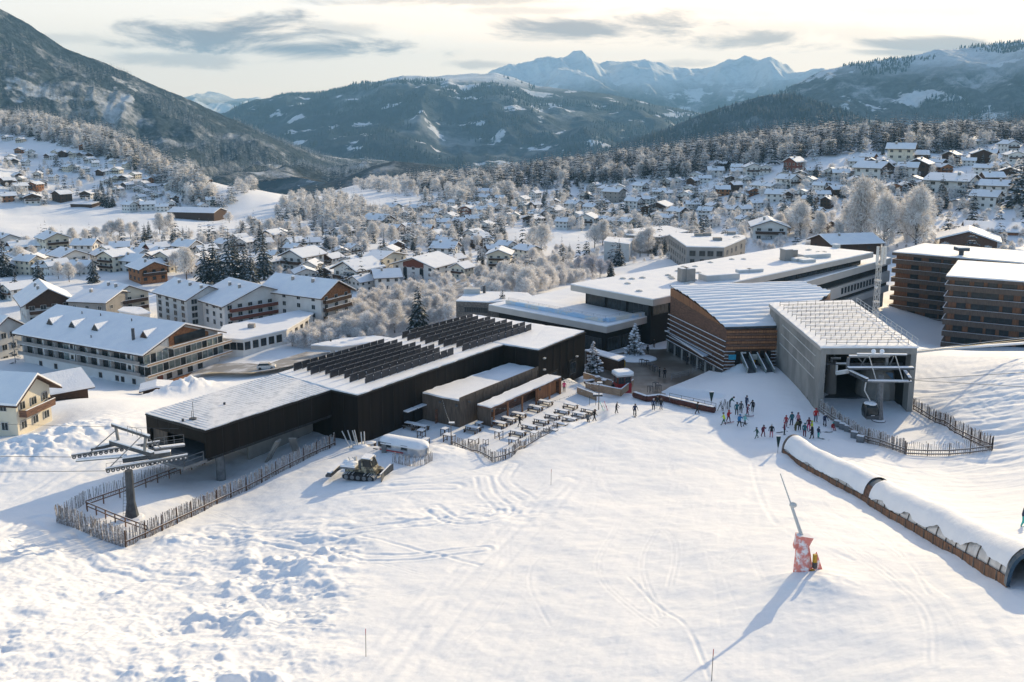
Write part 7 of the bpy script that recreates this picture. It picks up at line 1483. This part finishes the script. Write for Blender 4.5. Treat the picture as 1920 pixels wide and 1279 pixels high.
# ------------------------------------------------------------------ gondola tower and cabin
def gondola():
    b = G(1647, 789); Y0 = b.y; p = lambda x, y, dy=0: PY(x, y, Y0 + dy); o = thing('gondola_tower', 'grey gondola tower with snowy cross beams in front of the concrete station', 'lift tower', tuple(b)); T = p(1652, 703); vs = []
    for z, r in ((b.z - .4, .75), (b.z + .1, .72), (b.z + 2, .5), (T.z, .42)):
        for k in range(10): a = k * math.pi / 5; vs.append((b.x + (T.x - b.x) * max(0, z - b.z) / (T.z - b.z) + r * math.cos(a), b.y + r * math.sin(a), z))
    MB().add(vs, [(j * 10 + k, j * 10 + (k + 1) % 10, (j + 1) * 10 + (k + 1) % 10, (j + 1) * 10 + k) for j in range(3) for k in range(10)] + [tuple(range(30, 40))]).part('mast', M['grey'], o)
    m = MB(); m.tube(b - Vector((0, 0, .4)), b + Vector((0, 0, .12)), 1.0, n=16); m.tube(b + Vector((0, 0, .12)), b + Vector((0, 0, .3)), .98, .8, n=16, m=1); m.part('footing', [M['dgrey'], M['snow']], o)
    def bm(pts, w_, h_, nm, mt='grey', sn=True):
        m = MB(); a, c = p(*pts[0]), p(*pts[1]); m.beam(a, c, w_, h_)
        if sn: m.beam(a + Vector((0, 0, h_ / 2 + .06)), c + Vector((0, 0, h_ / 2 + .06)), w_ * .95, .16, m=1)
        m.part(nm, [M[mt], M['snow']], o)
    for pts, w_, h_, nm, mt, sn in [([(1607, 665, -1), (1700, 666, -1)], .3, .16, 'top_beam', 'grey', 1), ([(1590, 691, 0), (1712, 691, 0)], .6, .3, 'cross_arm', 'dgrey', 1), ([(1626, 715, -1.5), (1708, 716, -1.5)], .5, .2, 'catwalk', 'grey', 1), ([(1592, 669, 1), (1668, 669, 1)], .3, .25, 'frame_beam', 'grey', 1), ([(1591, 670, 1), (1589, 691, 1)], .35, .35, 'frame_post', 'grey', 0), ([(1663, 670, 1), (1662, 688, 1)], .35, .35, 'frame_post', 'grey', 0),
                                    ([(1629, 666, -1), (1643, 713, -1.5)], .12, .12, 'brace', 'whited', 0), ([(1679, 667, -1), (1693, 713, -1.5)], .12, .12, 'brace', 'whited', 0), ([(1607, 668, 1), (1625, 690, 1)], .12, .12, 'brace', 'grey', 0), ([(1625, 668, 1), (1612, 690, 1)], .12, .12, 'brace', 'grey', 0), ([(1676, 668, 1), (1668, 684, 1)], .12, .12, 'brace', 'grey', 0), ([(1568, 683, 5), (1590, 683, 3)], .2, .2, 'guide_arm', 'grey', 1), ([(1569, 684, 5), (1568, 702, 5)], .2, .3, 'guide_arm', 'whited', 0), ([(1558, 673, 8), (1576, 673, 7)], .2, .2, 'guide_arm', 'grey', 1), ([(1559, 674, 8), (1558, 692, 8)], .2, .3, 'guide_arm', 'grey', 0), ([(1571, 700, 4), (1590, 697, 2)], .8, .5, 'wheel_box', 'whited', 1)]: bm(pts, w_, h_, nm, mt, sn)
    def bank(a, c, n):
        a, c = p(*a), p(*c); m = MB(); m.beam(a + Vector((0, 0, .3)), c + Vector((0, 0, .3)), .2, .2); m.beam(a + Vector((0, 0, .44)), c + Vector((0, 0, .44)), .4, .12, m=1); bk = m.part('wheel_bank', [M['dgrey'], M['snow']], o); d = (c - a).normalized(); q = Vector((-d.y, d.x, 0)) * .09
        for i in range(n): w_ = a.lerp(c, (i + .5) / n); MB().tube(w_ - q, w_ + q, .23, n=10).part('wheel', M['dgrey'], bk)
    bank((1590, 698, 2.5), (1626, 715, -2.5), 9); bank((1695, 698, 2), (1706, 713, -2), 6)
    m = MB(); m.add([p(1662, 700, -.5), p(1675, 712, -1.4), p(1675, 700, -.5)] + [v + Vector((0, .5, 0)) for v in (p(1662, 700, -.5), p(1675, 712, -1.4), p(1675, 700, -.5))], [(0, 1, 2), (5, 4, 3), (0, 3, 4, 1), (1, 4, 5, 2), (2, 5, 3, 0)]); m.part('gusset', M['blue'], o)
    for x in (1638, 1654): m = MB(); m.ell(p(x, 659, -1), (.35, .35, .35), 8, 6); m.part('wheel_cap', M['snow'], o, True)
    # cabin
    c = p(1630, 784, -2); co = thing('gondola_cabin', 'dark glazed gondola cabin hanging beside the grey tower', 'gondola cabin', tuple(c)); h = 2.2; vs = []; K = 12
    prof = [(0, .78), (.25, .95), (1.0, 1.05), (1.7, .98), (2.15, .82)]
    for z, r in prof:
        for k in range(K): a = 2 * math.pi * k / K + math.pi / K; vs.append((c.x + r * math.copysign(abs(math.cos(a)) ** .5, math.cos(a)), c.y + r * 1.05 * math.copysign(abs(math.sin(a)) ** .5, math.sin(a)), c.z + z + .1))
    MB().add(vs, [(j * K + k, j * K + (k + 1) % K, (j + 1) * K + (k + 1) % K, (j + 1) * K + k) for j in range(4) for k in range(K)] + [tuple(range(K - 1, -1, -1)), tuple(range(4 * K, 5 * K))]).part('body', M['glass'], co, True)
    m = MB(); m.box(c + Vector((0, -1.08, .42)), (1.8, .06, .5)); m.box(c + Vector((0, -1.1, .75)), (.5, .05, .05), m=1); m.part('lower_panel', [M['dgrey'], M['snow']], co); m = MB(); m.ell(c + Vector((0, 0, 2.2)), (.95, 1.0, .22), 12, 3, z0=0); m.part('snow_cap', M['snow'], co, True)
    for sx_ in (-.95, .95): MB().box(c + Vector((sx_, -.9, 1.2)), (.1, .1, 1.9)).part('door_post', M['dgrey'], co)
    m = MB(); a = p(1624, 716, -2); k1 = p(1621, 732, -2); m.tube(a, k1, .09, n=6); m.tube(k1, c + Vector((.1, 0, 2.3)), .09, n=6); m.part('hanger', M['whited'], co)
    return p
GP = gondola()
cable('haul rope leaving the gondola tower to the right, upper strand', [GP(1706, 712, -2), PY(2150, 684, GP(1706, 712, -2).y - 22)]); cable('haul rope leaving the gondola tower to the right, lower strand', [GP(1708, 713, -2.2), PY(2150, 739, GP(1708, 713, -2.2).y - 30)])
cable('thick snow-lined pipe along the ridge right of the station', [PY(1655, 668, 125), PY(1760, 656, 135), PY(2150, 628, 150)], .18, 'whited', True); cable('dark twin rope above the snow-lined pipe, lower one', [PY(1722, 659, 130), PY(2150, 612, 150)], .06); cable('dark twin rope above the snow-lined pipe, upper one', [PY(1722, 656.5, 130), PY(2150, 606, 150)], .05, 'whited')

# ------------------------------------------------------------------ radio mast
def mast():
    b = PY(1641, 596, 195); b.z = h1(b.x, b.y) - .5; t = PY(1648, 470, 195); t.x = b.x; o = thing('radio_mast', 'frosted lattice radio mast with white antenna panels behind the concrete station', 'mast', tuple(b)); H_ = t.z - b.z; m = MB(); r = .55
    c = [(r, r), (-r, r), (-r, -r), (r, -r)]
    for x, y in c: m.tube(b + Vector((x, y, 0)), b + Vector((x * .7, y * .7, H_)), .07, n=4)
    n = int(H_ / 1.3)
    for i in range(n):
        z0, z1 = H_ * i / n, H_ * (i + 1) / n; s0, s1 = 1 - .3 * i / n, 1 - .3 * (i + 1) / n
        for k in range(4): a, d = c[k], c[(k + 1) % 4]; m.tube(b + Vector((a[0] * s0, a[1] * s0, z0)), b + Vector((d[0] * s1, d[1] * s1, z1)), .045, n=3); m.tube(b + Vector((a[0] * s1, a[1] * s1, z1)), b + Vector((d[0] * s1, d[1] * s1, z1)), .045, n=3)
    m.part('lattice', M['whited'], o)
    for z in (H_ * .42, H_ * .66, H_ * .84): MB().tube(b + Vector((0, 0, z)), b + Vector((0, 0, z + .25)), .8, n=12).part('ring_platform', M['wframe'], o)
    for dx, dy in ((-.9, -.9), (.1, -1.1), (1.0, -.6)): MB().box(b + Vector((dx, dy, H_ - 1.0)), (.55, .3, 4.2)).part('antenna_panel', M['wframe'], o)
    m = MB(); m.ell(b + Vector((-.7, -1.0, H_ * .6)), (.4, .3, .4), 8, 6); m.part('dish', M['wframe'], o, True)
mast()

# ------------------------------------------------------------------ on the square
def square():
    DZ = 44.9
    def scr(lab, a, b, h, D=DZ):
        A, B = P(*a, D), P(*b, D); o = thing('timber_screen', lab, 'screen', (A.x, A.y, CAMZ - D), 0, 'pale timber screens'); m = MB(); m.beam(A + Vector((0, 0, h / 2)), B + Vector((0, 0, h / 2)), .1, h); m.part('boards', M['woodl'], o); m = MB(); m.beam(A + Vector((0, 0, h + .05)), B + Vector((0, 0, h + .05)), .16, .1); m.part('snow', M['snow'], o)
        n = max(2, int((B - A).length / 1.6))
        for i in range(n + 1): q = A.lerp(B, i / n); MB().box(q + Vector((0, -.08, h / 2)), (.09, .09, h)).part('post', M['woodl'], o)
    scr('pale timber screen behind the little tables, farthest of the screens', (1094, 710), (1147, 725), 1.1, 45.3); scr('pale timber screen in the middle below the kiosk', (1098, 731), (1164, 743), 1.25); scr('short pale timber screen nearest the benches', (1082, 738), (1118, 751), 1.1, 44.6); scr('pale timber screen turning the corner right of the kiosk', (1164, 743), (1187, 724), 1.2); 
    b = P(1167, 727, 44.7); o = thing('kiosk', 'small red ticket kiosk with a thick rounded snow roof', 'kiosk', tuple(b), .3)
    MB().box((0, 0, .1), (2.6, 1.9, 1.7)).part('red_base', M['redp'], o, world=False); MB().box((0, 0, 1.6), (2.5, 1.8, 1.4)).part('wall', M['red'], o, world=False)
    for x in (-.65, .55): f_, g_ = win_meshes(1.0, 1.1, 'dgrey', 'glass', 1); w_ = link('window', f_, o, (x, -.95, 1.6)); link('pane', g_, w_)
    f_, g_ = win_meshes(1.0, 1.1, 'dgrey', 'glass', 1); w_ = link('window', f_, o, (-1.28, 0, 1.6), -math.pi / 2); link('pane', g_, w_)
    m = MB(); m.box((0, 0, 2.45), (3.1, 2.4, .3)); m.part('roof', M['whited'], o, world=False); m = MB(); vs = []
    for z, s in ((2.6, 1.0), (2.95, 1.0), (3.12, .86)): vs += [(x * 1.6 * s, y * 1.25 * s, z) for x, y in ((-1, -.8), (-.8, -1), (.8, -1), (1, -.8), (1, .8), (.8, 1), (-.8, 1), (-1, .8))]
    m.add(vs, [(j * 8 + k, j * 8 + (k + 1) % 8, (j + 1) * 8 + (k + 1) % 8, (j + 1) * 8 + k) for j in range(2) for k in range(8)] + [tuple(range(16, 24))]); m.part('roof_snow', M['snow'], o, world=False)
    q = orient(polyP([(1096, 657), (1112, 653), (1174, 670), (1160, 677)], 43.6)); o = thing('hut', 'low dark hut with a snowy flat roof behind the snow-plastered tree', 'hut', (*q[0], CAMZ - 46.2)); MB().prism(inset(q, .25), CAMZ - 46.3, CAMZ - 43.7).part('wall', M['brown'], o); snowcap(q, CAMZ - 43.7, .25, seed=9).part('roof_snow', M['snow'], o); p = P(1170, 678, 44.6); m = MB(); m.box((p.x, p.y, p.z - .4), (.7, .1, 1.2), rz=.6); m.part('yellow_panel', M['yel'], o)
    m = MB(); b = P(1190, 672, 46.15); o = MB().ell(b, (4.6, 3.2, .35), 26, 4, z0=0).part('snow_island', M['snow'], None, True); tag(o, kind='structure')
    for i, (px, py, lab) in enumerate([(1219, 735, 'dark metal high table nearest on the wet square'), (1229, 728, 'dark metal high table second nearest on the wet square'), (1235, 733, 'dark metal high table right of the nearest one on the square'), (1203, 684, 'dark high table at the edge of the snow island'), (1212, 686, 'dark high table right of the snow island'), (1222, 693, 'dark high table in the line towards the dark couple'), (1228, 697, 'dark high table next to the dark couple'), (1196, 662, 'dark high table behind the snow-plastered tree'), (1145, 655, 'dark high table left of the snow-plastered tree'), (1135, 650, 'dark high table under the terrace wing')]):
        p = P(px, py, 46.15); o = thing('bar_table', lab, 'table', tuple(p), random.random(), 'high tables on the square'); MB().box((0, 0, 1.05), (.8, .8, .06)).part('tabletop', M['dgrey'], o, world=False)
        for sx_ in (-.34, .34):
            for sy_ in (-.34, .34): MB().box((sx_, sy_, .52), (.06, .06, 1.04)).part('leg', M['dgrey'], o, world=False)
    for i, (px, py) in enumerate([(1104, 718), (1120, 716), (1112, 728), (1132, 722)]):
        p = P(px, py, 45.2); o = thing('round_table' if i % 2 else 'bench', ['snowy bench behind the farthest timber screen', 'round snowy table left of the kiosk', 'snowy bench between the timber screens', 'small round snowy table touching the kiosk'][i], 'table' if i % 2 else 'bench', tuple(p), .5)
        if i % 2: MB().tube((0, 0, .95), (0, 0, 1.08), .5, n=14).part('tabletop', M['snow'], o, world=False); MB().tube((0, 0, 0), (0, 0, .95), .06, n=6).part('leg', M['dgrey'], o, world=False)
        else: MB().box((0, 0, .5), (2.0, .7, .12)).part('seat', M['snow'], o, world=False); MB().box((0, 0, .22), (1.8, .5, .44)).part('base', M['brown'], o, world=False)
    b = G(1117, 760); o = thing('notice_frame', 'small black notice stand with snow beside the tall dark post', 'sign', tuple(b)); m = MB(); m.tube(b, b + Vector((0, 0, 1.6)), .04, n=5); m.tube(b + Vector((-1.0, 0, 0)), b + Vector((-1.0, 0, 1.6)), .04, n=5); m.part('leg', M['dgrey'], o); m = MB(); m.box(b + Vector((.3, 0, 1.7)), (1.5, .5, .3)); m.part('board', M['dgrey'], o); m = MB(); m.box(b + Vector((.3, 0, 1.88)), (1.5, .5, .1)); m.part('snow', M['snow'], o)
    # white car by the restaurant
    b = P(500, 699, 57.2); b.z = h1(b.x, b.y) + 1.0; b.z = max(b.z, CAMZ - 58.2); o = thing('parked_car', 'white estate car on the slushy road by the restaurant', 'car', tuple(b), .12); m = MB(); vs = []
    for x, z0, z1, w_ in ((-2.1, .45, .85, .8), (-2.0, .3, 1.0, .85), (-1.2, .25, 1.05, .88), (1.2, .25, 1.05, .88), (2.0, .3, .95, .85), (2.15, .45, .8, .8)): vs += [(x, -w_, z0), (x, w_, z0), (x, w_, z1), (x, -w_, z1)]
    m.add(vs, [(4 * j + k, 4 * j + (k + 1) % 4, 4 * j + 4 + (k + 1) % 4, 4 * j + 4 + k) for j in range(5) for k in range(4)] + [(3, 2, 1, 0), (20, 21, 22, 23)]); m.part('body', M['wframe'], o, world=False)
    m = MB(); m.add([(-1.9, -.8, 1.0), (1.2, -.8, 1.0), (1.2, .8, 1.0), (-1.9, .8, 1.0), (-1.5, -.65, 1.5), (.5, -.65, 1.5), (.5, .65, 1.5), (-1.5, .65, 1.5)], [(4, 5, 6, 7), (0, 1, 5, 4), (1, 2, 6, 5), (2, 3, 7, 6), (3, 0, 4, 7)]); m.part('cabin_glass', M['glass'], o, world=False); MB().box((-.5, 0, 1.52), (2.0, 1.3, .07)).part('roof', M['wframe'], o, world=False)
    for x in (-1.35, 1.35):
        for y in (-.86, .86): MB().tube((x, y - .1, .32), (x, y + .1, .32), .33, n=12).part('wheel', M['rubber'], o, world=False)
square()
# ------------------------------------------------------------------ people
def colmat(c):
    k = 'cloth_%02d_%02d_%02d' % tuple(int(x * 99) for x in c)
    if k in bpy.data.materials: return bpy.data.materials[k]
    return mat(k, c, .75, tuple(x * .75 for x in c), 6)
CL = {'lime': (.52, .65, .04), 'red': (.50, .03, .03), 'dark': (.022, .024, .03), 'teal': (.03, .13, .16), 'green': (.03, .10, .075), 'maroon': (.16, .025, .05), 'blue': (.04, .22, .46), 'mint': (.25, .55, .52), 'pink': (.55, .22, .25), 'hot': (.75, .06, .20), 'navy': (.025, .04, .09), 'grey': (.12, .13, .14), 'olive': (.10, .09, .04), 'jeans': (.06, .10, .16), 'turq': (.05, .45, .42), 'white': (.65, .65, .66), 'black': (.015, .015, .018), 'redb': (.35, .04, .05)}
POSES = {}
def pose_mesh(pose):
    """body grown from one connected skeleton with a skin modifier; materials by height"""
    if pose in POSES: return POSES[pose]
    lean = {'stand': 0, 'walk': .10, 'carry': .06, 'bend': .75, 'pole': .16, 'sit': .1}[pose]; V = []; E = []; Rr = []
    def v(p, r, par=None):
        V.append(p); Rr.append(r); 
        if par is not None: E.append((par, len(V) - 1))
        return len(V) - 1
    hip = .50 if pose == 'sit' else .93; ca, sa = math.cos(lean), math.sin(lean)
    def T(x, y, z): z -= hip; return (x, -(z * sa) + y * ca, hip + z * ca + y * sa)
    if pose == 'sit': T0 = T; T = lambda x, y, z: T0(x, y, z - .43)
    pel = v((0, 0, hip), .15); w_ = v(T(0, 0, 1.12), .145, pel); ch = v(T(0, -.0, 1.33), .165, w_); nk = v(T(0, -.01, 1.50), .062, ch); h0 = v(T(0, -.03, 1.60), .092, nk); h1_ = v(T(0, -.03, 1.70), .098, h0); v(T(0, -.01, 1.77), .06, h1_); v(T(0, -.125, 1.64), .018, h0)
    st = {'stand': (.04, -.04), 'walk': (.30, -.28), 'carry': (.22, -.2), 'bend': (.05, -.05), 'pole': (.12, -.16), 'sit': (-.5, -.55)}[pose]
    for s, f in ((-1, st[0]), (1, st[1])):
        a = v((s * .11, 0, hip - .07), .105, pel)
        if pose == 'sit': k = v((s * .14, -.42, .50), .08, a); an = v((s * .14, -.48, .10), .055, k); v((s * .15, -.68, .06), .05, an)
        else: k = v((s * .125, f * .45 - .05, .50), .078, a); an = v((s * .13, f, .10), .058, k); v((s * .15, f - .17, .05), .052, an)
        sh = v(T(s * .20, 0, 1.42), .075, ch)
        if pose == 'carry' and s == 1: e = v(T(.27, -.14, 1.20), .052, sh); h = v(T(.18, -.28, 1.42), .038, e)
        elif pose in ('pole', 'walk'): e = v(T(s * .30, -.10 if pose == 'pole' else f * -.3, 1.16), .052, sh); h = v(T(s * .32, -.32 if pose == 'pole' else f * -.7 - .06, 1.04), .038, e)
        elif pose == 'bend': e = v(T(s * .24, -.15, 1.25), .052, sh); h = v(T(s * .18, -.35, 1.28), .038, e)
        else: e = v(T(s * .29, .02, 1.15), .052, sh); h = v(T(s * .29, -.10, .93), .038, e)
        hx, hy, hz = V[h]; ex, ey, ez = V[e]; d = Vector((hx - ex, hy - ey, hz - ez)).normalized(); sd2 = d.cross(Vector((0, 0, 1))) if abs(d.z) < .9 else Vector((0, 1, 0)); sd2.normalize(); up = sd2.cross(d)
        H0 = Vector((hx, hy, hz)); pm_ = v(tuple(H0 + d * .06), .034, h)
        for q in range(4):
            b0 = v(tuple(H0 + d * .10 + sd2 * (q - 1.5) * .022), .011, pm_); L = (.055, .065, .06, .045)[q]; m1 = v(tuple(Vector(V[b0]) + d * L * .6 - up * .008), .0105, b0); v(tuple(Vector(V[m1]) + d * L * .4 - up * .03), .009, m1)
        t_ = v(tuple(H0 + d * .05 - sd2 * .045), .012, pm_); v(tuple(H0 + d * .09 - sd2 * .062 - up * .012), .010, t_)
    me = bpy.data.meshes.new('p'); me.from_pydata(V, E, []); ob = bpy.data.objects.new('p', me); col.objects.link(ob); md = ob.modifiers.new('s', 'SKIN'); md.use_smooth_shade = True
    for i, r in enumerate(Rr): me.skin_vertices[0].data[i].radius = (r, r); me.skin_vertices[0].data[i].use_root = (i == 0)
    sb = ob.modifiers.new('u', 'SUBSURF'); sb.levels = 1; sb.render_levels = 1; dg = bpy.context.evaluated_depsgraph_get(); m2 = bpy.data.meshes.new_from_object(ob.evaluated_get(dg)); m2.name = 'body'; bpy.data.objects.remove(ob)
    for _ in range(5): m2.materials.append(M['rubber'])
    idx = []; inv = lambda p: (p[1] + 0, (p[2] - hip)) 
    for pg in m2.polygons:
        c = pg.center; y, z = c.y, c.z - hip; zz = hip + z * ca - y * sa if c.z > hip else c.z; zz = zz + (.43 if pose == 'sit' and c.z > hip else 0)
        arm = abs(c.x) > .2 and zz > .75
        if pose == 'sit': idx.append(0 if zz > .9 or c.z > .62 and abs(c.y) < .25 else (1 if c.z > .16 else 3)) if zz < 1.53 else idx.append(2)
        else: idx.append(2 if zz > 1.53 and abs(c.x) < .16 else 0 if (zz > .90 or arm) else 1 if zz > .16 else 3)
    m2.polygons.foreach_set('material_index', idx); m2.polygons.foreach_set('use_smooth', [True] * len(idx)); m2.update()
    hc = T(0, -.02, 1.68); hm_ = MB(); hm_.ell(hc, (.125, .145, .135), 12, 6, z0=-.15); hm2 = hm_.mesh('helmet', M['rubber'], True); g = MB(); gc = T(0, -.13, 1.67); g.box(gc, (.17, .05, .07)); gm = g.mesh('goggles', M['glass'])
    ja = MB(); jz = T(0, 0, 1.0); 
    POSES[pose] = (m2, hm2, gm); return POSES[pose]
def person(px, py, pose, jk, tr, lab, face=None, s=1.0, hel='black', D=None):
    b = G(px, py) if D is None else P(px, py, D); m2, hm2, gm = pose_mesh(pose); rz = random.uniform(0, 6.28) if face is None else face; o = link('person', None, None, b, rz); k = 1.07 * s; o.scale = (k * 1.06, k * 1.06, k); tag(o, lab, 'person', None)
    bd = link('body', m2, o)
    for i, c in enumerate((CL[jk], CL[tr], None, CL['black'])):
        bd.material_slots[i].link = 'OBJECT'; bd.material_slots[i].material = M['skin'] if c is None else colmat(c)
    h = link('helmet', hm2, o); h.material_slots[0].link = 'OBJECT'; h.material_slots[0].material = colmat(CL[hel]); link('goggles', gm, o); return o
def ski_mesh():
    m = MB()
    for y in (-.1, .1):
        pts = [(-.85, .012), (-.6, .01), (0, .02), (.6, .01), (.78, .05), (.86, .13)]
        for (a, za), (b, zb_) in zip(pts[:-1], pts[1:]): m.beam((a, y, za), (b, y, zb_), .08, .02)
    return m
SK = {}
def skis(p, rot, lab, c='dark', par=None):
    if c not in SK: SK[c] = ski_mesh().mesh('ski', colmat(CL[c]))
    o = link('pair_of_skis', None, None, p, 0); o.rotation_euler = rot; tag(o, lab, 'skis', 'skis on the snow and on shoulders'); link('ski', SK[c], o); m = MB()
    if 'bind' not in SK: m.box((.0, .1, .05), (.28, .06, .06)); SK['bind'] = m.mesh('binding', M['grey'])
    for y in (-.2, 0): link('binding', SK['bind'], o, (0, y, 0))
    return o
PPL = [(1357,797,'walk','lime','green','person in a bright lime jacket striding left at the edge of the first group',-1.7,1,'black'),(1365.5,791,'carry','red','maroon','person in a bright red jacket right beside the lime jacket',.6,.95,'red'),(1381,778,'stand','teal','black','tall person in a teal jacket at the centre of the left group',None,1.05,'black'),(1389,775,'stand','grey','dark','person in a grey jacket talking to the teal-jacketed person',2.6,1,'grey'),
 (1399,764,'carry','navy','navy','person in dark navy at the back of the left group',None,1,'black'),(1400.5,779,'pole','maroon','maroon','person in a maroon ski suit in the left group',1.2,.92,'redb'),(1411,772,'pole','dark','black','person in black leaning on poles right of the left group',-.6,1,'black'),(1386,800,'carry','blue','black','person in a sky-blue jacket carrying skis in front of the left group',None,1,'blue'),(1396,799,'walk','mint','dark','person in a pale mint jacket walking with skis',1.9,.95,'mint'),
 (1368,763,'bend','green','dark','person in dark green bending right down by the ski rack',1.5,1,'black'),(1306.5,776,'walk','dark','black','person in dark clothes walking along the padded barrier',1.6,1,'black'),(1419,822,'walk','green','green','child in a dark green suit walking downhill alone',-1.4,.85,'grey'),(1430.5,819,'carry','maroon','maroon','person in maroon carrying a pale bag next to the green-suited child',.4,.92,'grey'),(1446,821,'stand','black','pink','person in a black jacket and pink trousers',2.9,1.05,'white'),
 (1470,816,'stand','maroon','dark','person in a dark plum jacket at the left of the right group',None,1,'redb'),(1473.5,800,'stand','redb','maroon','person in a dark red jacket behind the plum jacket',None,.9,'redb'),(1484,798,'stand','teal','navy','person in a dark teal jacket standing at the back of the right group',None,1.08,'navy'),(1496,797,'stand','pink','maroon','person in a dusty pink jacket at the back of the right group',None,1,'maroon'),(1491,809,'bend','olive','olive','person in olive stooping in the middle of the right group',2,.95,'black'),(1499,808,'stand','black','dark','person all in black behind the tunnel end',None,.95,'black'),
 (1508,819,'stand','teal','maroon','person in a petrol jacket and plum trousers',2.4,1.05,'teal'),(1516,807,'stand','maroon','hot','person with a plum jacket and hot pink trousers',3,1,'navy'),(1523,823,'pole','black','black','person in black with a lime helmet at the front of the right group',None,1.08,'lime'),(1522,812,'stand','lime','dark','person in a lime jacket half hidden in the right group',None,.95,'lime'),(1534,821,'stand','navy','turq','child in navy jacket and turquoise trousers',2,.85,'teal'),(1529,791,'stand','red','jeans','person in a long red jacket and jeans standing apart by the fence',0.1,1.1,'redb'),(1546,798,'pole','navy','navy','person in navy on skis beside the snowy fence',None,.95,'white'),(1561,806,'sit','redb','red','small child in red with a green helmet sitting by the fence',.3,.8,'turq'),
 (1155,775,'pole','black','dark','skier in black with a white rucksack at the square entrance',1.3,1,'white'),(1190,779,'pole','navy','dark','skier with two poles gliding towards the camera alone',.1,1,'black'),(1225,769,'stand','navy','dark','person in a white cap, left of the trio by the padded barrier',0,.97,'white'),(1232,763,'stand','black','black','middle person of the trio by the padded barrier',3,1,'black'),(1239,768,'stand','dark','navy','right person of the trio by the padded barrier',.4,.97,'grey'),(1102.5,796,'stand','grey','black','person in dark grey at the end of the bench rows',.5,1,'black'),(1114,790,'walk','black','black','person in black stepping off the terrace onto the snow',1.9,1,'black')]
for px, py, pose, jk, tr, lab, face, s, hel in PPL: person(px, py, pose, jk, tr, lab, face, s, hel)
person(974, 800, 'walk', 'black', 'black', 'person in black walking between the terrace tables', 1.9, 1, 'black', 44.6); person(1057.5, 735, 'stand', 'hot', 'black', 'person in a bright pink-red jacket at the end of the bar canopy', 0, 1, 'black', 44.6)
for px, py, D, lab in [(1236, 707, 46.15, 'left one of the dark couple on the wet square'), (1246, 709, 46.15, 'right one of the dark couple on the wet square'), (1214, 664, 46.15, 'person in dark clothes right of the snow-plastered tree'), (1226, 652, 46.15, 'person in dark clothes far back on the square'), (1265, 664, 46.15, 'dark figure under the awning, farthest'), (1277, 673, 46.15, 'dark figure under the awning, middle'), (1289, 684, 46.15, 'dark figure under the awning, nearest'), (1149, 737, 45.6, 'dark-clothed person standing below the kiosk screens'), (1180, 655, 46.15, 'dark-clothed person seated area behind the square tree')]:
    person(px, py, 'stand', 'black', 'dark', lab, None, 1, 'black', D)
person(1917, 988, 'pole', 'navy', 'turq', 'skier with turquoise trousers cut off by the right photo edge', 1.2, 1.0, 'redb')
pe = Vector((HC[0], HC[1], HZ)) - Vector((HD[0], HD[1], 0)) * .5; o = person(1900, 1095, 'stand', 'hot', 'green', 'person in a hot pink jacket inside the lower mouth of the conveyor tunnel', 2.0, .95, 'hot'); o.location = pe + Vector((0, 0, .15))
# skis
def skpx(px, py, rz, lab, c='dark'): g = G(px, py); skis(g + Vector((0, 0, .03)), (0, 0, rz), lab, c)
skpx(1466, 811, .25, 'skis lying left of the plum-jacketed person'); skpx(1478, 803, -.2, 'skis lying behind the plum jacket', 'maroon'); skpx(1550, 811, .05, 'skis lying right of the turquoise-trousered child'); skpx(1543, 824, -.75, 'skis pointing downhill beside the front group', 'teal'); skpx(1392, 793, -.6, 'skis on the snow by the mint jacket', 'dark'); skpx(1366, 793, .3, 'skis under the red-jacketed person', 'redb'); skpx(1403, 781, .1, 'skis under the maroon ski suit', 'maroon'); skpx(1190, 780, 1.5, 'skis worn by the lone skier gliding down'); skpx(1546, 800, 1.2, 'skis worn by the navy skier by the fence')
for i, (px, py, c, t) in enumerate([(1349, 770, 'green', 1.2), (1353, 771, 'dark', 1.9), (1357, 768, 'dark', 1.1), (1362, 769, 'black', 2.0), (1366, 772, 'grey', 1.3)]):
    g = G(px, py); skis(g + Vector((0, 0, .75)), (.3 * (i % 2), -t, .4 * i), f'skis stuck upright in the rack beside the padded barrier, {ORD[i] if i < 4 else "rightmost"}', c)
for i, (px, py, c, t) in enumerate([(1128, 770, 'turq', 1.1), (1132, 771, 'green', 1.3), (1136, 770, 'hot', 1.2)]):
    g = G(px, py); skis(g + Vector((0, 0, .7)), (.2, -t, 2.6 + .3 * i), f'colourful upright skis by the tall dark terrace post, {["leftmost", "middle", "rightmost"][i]}', c)
for i, (px, py, c) in enumerate([(1516, 748, 'dark'), (1520, 752, 'dark')]):
    g = G(px, py); skis(g + Vector((0, 0, .8)), (0, -1.3, .5), f'dark skis leaning against the concrete side wall, {"upper" if i == 0 else "lower"} pair', c)
for i, (px, py) in enumerate([(1572, 797), (1582, 802), (1592, 806), (1604, 818), (1615, 826)]):
    b = G(px - 2, py + 3); o = thing('grey_box', f'grey padded box at the foot of the snowy curving fence, {ORD[i] if i < 4 else "rightmost"}', 'box', tuple(b), -.6, 'padded boxes along the fence'); MB().box((0, 0, .45), (.95, .7, .9)).part('box', M['grey'], o, world=False); MB().box((0, 0, .93), (.9, .66, .08)).part('snow', M['snow'], o, world=False)
print('BODY', [round(max(v.co[i] for v in POSES['stand'][0].vertices) - min(v.co[i] for v in POSES['stand'][0].vertices), 2) for i in range(3)], G(1529, 791), G(1655, 790), G(1400, 800))
